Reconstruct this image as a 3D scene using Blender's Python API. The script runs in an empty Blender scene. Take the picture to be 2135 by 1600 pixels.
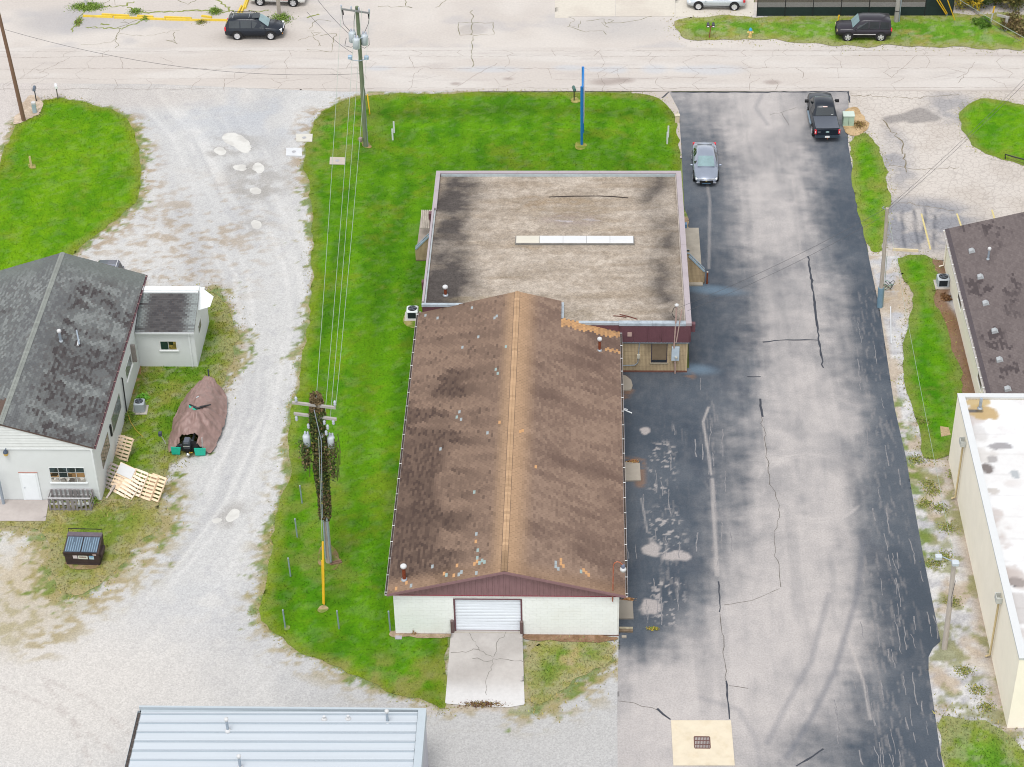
import bpy, math, random
import numpy as np
from mathutils import Vector, Matrix
from math import radians as rad, sin, cos, pi

# ------------------------------------------------------------------ camera, sky, sun, exposure
SC = bpy.context.scene
COL = SC.collection
CAM = Vector((10.1956, -82.4575, 80.0))
ROT = np.array([[0.9994326, 0.0289117, -0.017278], [-0.0037206, 0.6046179, 0.7965069], [-0.0334749, 0.7959907, -0.6043825]])           # rows: right, up, forward
FOC, PW, PH = 4316.0, 2135.0, 1600.0
cd = bpy.data.cameras.new('camera'); co = bpy.data.objects.new('camera', cd); COL.objects.link(co)
cd.sensor_width = 36.0; cd.lens = FOC / PW * 36.0; cd.clip_start = 1.0; cd.clip_end = 3000.0
mw = Matrix.Identity(4)
for i in range(3):
    mw[i][0] = ROT[0][i]; mw[i][1] = ROT[1][i]; mw[i][2] = -ROT[2][i]; mw[i][3] = CAM[i]
co.matrix_world = mw
SC.camera = co

SUN_EL, SUN_AZ = rad(70), rad(195)        # azimuth clockwise from +Y (north)
w = bpy.data.worlds.new('World'); SC.world = w; w.use_nodes = True
nt = w.node_tree; nt.nodes.clear()
sky = nt.nodes.new('ShaderNodeTexSky'); sky.sky_type = 'NISHITA'; sky.sun_disc = False
sky.sun_elevation = SUN_EL; sky.sun_rotation = SUN_AZ; sky.air_density = 1.0; sky.dust_density = 1.0; sky.ozone_density = 1.0
hs = nt.nodes.new('ShaderNodeHueSaturation'); hs.inputs['Saturation'].default_value = 0.14   # grey cloud cover
bg = nt.nodes.new('ShaderNodeBackground'); bg.inputs['Strength'].default_value = 0.15
wo = nt.nodes.new('ShaderNodeOutputWorld')
nt.links.new(sky.outputs[0], hs.inputs['Color']); nt.links.new(hs.outputs[0], bg.inputs[0]); nt.links.new(bg.outputs[0], wo.inputs[0])
sl = bpy.data.lights.new('sun', 'SUN'); sl.energy = 1.2; sl.angle = rad(24); sl.color = (1.0, 0.98, 0.955)
so = bpy.data.objects.new('sun', sl); COL.objects.link(so)
sd = Vector((sin(SUN_AZ) * cos(SUN_EL), cos(SUN_AZ) * cos(SUN_EL), sin(SUN_EL)))
so.rotation_euler = (-sd).to_track_quat('-Z', 'Y').to_euler(); so.location = (0, 0, 120)
vs = SC.view_settings
SC.display_settings.display_device = 'sRGB'
vs.view_transform = 'Standard'; vs.look = 'None'; vs.gamma = 1.0; vs.use_curve_mapping = False
vs.exposure = 0.93
SC.cycles.filter_width = 1.05
KE = 1.75                                  # scene-to-display factor of a level surface at that exposure

# ------------------------------------------------------------------ helpers
def ray(x, y):
    d = np.array([(x - PW / 2) / FOC, -(y - PH / 2) / FOC, 1.0])
    return ROT.T @ d
def P(x, y, z=0.0):                        # where a sight line meets the level z
    d = ray(x, y); t = (z - CAM[2]) / d[2]
    return Vector((CAM[0] + d[0] * t, CAM[1] + d[1] * t, z))
def VY(x, y, yy):
    d = ray(x, y); t = (yy - CAM[1]) / d[1]
    return Vector((CAM[0] + d[0] * t, yy, CAM[2] + d[2] * t))
def VX(x, y, xx):
    d = ray(x, y); t = (xx - CAM[0]) / d[0]
    return Vector((xx, CAM[1] + d[1] * t, CAM[2] + d[2] * t))
def PP(pts): return [tuple(P(a, b)[:2]) for a, b in pts]

def lin(v):
    v = np.asarray(v, float) / 255.0
    return np.where(v <= 0.04045, v / 12.92, ((v + 0.055) / 1.055) ** 2.4)
def c(r, g, b, k=None):                    # albedo of a surface that shows as this sRGB value
    return tuple(np.clip(lin((r, g, b)) / (k or KE), 0.002, 0.9))
def ca(a): return np.clip(lin(np.asarray(a)) / KE, 0.002, 0.9)

_h = lambda ix, iy, s: (np.sin(ix * 127.1 + iy * 311.7 + s * 74.7) * 43758.5453) % 1.0
def vnoise(x, y, s=0):
    ix, iy = np.floor(x), np.floor(y); fx, fy = x - ix, y - iy
    fx = fx * fx * (3 - 2 * fx); fy = fy * fy * (3 - 2 * fy)
    a, b, c_, d = _h(ix, iy, s), _h(ix + 1, iy, s), _h(ix, iy + 1, s), _h(ix + 1, iy + 1, s)
    return (a * (1 - fx) + b * fx) * (1 - fy) + (c_ * (1 - fx) + d * fx) * fy
def fbm(x, y, sx, sy=None, oct=4, s=0):
    sy = sy or sx; t = 0; a = 0.5; n = 0
    X, Y = x / sx, y / sy
    for o in range(oct):                    # every octave turned, so that no lattice shows
        X, Y = .8 * X - .6 * Y, .6 * X + .8 * Y
        t = t + a * (.5 * vnoise(X + o * 17.3, Y - o * 9.1, s + o) + .5 * vnoise(.26 * X + .966 * Y + 31.7, .26 * Y - .966 * X + 5.3, s + o + 50) - .5) * 1.35 + a * .5; n += a; a *= 0.5; X, Y = X * 2.03, Y * 2.03
    return t / n
def sst(a, b, v): 
    t = np.clip((v - a) / (b - a), 0, 1); return t * t * (3 - 2 * t)
def blob(X, Y, px, py, rx, ry, soft=0.5, ang=0):
    q = P(px, py); dx, dy = X - q.x, Y - q.y
    ca_, sa = cos(ang), sin(ang); u, v = (dx * ca_ + dy * sa) / rx, (-dx * sa + dy * ca_) / ry
    return 1 - sst(1 - soft, 1 + soft, np.sqrt(u * u + v * v))
def segdist(X, Y, pts):
    d = np.full(np.shape(X), 1e9)
    for (ax, ay), (bx, by) in zip(pts[:-1], pts[1:]):
        vx, vy = bx - ax, by - ay; L = vx * vx + vy * vy + 1e-12
        t = np.clip(((X - ax) * vx + (Y - ay) * vy) / L, 0, 1)
        d = np.minimum(d, np.hypot(X - ax - t * vx, Y - ay - t * vy))
    return d
def pline(X, Y, px, wdt, soft=None):
    soft = soft or wdt
    return 1 - sst(wdt - soft * 0.5, wdt + soft * 0.5, segdist(X, Y, PP(px)))
def inside(X, Y, poly):
    r = np.zeros(np.shape(X), bool); n = len(poly)
    for i in range(n):
        (x1, y1), (x2, y2) = poly[i], poly[(i + 1) % n]
        if y1 == y2: continue
        cnd = ((y1 > Y) != (y2 > Y)) & (X < (x2 - x1) * (Y - y1) / (y2 - y1) + x1)
        r ^= cnd
    return r
def mix(a, b, t): 
    t = np.asarray(t)[..., None]; return np.asarray(a) * (1 - t) + np.asarray(b) * t
def chaikin(pts, n=2):
    for _ in range(n):
        q = []
        for i in range(len(pts)):
            a, b = pts[i], pts[(i + 1) % len(pts)]
            q += [(a[0] * .75 + b[0] * .25, a[1] * .75 + b[1] * .25), (a[0] * .25 + b[0] * .75, a[1] * .25 + b[1] * .75)]
        pts = q
    return pts
def rough_edge(pts, amp, sc, seed=0):
    q = []
    for i in range(len(pts)):
        a, b = np.array(pts[i]), np.array(pts[(i + 1) % len(pts)]); L = np.hypot(*(b - a)); n = max(1, int(L / 0.5))
        nrm = np.array([-(b - a)[1], (b - a)[0]]) / (L + 1e-9)
        for k in range(n):
            p = a + (b - a) * k / n
            o = (float(fbm(np.array(p[0]), np.array(p[1]), sc, s=seed, oct=3)) - .5) * 2 * amp
            q.append(tuple(p + nrm * o))
    return q

def props(o, label=None, cat=None, group=None, kind=None):
    if label: o['label'] = label
    if cat: o['category'] = cat
    if group: o['group'] = group
    if kind: o['kind'] = kind
    return o
def thing(name, label, cat, loc=(0, 0, 0), rz=0.0, group=None):
    o = bpy.data.objects.new(name, None); COL.objects.link(o)
    o.location = loc; o.rotation_euler = (0, 0, rz); o.empty_display_size = 0.2
    return props(o, label, cat, group)
def copy_tree(o, parent=None):
    q = o.copy(); COL.objects.link(q); q.parent = parent
    for ch in list(o.children): copy_tree(ch, q)
    return q
class MB:
    """collects faces; build() links them as one mesh object"""
    def __init__(s, off=(0, 0, 0)): s.v = []; s.f = []; s.o = Vector(off); s.sm = []
    def add(s, vs_, fs, sm=False):
        n = len(s.v); s.v += [tuple(Vector(q) - s.o) for q in vs_]; s.f += [tuple(i + n for i in f) for f in fs]; s.sm += [sm] * len(fs); return s
    def box(s, x0, x1, y0, y1, z0, z1, m=None):
        q = [(x, y, z) for z in (z0, z1) for y in (y0, y1) for x in (x0, x1)]
        if m is not None: q = [m @ Vector(p) for p in q]
        return s.add(q, [(0, 2, 3, 1), (4, 5, 7, 6), (0, 1, 5, 4), (2, 6, 7, 3), (0, 4, 6, 2), (1, 3, 7, 5)])
    def bbox(s, cx, cy, cz, sx, sy, sz, m=None, b=0.02):   # box with chamfered vertical and top edges
        x, y, z0, z1 = sx / 2, sy / 2, cz - sz / 2, cz + sz / 2
        r = [(-x + b, -y), (x - b, -y), (x, -y + b), (x, y - b), (x - b, y), (-x + b, y), (-x, y - b), (-x, -y + b)]
        r2 = [(-x + 2 * b, -y + b), (x - 2 * b, -y + b), (x - b, -y + 2 * b), (x - b, y - 2 * b), (x - 2 * b, y - b), (-x + 2 * b, y - b), (-x + b, y - 2 * b), (-x + b, -y + 2 * b)]
        q = [(cx + a, cy + d, z0) for a, d in r] + [(cx + a, cy + d, z1 - b) for a, d in r] + [(cx + a, cy + d, z1) for a, d in r2]
        if m is not None: q = [m @ Vector(p) for p in q]
        fs = [tuple(range(7, -1, -1)), tuple(range(16, 24))]
        for k in (0, 8): fs += [(k + i, k + (i + 1) % 8, k + 8 + (i + 1) % 8, k + 8 + i) for i in range(8)]
        return s.add(q, fs)
    def prism(s, poly, z0, z1, m=None):                    # extrude a plan outline upward
        n = len(poly); q = [(a, b, z0) for a, b in poly] + [(a, b, z1) for a, b in poly]
        if m is not None: q = [m @ Vector(p) for p in q]
        return s.add(q, [tuple(range(n - 1, -1, -1)), tuple(range(n, 2 * n))] + [(i, (i + 1) % n, n + (i + 1) % n, n + i) for i in range(n)])
    def slab(s, pts, t):                                   # flat 3-D outline with thickness t along its normal
        a = [Vector(p) for p in pts]; nrm = (a[1] - a[0]).cross(a[2] - a[0]).normalized(); n = len(a)
        return s.add(a + [p + nrm * t for p in a], [tuple(range(n - 1, -1, -1)), tuple(range(n, 2 * n))] + [(i, (i + 1) % n, n + (i + 1) % n, n + i) for i in range(n)])
    def tube(s, pts, r, n=8, cap=True, sm=True):
        pts = [Vector(p) for p in pts]; R = r if isinstance(r, (list, tuple)) else [r] * len(pts); rings = []
        prev = None
        for i, p in enumerate(pts):
            d = (pts[min(i + 1, len(pts) - 1)] - pts[max(i - 1, 0)]).normalized()
            u = prev - d * prev.dot(d) if prev is not None else Vector()
            if u.length < 1e-4: u = d.cross(Vector((0, 0, 1)) if abs(d.z) < .9 else Vector((1, 0, 0)))
            u.normalize(); prev = u; v = d.cross(u)
            rings.append([p + (u * cos(2 * pi * k / n) + v * sin(2 * pi * k / n)) * R[i] for k in range(n)])
        vs_ = [q for g in rings for q in g]; fs = []
        for i in range(len(pts) - 1):
            fs += [(i * n + k, i * n + (k + 1) % n, (i + 1) * n + (k + 1) % n, (i + 1) * n + k) for k in range(n)]
        s.add(vs_, fs, sm)
        if cap:
            s.add(rings[0][::-1], [tuple(range(n))]); s.add(rings[-1], [tuple(range(n))])
        return s
    def lathe(s, prof, cx=0, cy=0, n=12, m=None, sm=True, cap=True):
        q = [(cx + r * cos(2 * pi * k / n), cy + r * sin(2 * pi * k / n), z) for r, z in prof for k in range(n)]
        if m is not None: q = [m @ Vector(p) for p in q]
        fs = [(i * n + k, i * n + (k + 1) % n, (i + 1) * n + (k + 1) % n, (i + 1) * n + k) for i in range(len(prof) - 1) for k in range(n)]
        s.add(q, fs, sm)
        if cap: s.add(q[:n][::-1], [tuple(range(n))]); s.add(q[-n:], [tuple(range(n))])
        return s
    def ball(s, cx, cy, cz, rx, ry=None, rz=None, n=10, h=6):
        ry, rz = ry or rx, rz or rx; q = [(cx, cy, cz - rz)]
        for i in range(1, h):
            a = -pi / 2 + pi * i / h
            q += [(cx + rx * cos(a) * cos(2 * pi * k / n), cy + ry * cos(a) * sin(2 * pi * k / n), cz + rz * sin(a)) for k in range(n)]
        q.append((cx, cy, cz + rz)); fs = [(0, 1 + (k + 1) % n, 1 + k) for k in range(n)]
        for i in range(h - 2): fs += [(1 + i * n + k, 1 + i * n + (k + 1) % n, 1 + (i + 1) * n + (k + 1) % n, 1 + (i + 1) * n + k) for k in range(n)]
        b = 1 + (h - 2) * n; fs += [(b + k, b + (k + 1) % n, len(q) - 1) for k in range(n)]
        return s.add(q, fs, True)
    def mesh(s, name):
        me = bpy.data.meshes.new(name); me.from_pydata(s.v, [], s.f)
        me.polygons.foreach_set('use_smooth', s.sm); me.update(); return me
    def build(s, name, mat, parent=None, **kw):
        o = bpy.data.objects.new(name, s.mesh(name)); COL.objects.link(o)
        if mat: o.data.materials.append(mat)
        if parent: o.parent = parent
        return props(o, **kw)
def top(mb, name, mat, label, cat, group=None): return mb.build(name, mat, None, label=label, cat=cat, group=group)
def fastmesh(name, verts, quads, mat, parent=None, col=None, smooth=False, tri=False, **kw):
    me = bpy.data.meshes.new(name); n = 3 if tri else 4
    verts = np.asarray(verts, np.float32).reshape(-1, 3); quads = np.asarray(quads, np.int32).reshape(-1, n)
    me.vertices.add(len(verts)); me.vertices.foreach_set('co', verts.ravel())
    me.loops.add(quads.size); me.loops.foreach_set('vertex_index', quads.ravel())
    me.polygons.add(len(quads)); me.polygons.foreach_set('loop_start', np.arange(0, quads.size, n, dtype=np.int32))
    me.polygons.foreach_set('use_smooth', np.full(len(quads), smooth))
    me.update(calc_edges=True)
    if col is not None:
        a = me.attributes.new('Col', 'FLOAT_COLOR', 'POINT')
        rgba = np.ones((len(verts), 4), np.float32); rgba[:, :3] = col; a.data.foreach_set('color', rgba.ravel())
    me.materials.append(mat)
    o = bpy.data.objects.new(name, me); COL.objects.link(o)
    if parent: o.parent = parent
    return props(o, **kw)

# ------------------------------------------------------------------ materials
def _nodes(name):
    m = bpy.data.materials.new(name); m.use_nodes = True; t = m.node_tree
    return m, t, t.nodes['Principled BSDF']
def _noise(t, pos, scale, det=4, rough=.6):
    n = t.nodes.new('ShaderNodeTexNoise'); n.inputs['Scale'].default_value = scale; n.inputs['Detail'].default_value = det; n.inputs['Roughness'].default_value = rough
    t.links.new(pos, n.inputs['Vector']); return n.outputs['Fac']
def _range(t, v, a, b, lo=.3, hi=.7):
    n = t.nodes.new('ShaderNodeMapRange'); n.inputs['From Min'].default_value = lo; n.inputs['From Max'].default_value = hi
    n.inputs['To Min'].default_value = a; n.inputs['To Max'].default_value = b; t.links.new(v, n.inputs['Value']); return n.outputs[0]
def _mul(t, col, fac):
    n = t.nodes.new('ShaderNodeVectorMath'); n.operation = 'SCALE'
    t.links.new(col, n.inputs[0]); t.links.new(fac, n.inputs['Scale']); return n.outputs[0]
def _pos(t, st=None):
    g = t.nodes.new('ShaderNodeNewGeometry')
    if not st: return g.outputs['Position']
    m = t.nodes.new('ShaderNodeMapping'); m.inputs['Scale'].default_value = st; t.links.new(g.outputs['Position'], m.inputs['Vector']); return m.outputs[0]
def mat(name, col, rough=.75, var=.12, scale=3.0, metal=0.0, spec=.35, bump=0.0, bscale=40.0, stretch=None, dirt=None, dscale=1.0, damt=.5, coat=0.0):
    m, t, b = _nodes(name)
    b.inputs['Roughness'].default_value = rough; b.inputs['Metallic'].default_value = metal
    b.inputs['Specular IOR Level'].default_value = spec; b.inputs['Coat Weight'].default_value = coat; b.inputs['Coat Roughness'].default_value = .06
    rgb = t.nodes.new('ShaderNodeRGB'); rgb.outputs[0].default_value = (*col, 1); out = rgb.outputs[0]
    pos = _pos(t, stretch)
    if dirt:
        mx = t.nodes.new('ShaderNodeMix'); mx.data_type = 'RGBA'; t.links.new(out, mx.inputs[6]); mx.inputs[7].default_value = (*dirt, 1)
        t.links.new(_range(t, _noise(t, pos, dscale, 6, .65), 0, damt, .48, .75), mx.inputs[0]); out = mx.outputs[2]
    if var: out = _mul(t, out, _range(t, _noise(t, pos, scale, 5), 1 - var, 1 + var))
    t.links.new(out, b.inputs['Base Color'])
    if bump:
        bn = t.nodes.new('ShaderNodeBump'); bn.inputs['Strength'].default_value = bump; bn.inputs['Distance'].default_value = .02
        t.links.new(_noise(t, _pos(t), bscale, 3), bn.inputs['Height']); t.links.new(bn.outputs[0], b.inputs['Normal'])
    return m
def amat(name, fine=.12, fscale=14.0, rough=.9, spec=.2, bump=.3, stones=0.0, sscale=9.0, cracks=0.0, cscale=2.5, objcol=False, translucent=False):
    """colour from the mesh's own colours (or the object's colour) with fine grain on top"""
    m, t, b = _nodes(name); b.inputs['Roughness'].default_value = rough; b.inputs['Specular IOR Level'].default_value = spec
    if objcol:
        a = t.nodes.new('ShaderNodeObjectInfo'); out = a.outputs['Color']
    else:
        a = t.nodes.new('ShaderNodeAttribute'); a.attribute_name = 'Col'; out = a.outputs['Color']
    pos = _pos(t)
    if fine: out = _mul(t, out, _range(t, _noise(t, pos, fscale, 5, .7), 1 - fine, 1 + fine))
    if stones:
        v = t.nodes.new('ShaderNodeTexVoronoi'); v.inputs['Scale'].default_value = sscale; t.links.new(pos, v.inputs['Vector'])
        sp = t.nodes.new('ShaderNodeSeparateColor'); t.links.new(v.outputs['Color'], sp.inputs[0])
        out = _mul(t, out, _range(t, sp.outputs[0], 1 - stones, 1 + stones, 0, 1))
    if cracks:
        wv = t.nodes.new('ShaderNodeTexNoise'); wv.inputs['Scale'].default_value = 3.0; t.links.new(pos, wv.inputs['Vector'])
        ad = t.nodes.new('ShaderNodeVectorMath'); ad.operation = 'MULTIPLY_ADD'; t.links.new(wv.outputs['Color'], ad.inputs[0]); ad.inputs[1].default_value = (.22, .22, 0); t.links.new(pos, ad.inputs[2])
        v = t.nodes.new('ShaderNodeTexVoronoi'); v.feature = 'DISTANCE_TO_EDGE'; v.inputs['Scale'].default_value = cscale; t.links.new(ad.outputs[0], v.inputs['Vector'])
        out = _mul(t, out, _range(t, v.outputs['Distance'], 1 - cracks, 1.0, 0.0, .09))
    t.links.new(out, b.inputs['Base Color'])
    if bump:
        bn = t.nodes.new('ShaderNodeBump'); bn.inputs['Strength'].default_value = bump; bn.inputs['Distance'].default_value = .02
        t.links.new(_noise(t, pos, fscale * 2, 4), bn.inputs['Height']); t.links.new(bn.outputs[0], b.inputs['Normal'])
    return m
def glass(name, col, rough=.06):
    return mat(name, col, rough, var=.25, scale=1.3, spec=.7)

# ------------------------------------------------------------------ the ground
def sheet(name, poly, z, cell, colfn, material, zfn=None, parent=None, **kw):
    """a level sheet cut to an outline: a fine grid whose rim vertices are pulled onto the outline"""
    a = np.array(poly); x0, y0 = a.min(0) - cell; x1, y1 = a.max(0) + cell
    nx, ny = int((x1 - x0) / cell) + 2, int((y1 - y0) / cell) + 2
    X, Y = np.meshgrid(x0 + np.arange(nx) * cell, y0 + np.arange(ny) * cell)
    keep = inside(X[:-1, :-1] + cell / 2, Y[:-1, :-1] + cell / 2, poly)
    V_ = np.arange(nx * ny).reshape(ny, nx)
    q = np.stack([V_[:-1, :-1], V_[:-1, 1:], V_[1:, 1:], V_[1:, :-1]], -1)[keep]
    used, inv = np.unique(q, return_inverse=True); q = inv.reshape(-1, 4)
    xs, ys = X.ravel()[used], Y.ravel()[used]
    bd = np.full(len(xs), 1e9); bx = xs.copy(); by = ys.copy(); n = len(poly)
    for i in range(n):
        (ax, ay), (cx_, cy_) = poly[i], poly[(i + 1) % n]
        lo, hi = min(ax, cx_) - cell, max(ax, cx_) + cell; l2, h2 = min(ay, cy_) - cell, max(ay, cy_) + cell
        k = np.where((xs > lo) & (xs < hi) & (ys > l2) & (ys < h2))[0]
        if not len(k): continue
        vx, vy = cx_ - ax, cy_ - ay; L = vx * vx + vy * vy + 1e-12
        t = np.clip(((xs[k] - ax) * vx + (ys[k] - ay) * vy) / L, 0, 1)
        qx, qy = ax + t * vx, ay + t * vy; d = np.hypot(xs[k] - qx, ys[k] - qy)
        m = d < bd[k]; kk = k[m]; bd[kk] = d[m]; bx[kk] = qx[m]; by[kk] = qy[m]
    sn = bd < cell * 0.72
    xs = np.where(sn, bx, xs); ys = np.where(sn, by, ys)
    zz = np.full(len(xs), z) if zfn is None else z + zfn(xs, ys)
    return fastmesh(name, np.stack([xs, ys, zz], 1), q, material, parent, col=np.clip(colfn(xs, ys), .002, .9), smooth=True, **kw)

M_gravel = amat('gravel', .10, 9.0, .95, .15, .5, stones=.11, sscale=13.0)
M_street = amat('worn_street', .07, 5.0, .9, .2, .3)
M_asph = amat('sealed_asphalt', .17, 10.0, .75, .3, .25)
M_lot = amat('cracked_lot', .10, 6.0, .9, .2, .3, cracks=.20, cscale=2.2)
M_conc = amat('concrete', .06, 4.0, .9, .2, .2)
M_turf = amat('turf', .20, 7.0, .95, .1, .6)
M_blade = amat('grass_blade', 0, 1, .8, .15, 0)

far = MB().add([(-700, -500, -.08), (700, -500, -.08), (700, 900, -.08), (-700, 900, -.08)], [(0, 1, 2, 3)])
far.build('ground', mat('far_ground', c(150, 165, 95), .95, .3, .15), kind='structure')

LAWNS = [
 ('kept', [(-90, 440), (0, 345), (12, 300), (30, 263), (52, 253), (80, 240), (62, 226), (88, 208), (120, 203), (190, 214), (250, 238), (281, 270), (285, 315), (298, 370), (290, 412), (262, 440), (225, 472), (180, 505), (150, 540), (110, 580), (-120, 640)],
  ((92, 150, 6), (122, 172, 16), (146, 150, 50), .2, 100, .10), 75, .07),
 ('rank', [(285, 740), (300, 630), (420, 606), (450, 610), (472, 640), (490, 675), (490, 715), (478, 765), (458, 805), (440, 850), (420, 905), (395, 945), (352, 972), (330, 1010), (322, 1045), (270, 1065), (215, 1062), (190, 1050), (205, 1000), (225, 900), (262, 820)],
  ((96, 140, 30), (135, 160, 48), (168, 160, 88), .40, 110, 0), 90, .10),
 ('thin', [(100, 1050), (200, 1040), (330, 1035), (342, 1075), (328, 1110), (262, 1150), (230, 1200), (190, 1230), (140, 1245), (105, 1200), (112, 1130), (60, 1098), (-40, 1098), (-40, 1088), (96, 1090)],
  ((122, 148, 52), (150, 158, 72), (184, 168, 110), .65, 120, 0), 90, .09),
 ('kept', [(656, 246), (700, 214), (770, 198), (900, 194), (1330, 193), (1383, 205), (1408, 240), (1416, 300), (1421, 380), (1424, 470), (1424, 520), (1380, 640), (1020, 640), (1000, 700), (1000, 900), (1000, 1200), (1000, 1290), (1000, 1320), (940, 1320), (936, 1330), (931, 1440), (926, 1472), (920, 1474), (870, 1455), (800, 1435), (715, 1398), (640, 1368), (572, 1330), (542, 1290), (546, 1240), (574, 1160), (563, 1100), (590, 1040), (608, 960), (600, 890), (626, 800), (640, 700), (651, 600), (650, 520), (650, 400), (634, 345), (642, 300)],
  ((76, 134, 6), (104, 158, 16), (142, 148, 46), .26, 130, .16), 75, .07),
 ('thin', [(1095, 1478), (1094, 1330), (1287, 1332), (1285, 1372), (1240, 1400), (1190, 1425), (1150, 1462)],
  ((96, 142, 34), (140, 158, 58), (190, 175, 120), .8, 140, 0), 100, .10),
 ('kept', [(1769, 310), (1785, 283), (1806, 276), (1832, 300), (1846, 350), (1857, 420), (1852, 470), (1842, 524), (1812, 528), (1795, 470), (1781, 390)],
  ((86, 146, 12), (120, 172, 24), (160, 158, 80), .35, 150, 0), 90, .08),
 ('kept', [(1996, 240), (2028, 206), (2080, 208), (2135, 222), (2230, 240), (2230, 380), (2135, 347), (2062, 326), (2015, 290)],
  ((82, 146, 8), (116, 170, 18), (150, 150, 70), .3, 160, 0), 80, .08),
 ('kept', [(1866, 534), (1938, 531), (1948, 560), (1960, 588), (1942, 625), (1966, 662), (1984, 720), (2003, 790), (2016, 830), (2005, 900), (1976, 956), (1945, 962), (1922, 950), (1906, 880), (1888, 800), (1882, 720), (1890, 682), (1908, 640), (1896, 600), (1876, 568)],
  ((72, 138, 8), (108, 166, 18), (150, 150, 75), .25, 170, 0), 85, .08),
 ('rank', [(1955, 1490), (2010, 1501), (2075, 1515), (2135, 1562), (2260, 1680), (2300, 1940), (2012, 1940), (1978, 1660), (1966, 1560)],
  ((82, 140, 32), (128, 172, 52), (160, 160, 80), .3, 180, 0), 110, .12),
 ('rank', [(1405, 36), (1580, 35), (1985, 31), (2240, 28), (2240, 106), (2060, 102), (1900, 98), (1700, 95), (1640, 84), (1480, 86), (1420, 83), (1408, 62)],
  ((98, 152, 36), (132, 176, 56), (172, 160, 90), .5, 190, 0), 60, .10),
]
LPOLY = [rough_edge(rough_edge(chaikin(PP(px), 2), .30 if kd == 'kept' else .5, 1.6, 200 + i), .22, .5, 230 + i) for i, (kd, px, args, dens, h) in enumerate(LAWNS)]
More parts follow.
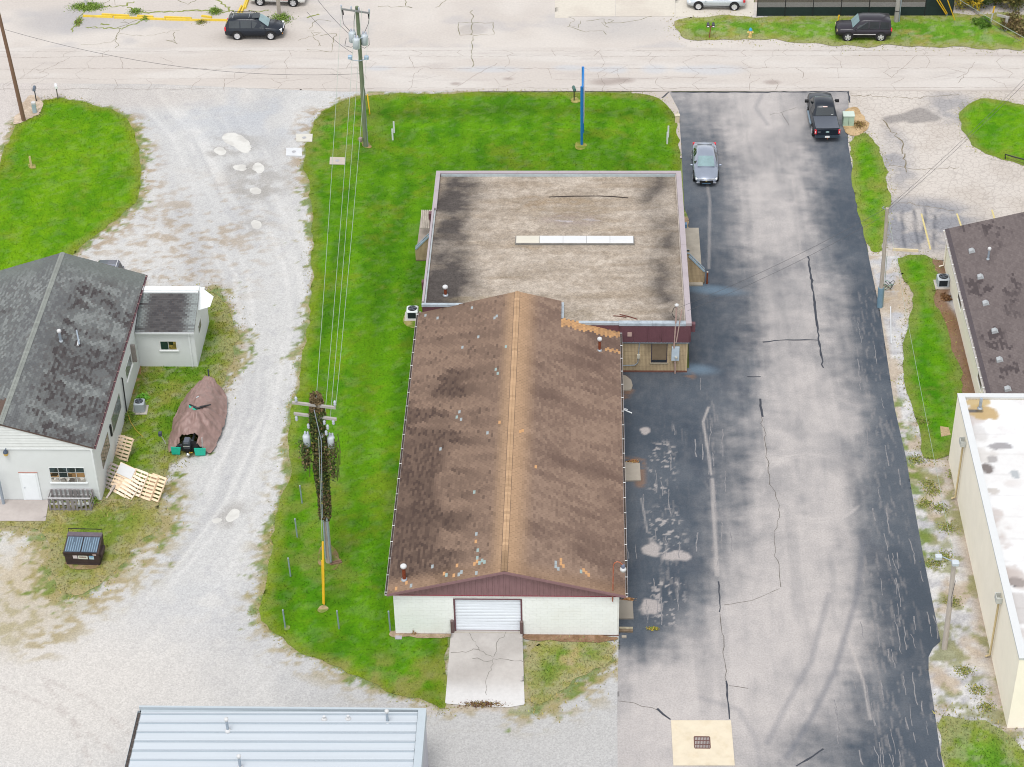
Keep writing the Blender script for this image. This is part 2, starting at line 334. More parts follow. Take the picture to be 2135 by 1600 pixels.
# --- gravel yard on the left and in front
def gravel_col(X, Y):
    col = mix(ca((204, 203, 202)), ca((221, 219, 216)), sst(.35, .65, fbm(X, Y, 5, 9, s=1)))
    # compacted, paler wheel path sweeping from the street down the yard
    path = [(350, 190), (430, 280), (500, 420), (560, 560), (580, 700), (560, 860), (480, 1050), (380, 1180), (250, 1330), (120, 1480), (60, 1650)]
    pw = pline(X, Y, path, 3.0, 3.5)
    col = mix(col, ca((218, 217, 215)), pw * .75)
    dp = segdist(X, Y, PP(path)) * np.sign(X - np.interp(Y, [P(a_, b_).y for a_, b_ in path][::-1], [P(a_, b_).x for a_, b_ in path][::-1]))
    streak = fbm(dp + .4 * fbm(X, Y, 3, s=6), Y, .38, 11, s=7)
    col = mix(col, ca((235, 233, 230)), sst(.52, .70, streak) * .55 * (pw * .7 + .3))
    col = mix(col, ca((193, 193, 194)), sst(.52, .72, fbm(dp + .5, Y, .5, 8, s=5)) * .45 * pw)
    col = mix(col, ca((198, 200, 204)), blob(X, Y, 430, 1290, 5.5, 3.0, .7) * .45 * sst(.3, .6, fbm(X, Y, .8, s=4)))
    col = mix(col, ca((186, 186, 190)), sst(.58, .8, fbm(X, Y, .6, .8, s=8)) * .30)
    # looser bluish stone by the street mouth
    col = mix(col, ca((200, 203, 208)), sst(.4, .7, fbm(X, Y, 2.2, s=9)) * blob(X, Y, 560, 215, 9, 6, .6) * .7)
    # dusty bare front yard
    col = mix(col, ca((228, 222, 215)), blob(X, Y, 90, 1440, 9, 6, .7) * .85)
    col = mix(col, ca((203, 201, 198)), blob(X, Y, 1000, 1530, 12, 3, .6) * .7)
    # concrete-like margin at the far left
    col = mix(col, ca((222, 213, 207)), blob(X, Y, -10, 240, 5.5, 11, .35) * .9)
    col = mix(col, ca((213, 204, 196)), blob(X, Y, 250, 200, 9, 2.2, .5) * .6)
    # worn weeds, dead leaves and soil
    n1 = fbm(X, Y, .55, .4, s=11, oct=3); n2 = fbm(X, Y, 2.0, s=12)
    weed = blob(X, Y, 380, 520, 5.5, 8, .6) * sst(.50, .66, n1 * .65 + n2 * .4) * .85
    weed = np.maximum(weed, blob(X, Y, 330, 600, 4, 5, .6) * sst(.44, .6, n1) * .8)
    weed = np.maximum(weed, pline(X, Y, [(270, 255), (300, 330), (310, 400), (270, 460), (200, 510), (150, 540)], 1.2, 1.6) * sst(.45, .62, n1))
    weed = np.maximum(weed, pline(X, Y, [(655, 240), (632, 300), (636, 380)], 1.1, 1.6) * sst(.46, .62, n1))
    weed = np.maximum(weed, pline(X, Y, [(470, 640), (500, 700), (480, 790), (455, 830)], .6, 1.0) * sst(.45, .6, n1))
    col = mix(col, ca((168, 140, 95)), weed * .62)
    straw = blob(X, Y, 60, 1170, 6.5, 4.5, .5) * sst(.3, .55, n1 * .5 + n2 * .5)
    straw = np.maximum(straw, blob(X, Y, 20, 1250, 4, 4, .5) * .7)
    col = mix(col, ca((205, 188, 156)), straw * .75)
    col = mix(col, ca((158, 148, 82)), straw * sst(.52, .66, fbm(X, Y, .7, s=15)) * .7)
    # dry soil along lawn fringes
    fr = pline(X, Y, [(600, 960), (585, 1060), (565, 1130), (560, 1200), (545, 1290), (600, 1360), (760, 1420), (920, 1475), (1010, 1470)], 1.1, 2.0) * sst(.48, .64, n1)
    fr = np.maximum(fr, pline(X, Y, [(1095, 1470), (1170, 1450), (1230, 1420), (1285, 1400)], 1.6, 2.4) * sst(.46, .6, n1))
    fr = np.maximum(fr, pline(X, Y, [(340, 1010), (350, 1090), (290, 1180), (180, 1270), (90, 1340)], 1.3, 2.2) * sst(.48, .62, n1))
    col = mix(col, ca((172, 155, 105)), fr * .7)
    # grass thinning out into the stones round each lawn
    fin = fbm(X, Y, .38, .38, s=16, oct=3)
    for li, wd in ((0, .45), (1, .7), (2, 1.0), (3, .5), (4, .9)):
        d = segdist(X, Y, LPOLY[li] + LPOLY[li][:1]); ww = wd * (.4 + 1.5 * sst(.4, .65, fbm(X, Y, 4.0, s=17 + li)))
        e = sst(.42, .60, fin + .85 * (np.exp(-d / ww) - .55))
        col = mix(col, mix(ca((172, 160, 110)), ca((118, 140, 52)), sst(.4, .6, fbm(X, Y, .6, s=25))), e * .85 * (d < 4))
    # damp dark rims round the potholes
    for (px, py, rx, ry) in ((490, 300, 1.9, 1.9), (458, 316, 1, .9), (500, 350, 1, .9), (540, 350, 1, 1), (535, 400, 1.2, 1), (545, 380, 2.2, 2.6), (535, 470, 1, 1.1), (485, 1075, 1, 1.2)):
        col = mix(col, ca((180, 176, 170)), blob(X, Y, px, py, rx, ry, .5) * .65 * sst(.3, .6, fbm(X, Y, .7, s=29)))
    col = mix(col, ca((210, 196, 182)), pline(X, Y, [(900, 1478), (1000, 1472), (1095, 1478)], .35, .5) * .5)
    # tyre marks in the dust, lower left
    for pth in ([(0, 1430), (120, 1480), (240, 1570)], [(60, 1400), (170, 1450), (290, 1545)], [(190, 1600), (150, 1500), (90, 1420)]):
        col = mix(col, ca((206, 198, 192)), pline(X, Y, pth, .12, .25) * sst(.4, .55, fbm(X, Y, .3, s=20)) * .7)
    return col
yard = [(-60, -30), (13.2, -30), (13.2, 10), (2, 30), (2, 62.5), (-60, 64.5)]
sheet('gravel_yard', yard, 0.0, .17, gravel_col, M_gravel, kind='structure')

# --- street and the lots along it
def street_col(X, Y):
    col = mix(ca((220, 211, 203)), ca((228, 221, 214)), sst(.35, .65, fbm(X, Y, 9, 2.0, s=31)))
    col = mix(col, ca((205, 196, 190)), sst(.55, .8, fbm(X, Y, 3.5, .45, s=32)) * .5)
    for px, py, rx, ry in ((520, 140, 1.4, .35), (790, 143, 1, .4), (1185, 142, 1.2, .45), (1245, 145, 1, .4), (1285, 146, .9, .6), (1365, 145, 1, .7), (1430, 145, 1, .5), (1490, 146, 2.2, .8), (1020, 145, 2.5, .5)):
        col = mix(col, ca((214, 214, 216)), blob(X, Y, px, py, rx, ry, .5) * .8)
    for px, py, rx, ry in ((1262, 172, 1.1, .5), (1300, 168, .8, .4), (1165, 75, .7, .3), (950, 175, .4, .25), (1060, 165, .4, .2), (837, 85, .25, .2), (862, 82, .25, .2), (1610, 172, .6, .35)):
        col = mix(col, ca((172, 158, 150)), blob(X, Y, px, py, rx, ry, .6) * .7)
    col = mix(col, ca((204, 192, 182)), (1 - sst(60.9, 61.7, Y + .4 * fbm(X, Y, 1.5, s=35))) * .7)
    return col
st = [(-70, 62.6), (-24, 62.1), (-16, 61.4), (-9, 60.85), (80, 60.85), (80, 67.8), (-70, 68.4)]
sheet('street', st, 0.006, .18, street_col, M_street, kind='structure')
def north_col(X, Y):
    col = mix(ca((219, 210, 202)), ca((228, 220, 212)), sst(.35, .65, fbm(X, Y, 5, s=41)))
    col = mix(col, ca((200, 196, 196)), sst(.55, .75, fbm(X, Y, 3, 2, s=42)) * .5)
    col = mix(col, ca((186, 184, 186)), blob(X, Y, 130, 45, 3.4, 2.4, .5) * .55)
    col = mix(col, ca((186, 184, 186)), blob(X, Y, 230, 48, 3.4, 1.4, .5) * .5)
    col = mix(col, ca((196, 191, 188)), blob(X, Y, 1290, 58, 4.5, 2.0, .6) * .5)
    col = mix(col, ca((176, 170, 165)), blob(X, Y, 985, 62, 1.2, .9, .15) * .35)
    col = mix(col, ca((188, 178, 168)), blob(X, Y, 530, 78, 3.3, 1.2, .5) * .45)
    col = mix(col, ca((188, 178, 168)), blob(X, Y, 590, 20, 3.3, 1.0, .5) * .4)
    return col
sheet('north_lot', [(-70, 68.0), (80, 67.5), (80, 76), (24.3, 76), (24.3, 100), (-70, 100)], 0.003, .22, north_col, M_street, kind='structure')
# pale concrete slabs of the corner drive
for i, px in enumerate(([(1157, -60), (1157, 38), (1185, 38), (1186, 35), (1283, 35), (1283, -60)], [(1284, -60), (1284, 35), (1407, 35), (1408, -60)], [(1409, -60), (1408, 36), (1560, 36), (1571, 32), (1573, -60)])):
    def ccol(X, Y): return mix(ca((234, 226, 212)), ca((226, 216, 203)), sst(.4, .7, fbm(X, Y, 2.5, s=50 + i)))
    sheet('concrete_slab', PP(px), 0.012 + 0.002 * i, .3, ccol, M_conc, kind='structure')

# --- sealed asphalt drive
def drive_col(X, Y):
    dark, dk2, fade = ca((76, 86, 98)), ca((94, 102, 112)), ca((208, 201, 197))
    T = [(150, [(1400, .55), (1500, .75), (1770, .6)]), (222, [(1420, .45), (1480, .7), (1560, .86), (1650, .82), (1740, .62), (1775, .5)]), (290, [(1425, .12), (1480, .25), (1540, .68), (1640, .78), (1690, .55), (1725, .12), (1780, .02)]),
         (360, [(1425, .05), (1490, .16), (1530, .5), (1600, .78), (1660, .68), (1710, .35), (1750, .05), (1790, 0)]), (450, [(1430, .0), (1475, .12), (1530, .28), (1570, .74), (1640, .70), (1700, .45), (1740, .1), (1800, 0)]),
         (540, [(1430, .0), (1500, .14), (1545, .38), (1590, .68), (1660, .68), (1715, .5), (1760, .1), (1815, 0)]), (600, [(1430, .02), (1520, .14), (1570, .4), (1610, .76), (1690, .68), (1750, .36), (1785, .04), (1830, 0)]),
         (690, [(1435, .02), (1530, .14), (1575, .5), (1620, .78), (1700, .7), (1760, .4), (1800, .06), (1845, 0)]), (760, [(1300, 0), (1440, .03), (1550, .2), (1590, .6), (1650, .8), (1720, .66), (1780, .4), (1815, .06), (1855, 0)]),
         (900, [(1295, 0), (1450, .03), (1490, .25), (1560, .36), (1610, .74), (1700, .84), (1770, .66), (1800, .22), (1850, .02), (1880, 0)]), (1050, [(1295, 0), (1440, .03), (1490, .3), (1560, .42), (1610, .76), (1680, .7), (1760, .82), (1810, .3), (1850, .04), (1905, 0)]),
         (1150, [(1295, 0), (1430, .05), (1480, .3), (1530, .62), (1600, .85), (1700, .8), (1770, .72), (1820, .25), (1870, .02), (1925, 0)]), (1250, [(1290, 0), (1400, .04), (1460, .32), (1510, .72), (1600, .92), (1680, .82), (1750, .8), (1810, .35), (1870, .04), (1940, 0)]),
         (1330, [(1290, .02), (1380, .12), (1440, .5), (1500, .82), (1600, .95), (1700, .86), (1770, .7), (1830, .28), (1880, .03), (1950, 0)]), (1390, [(1290, .6), (1350, .7), (1450, .85), (1560, .95), (1690, .85), (1770, .55), (1830, .2), (1900, .02), (1950, 0)]),
         (1470, [(1290, .86), (1400, .95), (1560, .92), (1660, .82), (1730, .6), (1790, .3), (1860, .06), (1950, 0)]), (1560, [(1290, .84), (1400, .92), (1540, .92), (1620, .7), (1690, .45), (1760, .2), (1840, .06), (1960, 0)]), (1660, [(1290, .84), (1500, .85), (1640, .4), (1760, .1), (1980, 0)])]
    rows = [(P(1600, py).y, [P(px_, py).x for px_, _ in r_], [v for _, v in r_]) for py, r_ in T][::-1]
    wob = (fbm(X, Y, 2.2, 3.0, s=61, oct=4) - .5); Xw = X + wob * 1.5; Yw = Y + (fbm(X, Y, 3, s=67) - .5) * 2.0
    ys_ = np.array([r_[0] for r_ in rows]); V0 = np.stack([np.interp(Xw, r_[1], r_[2]) for r_ in rows]); k = np.clip(np.searchsorted(ys_, Yw) - 1, 0, len(rows) - 2); tt_ = np.clip((Yw - ys_[k]) / (ys_[k + 1] - ys_[k]), 0, 1); ii = np.arange(len(X))
    f = V0[k, ii] * (1 - tt_) + V0[k + 1, ii] * tt_
    fine = fbm(X, Y, .7, .35, s=62, oct=4); lng = fbm(X, Y, .35, 5.0, s=68, oct=4); md = f * (1 - f) * 4
    f = f + (fbm(X, Y, 1.1, .9, s=65, oct=4) - .5) * (.08 + .34 * md) + (fine - .5) * (.05 + .18 * md) + (lng - .5) * (.04 + .20 * md)
    f = .5 * np.clip(f, 0, 1) + .5 * sst(.05, .85, f)
    f = f * (1 - .28 * sst(.46, .74, fbm(X, Y, 3.0, 4.2, s=74, oct=5)) - .14 * sst(.5, .7, fbm(X, Y, .8, 6.0, s=75)))
    f = np.clip(f + (fbm(X, Y, .45, .6, s=76, oct=4) - .5) * .16, 0, 1)
    col = mix(mix(dark, dk2, sst(.35, .7, fbm(X, Y, 4, s=63))), fade, f)
    col = mix(col, ca((62, 72, 88)), sst(.6, .75, fbm(X, Y, 1.2, 2.6, s=69)) * (1 - f) * .35)
    # scraped, bleached flecks running with the traffic
    flk = sst(.58, .70, fbm(X + (Y - 10) * .02 + .25 * fbm(X, Y, .7, s=70), Y, .13, .9, s=64, oct=4)) * (.14 + .8 * np.maximum.reduce([
        pline(X, Y, [(1800, 620), (1820, 800), (1850, 1000), (1860, 1180)], .9, 1.2), pline(X, Y, [(1820, 1150), (1850, 1350), (1880, 1480), (1910, 1640)], 1.8, 1.6) * 1.1,
        pline(X, Y, [(1400, 900), (1385, 1010), (1390, 1120), (1395, 1230)], .7, .8), pline(X, Y, [(1490, 830), (1480, 900), (1490, 1000), (1500, 1180)], .5, .6)]))
    col = mix(col, ca((184, 176, 172)), np.clip(flk, 0, 1) * .28)
    chips = sst(.64, .70, fbm(X, Y, .22, .22, s=66, oct=2)) * np.maximum.reduce([pline(X, Y, [(1383, 940), (1378, 1010)], .8, .8), pline(X, Y, [(1385, 1080), (1395, 1140)], 1.0, 1.0), pline(X, Y, [(1390, 1220), (1395, 1280)], .9, .7)])
    col = mix(col, ca((214, 205, 200)), chips * .6)
    for px, py, rx, ry in ((1358, 1145, .65, .7), (1410, 1160, .75, .5), (1357, 1265, .65, .65), (1345, 900, .3, .5)):
        q = P(px, py); dd = np.hypot((X - q.x) / rx, (Y - q.y) / ry) + (fbm(X, Y, .5, s=71) - .5) * 1.1; col = mix(col, ca((200, 191, 187)), (1 - sst(.7, 1.1, dd)) * .85)
    # pale long scratches and seams
    for pts, wd, a in (([(1477, 850), (1466, 880), (1476, 940), (1483, 990)], .07, .7), ([(1485, 1000), (1490, 1100), (1495, 1200)], .12, .55), ([(1760, 1310), (1800, 1420), (1815, 1500)], .07, .6), ([(1337, 1040), (1350, 1110)], .04, .6),
                       ([(1587, 850), (1600, 980)], .06, .5), ([(1690, 560), (1640, 720)], .05, .15), ([(1640, 300), (1660, 420), (1670, 540)], .07, .25), ([(1462, 300), (1480, 420), (1478, 560)], .10, .35)):
        col = mix(col, ca((206, 198, 193)), pline(X, Y, pts, wd, .12) * a)
    # donut tyre ring
    q = P(1690, 1017); r = np.hypot((X - q.x) / 1.0, (Y - q.y) / 1.0); th = np.arctan2(Y - q.y, X - q.x)
    ring = np.exp(-((r - 3.15) / .10) ** 2) + np.exp(-((r - 2.85) / .10) ** 2) * (np.cos(th - 3.3) > -.2)
    col = mix(col, ca((222, 214, 209)), np.clip(ring, 0, 1) * .40 * sst(.3, .6, fbm(X, Y, .8, s=72)) * sst(-.9, .2, -np.sin(th + .9) + .5))
    # sweeping dark tyre tracks
    for pts, a in (([(1800, 1130), (1785, 1250), (1740, 1400), (1690, 1500), (1640, 1580)], .5), ([(1728, 1240), (1690, 1380), (1640, 1470), (1600, 1550)], .35), ([(1460, 1455), (1540, 1480), (1575, 1540), (1585, 1600)], .25), ([(1590, 195), (1575, 225), (1600, 260)], .3)):
        col = mix(col, ca((112, 116, 126)), pline(X, Y, pts, .16, .3) * a)
    for px, py in ((1485, 605), (1450, 770)):
        col = mix(col, ca((122, 146, 166)), blob(X, Y, px, py, 1.8 if py < 700 else 1.2, .5, .7, -.15) * .7)
    # dust swept against the house
    col = mix(col, ca((150, 115, 90)), (pline(X, Y, [(1298, 790), (1310, 812), (1296, 830)], .35, .5) * .8 + pline(X, Y, [(1300, 960), (1335, 962), (1335, 1010)], .3, .4) * .7 + pline(X, Y, [(1420, 770), (1440, 785)], .3, .5) * .6) * sst(.35, .55, fine))
    return col
DR = [(1395, 192.5), (1415, 230), (1420, 300), (1424, 380), (1429, 470), (1432, 600), (1437, 768), (1290, 768), (1288, 830), (1285, 1240), (1290, 1330), (1287, 1480), (1290, 1950),
      (2010, 1950), (1978, 1660), (1966, 1600), (1955, 1530), (1948, 1480), (1936, 1400), (1936, 1370), (1945, 1352), (1961, 1338), (1945, 1260), (1925, 1160), (1905, 1050), (1890, 960), (1865, 850), (1850, 750), (1835, 650), (1812, 540), (1790, 420), (1775, 340), (1768, 300), (1769, 190.5)]
sheet('driveway', PP(DR), 0.010, .095, drive_col, M_asph, kind='structure')
sheet('corner_apron', PP([(1310, 192), (1402, 191), (1430, 240), (1430, 330), (1395, 330), (1380, 225)]), .004, .25, street_col, M_street, kind='structure')
# --- neighbouring cracked lot
def lot_col(X, Y):
    col = mix(ca((216, 206, 196)), ca((225, 216, 207)), sst(.35, .65, fbm(X, Y, 3, s=71)))
    dk = np.maximum.reduce([blob(X, Y, 1910, 455, 4.2, 2.6, .4), blob(X, Y, 1900, 490, 3.4, 2.2, .4) * 1.0, blob(X, Y, 1985, 225, 2.0, 2.4, .5) * .7, blob(X, Y, 1870, 330, 1.3, 4, .5) * .75])
    col = mix(col, ca((160, 160, 165)), dk * (.35 + .65 * sst(.35, .6, fbm(X, Y, 1.1, s=72))))
    col = mix(col, ca((166, 160, 156)), pline(X, Y, [(1855, 250), (1890, 244), (1920, 232), (1945, 246), (1900, 250)], .55, .4) * .9)
    for a, b_ in (((1905, 440), (1915, 520)), ((1950, 450), (1945, 520)), ((1930, 430), (1925, 500)), ((1880, 440), (1885, 515))):
        col = mix(col, ca((112, 114, 122)), pline(X, Y, [a, b_], .10, .2) * .8)
    return col
sheet('cracked_lot', PP([(1769.5, 190.5), (2240, 190.5), (2240, 560), (1985, 545), (1865, 534), (1812, 534), (1800, 470), (1790, 420), (1775, 340), (1768, 300)]), 0.008, .2, lot_col, M_lot, kind='structure')

# --- pale stone strip between drive and neighbours
def strip_col(X, Y):
    n1 = fbm(X, Y, .6, s=81); n2 = fbm(X, Y, 1.6, s=82)
    col = mix(ca((204, 203, 206)), ca((230, 228, 226)), sst(.35, .65, n1))
    col = mix(col, ca((176, 174, 178)), sst(.5, .75, fbm(X, Y, .35, s=83)) * .5)
    bare = np.maximum(sst(.47, .66, n2) * .8, blob(X, Y, 1855, 610, 1.8, 3, .6) * sst(.4, .6, n1))
    bare = np.maximum(bare, pline(X, Y, [(1978, 960), (2040, 1230), (2104, 1520)], .5, 1.2) * .85)
    bare = np.maximum(bare, pline(X, Y, [(1812, 560), (1842, 700), (1872, 870)], .25, .3) * .7)
    col = mix(col, ca((196, 170, 132)), bare * .75)
    col = mix(col, ca((140, 142, 72)), sst(.52, .64, fbm(X, Y, .8, s=85)) * sst(18.0, 14.0, Y) * .7)
    col = mix(col, ca((120, 142, 56)), pline(X, Y, [(1872, 840), (1900, 960), (1915, 1060), (1935, 1170)], .5, .8) * sst(.42, .56, fbm(X, Y, .6, s=86)) * .85)
    col = mix(col, ca((150, 112, 78)), pline(X, Y, [(1948, 545), (1965, 590), (1950, 625), (1990, 690), (2005, 760), (2030, 830)], .75, .5) * .9)
    return col
sheet('stone_strip', PP([(1800, 527), (1812, 526), (1866, 526), (1972, 545), (2060, 830), (2150, 830), (2330, 1990), (1990, 1990), (1900, 1400), (1900, 1150), (1860, 900), (1820, 650)]), -.004, .16, strip_col, M_gravel, kind='structure')

# --- lawns
def turf_col(g1, g2, dry, dryamt, seed, stripe=0.0):
    def f(X, Y):
        n = fbm(X, Y, 1.6, 2.6, s=seed); m = fbm(X, Y, .45, .45, s=seed + 1, oct=3)
        t = sst(.3, .7, n * .6 + m * .4)
        if stripe: t = np.clip(t + stripe * np.sin(X * 3.4 + fbm(X, Y, 4, s=seed + 2) * 5), 0, 1)
        col = mix(ca(g1), ca(g2), t)
        d = sst(.50, .72, fbm(X, Y, 2.3, s=seed + 3) * .6 + fbm(X, Y, .5, s=seed + 4) * .4)
        col = mix(col, ca(dry), np.clip(d * dryamt * 1.6, 0, .95))
        return col
    return f
def blades(lawn, poly, colfn, dens, h, seed, spread=.25, edge=True):
    rg = np.random.RandomState(seed); a = np.array(poly); lo, hi = a.min(0), a.max(0)
    n = int((hi[0] - lo[0]) * (hi[1] - lo[1]) * dens)
    x = rg.uniform(lo[0], hi[0], n); y = rg.uniform(lo[1], hi[1], n)
    k = inside(x, y, poly); x, y = x[k], y[k]
    if edge:                                        # stragglers just outside the rim
        m = int(len(poly) * dens * .22); i = rg.randint(0, len(poly), m); j = (i + 1) % len(poly); t = rg.rand(m)
        x = np.r_[x, a[i, 0] * (1 - t) + a[j, 0] * t + rg.normal(0, spread, m)]; y = np.r_[y, a[i, 1] * (1 - t) + a[j, 1] * t + rg.normal(0, spread, m)]
    # nothing grows where walls, slabs and the drive stand
    bad = ((x > -.1) & (x < 12.4) & (y > -.1) & (y < 42.6)) | ((x > 12) & (x < 17.2) & (y > 24) & (y < 42.6)) | ((x < -18.4) & (x > -29) & (y > 11.1) & (y < 29.2)) | ((x < -14.6) & (x > -18.6) & (y > 24.5) & (y < 30.8))
    for q in SLABS: bad |= inside(x, y, q)
    x, y = x[~bad], y[~bad]; n = len(x)
    col = np.where(inside(x, y, poly)[:, None], colfn(x, y), ca((176, 170, 104))) * (rg.uniform(.72, 1.42, n))[:, None]; col[:, 0] *= rg.uniform(.8, 1.2, n)
    th = rg.uniform(0, pi, n); ww = rg.uniform(.02, .055, n); hh = h * rg.uniform(.5, 1.5, n); lx, ly = rg.normal(0, .06, n), rg.normal(0, .06, n)
    dx, dy = np.cos(th) * ww, np.sin(th) * ww; z = np.full(n, .0)
    v = np.stack([np.stack([x - dx, y - dy, z], 1), np.stack([x + dx, y + dy, z], 1), np.stack([x + lx, y + ly, hh], 1)], 1).reshape(-1, 3)
    cc = np.repeat(col, 3, 0)
    return fastmesh('grass_blades', v, np.arange(len(v)).reshape(-1, 3), M_blade, lawn, col=np.clip(cc, .002, .8), tri=True, kind='stuff')
SLABS = [PP([(938, 1318), (1092, 1318), (1095, 1478), (927, 1474)]), PP(DR), PP([(868, 415), (912, 412), (912, 550), (855, 550)]), PP([(617, 281), (652, 281), (652, 298), (617, 298)]), PP([(596, 310), (630, 310), (630, 327), (596, 327)]), PP([(687, 329), (720, 329), (720, 345), (687, 345)]), PP([(-60, 1045), (102, 1045), (97, 1090), (-60, 1090)])]
for i, (kd, px, args, dens, h) in enumerate(LAWNS):
    pl = LPOLY[i]
    base = turf_col(*args)
    def colfn(X, Y, base=base, pl=pl, args=args, kd=kd, i=i):
        cl = base(X, Y); d = segdist(X, Y, pl + pl[:1])
        e = (1 - sst(.1, 1.0 if kd == 'kept' else 1.8, d + fbm(X, Y, .8, s=7) * .8 - .4)) * (.55 if kd == 'kept' else .6)
        cl = mix(cl, ca(args[2]), e)
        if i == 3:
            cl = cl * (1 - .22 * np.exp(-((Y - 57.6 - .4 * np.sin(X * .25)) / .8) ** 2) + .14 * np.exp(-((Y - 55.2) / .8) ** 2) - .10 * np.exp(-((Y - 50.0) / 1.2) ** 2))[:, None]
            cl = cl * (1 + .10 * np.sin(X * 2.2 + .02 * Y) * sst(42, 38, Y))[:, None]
            w_ = blob(X, Y, 700, 260, 3.2, 6.5, .6) * .55 + blob(X, Y, 690, 1180, 2.6, 2.2, .6) * .35 + blob(X, Y, 640, 1010, 2.0, 6, .7) * .4 + blob(X, Y, 780, 1420, 5, 1.8, .6) * .7 + blob(X, Y, 1280, 200, 5, .6, .6) * .6
            cl = mix(cl, ca((156, 150, 84)), np.clip(w_, 0, 1) * sst(.38, .62, fbm(X, Y, .9, s=27)))
        bare = sst(.56, .66, fbm(X, Y, .45, s=28) + .22 * np.exp(-d / (.5 if kd == 'kept' else .9)))
        return mix(cl, ca((198, 188, 168)), bare * (.07 if kd == 'kept' else .28))
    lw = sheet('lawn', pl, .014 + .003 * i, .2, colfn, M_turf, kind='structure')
    blades(lw, pl, colfn, dens, h, 300 + i, .3 if kd == 'kept' else .55)

soil_m = amat('bare_soil', .22, 8.0, .95, .1, .5)
SOIL = [([(24, 262), (45, 258), (70, 244), (90, 238), (88, 205), (60, 196), (48, 215), (35, 240)], (206, 186, 164)), ([(1757, 230), (1785, 220), (1806, 248), (1810, 275), (1775, 287), (1757, 272)], (196, 166, 124)), ([(664, 1140), (690, 1135), (712, 1160), (706, 1190), (680, 1196), (662, 1175)], (140, 120, 84)), ([(666, 1264), (682, 1262), (688, 1272), (676, 1280), (665, 1276)], (172, 150, 110)),
        ([(812, 1318), (822, 1316), (945, 1318), (945, 1330), (880, 1331), (812, 1330)], (170, 148, 122)), ([(1090, 1320), (1292, 1322), (1290, 1342), (1180, 1340), (1092, 1334)], (150, 118, 92)), ([(842, 650), (880, 645), (880, 688), (842, 684)], (160, 150, 88)), ([(752, 296), (770, 297), (776, 312), (757, 312)], (180, 150, 110)), ([(58, 342), (76, 343), (76, 354), (58, 353)], (176, 158, 100)), ([(590, 1306), (602, 1304), (606, 1316), (590, 1318)], (190, 176, 140)),
        ([(284, 766), (300, 764), (296, 800), (282, 828), (270, 820)], (160, 124, 82)), ([(1200, 296), (1222, 298), (1222, 312), (1202, 312)], (150, 150, 70)), ([(1190, 206), (1206, 204), (1214, 214), (1194, 218)], (176, 166, 96)), ([(1424, 440), (1432, 440), (1448, 560), (1434, 560)], (176, 150, 122)), ([(130, 1168), (206, 1172), (214, 1186), (150, 1190)], (150, 128, 92))]
for i, (px, cc) in enumerate(SOIL):
    pl = rough_edge(rough_edge(chaikin(PP(px), 2), .22, .7, 400 + i), .16, .3, 430 + i)
    sheet('bare_soil', pl, .052 + .0005 * i, .12, lambda X, Y: mix(ca(cc), ca([min(255, v + 26) for v in cc]), sst(.35, .65, fbm(X, Y, .35, s=90))) if i in (0, 1, 4, 5) else mix(mix(ca(cc), ca([min(255, v + 26) for v in cc]), sst(.35, .65, fbm(X, Y, .35, s=90))), ca((104, 144, 34)), sst(.42, .6, fbm(X, Y, .4, s=91)) * .8), soil_m, kind='structure')
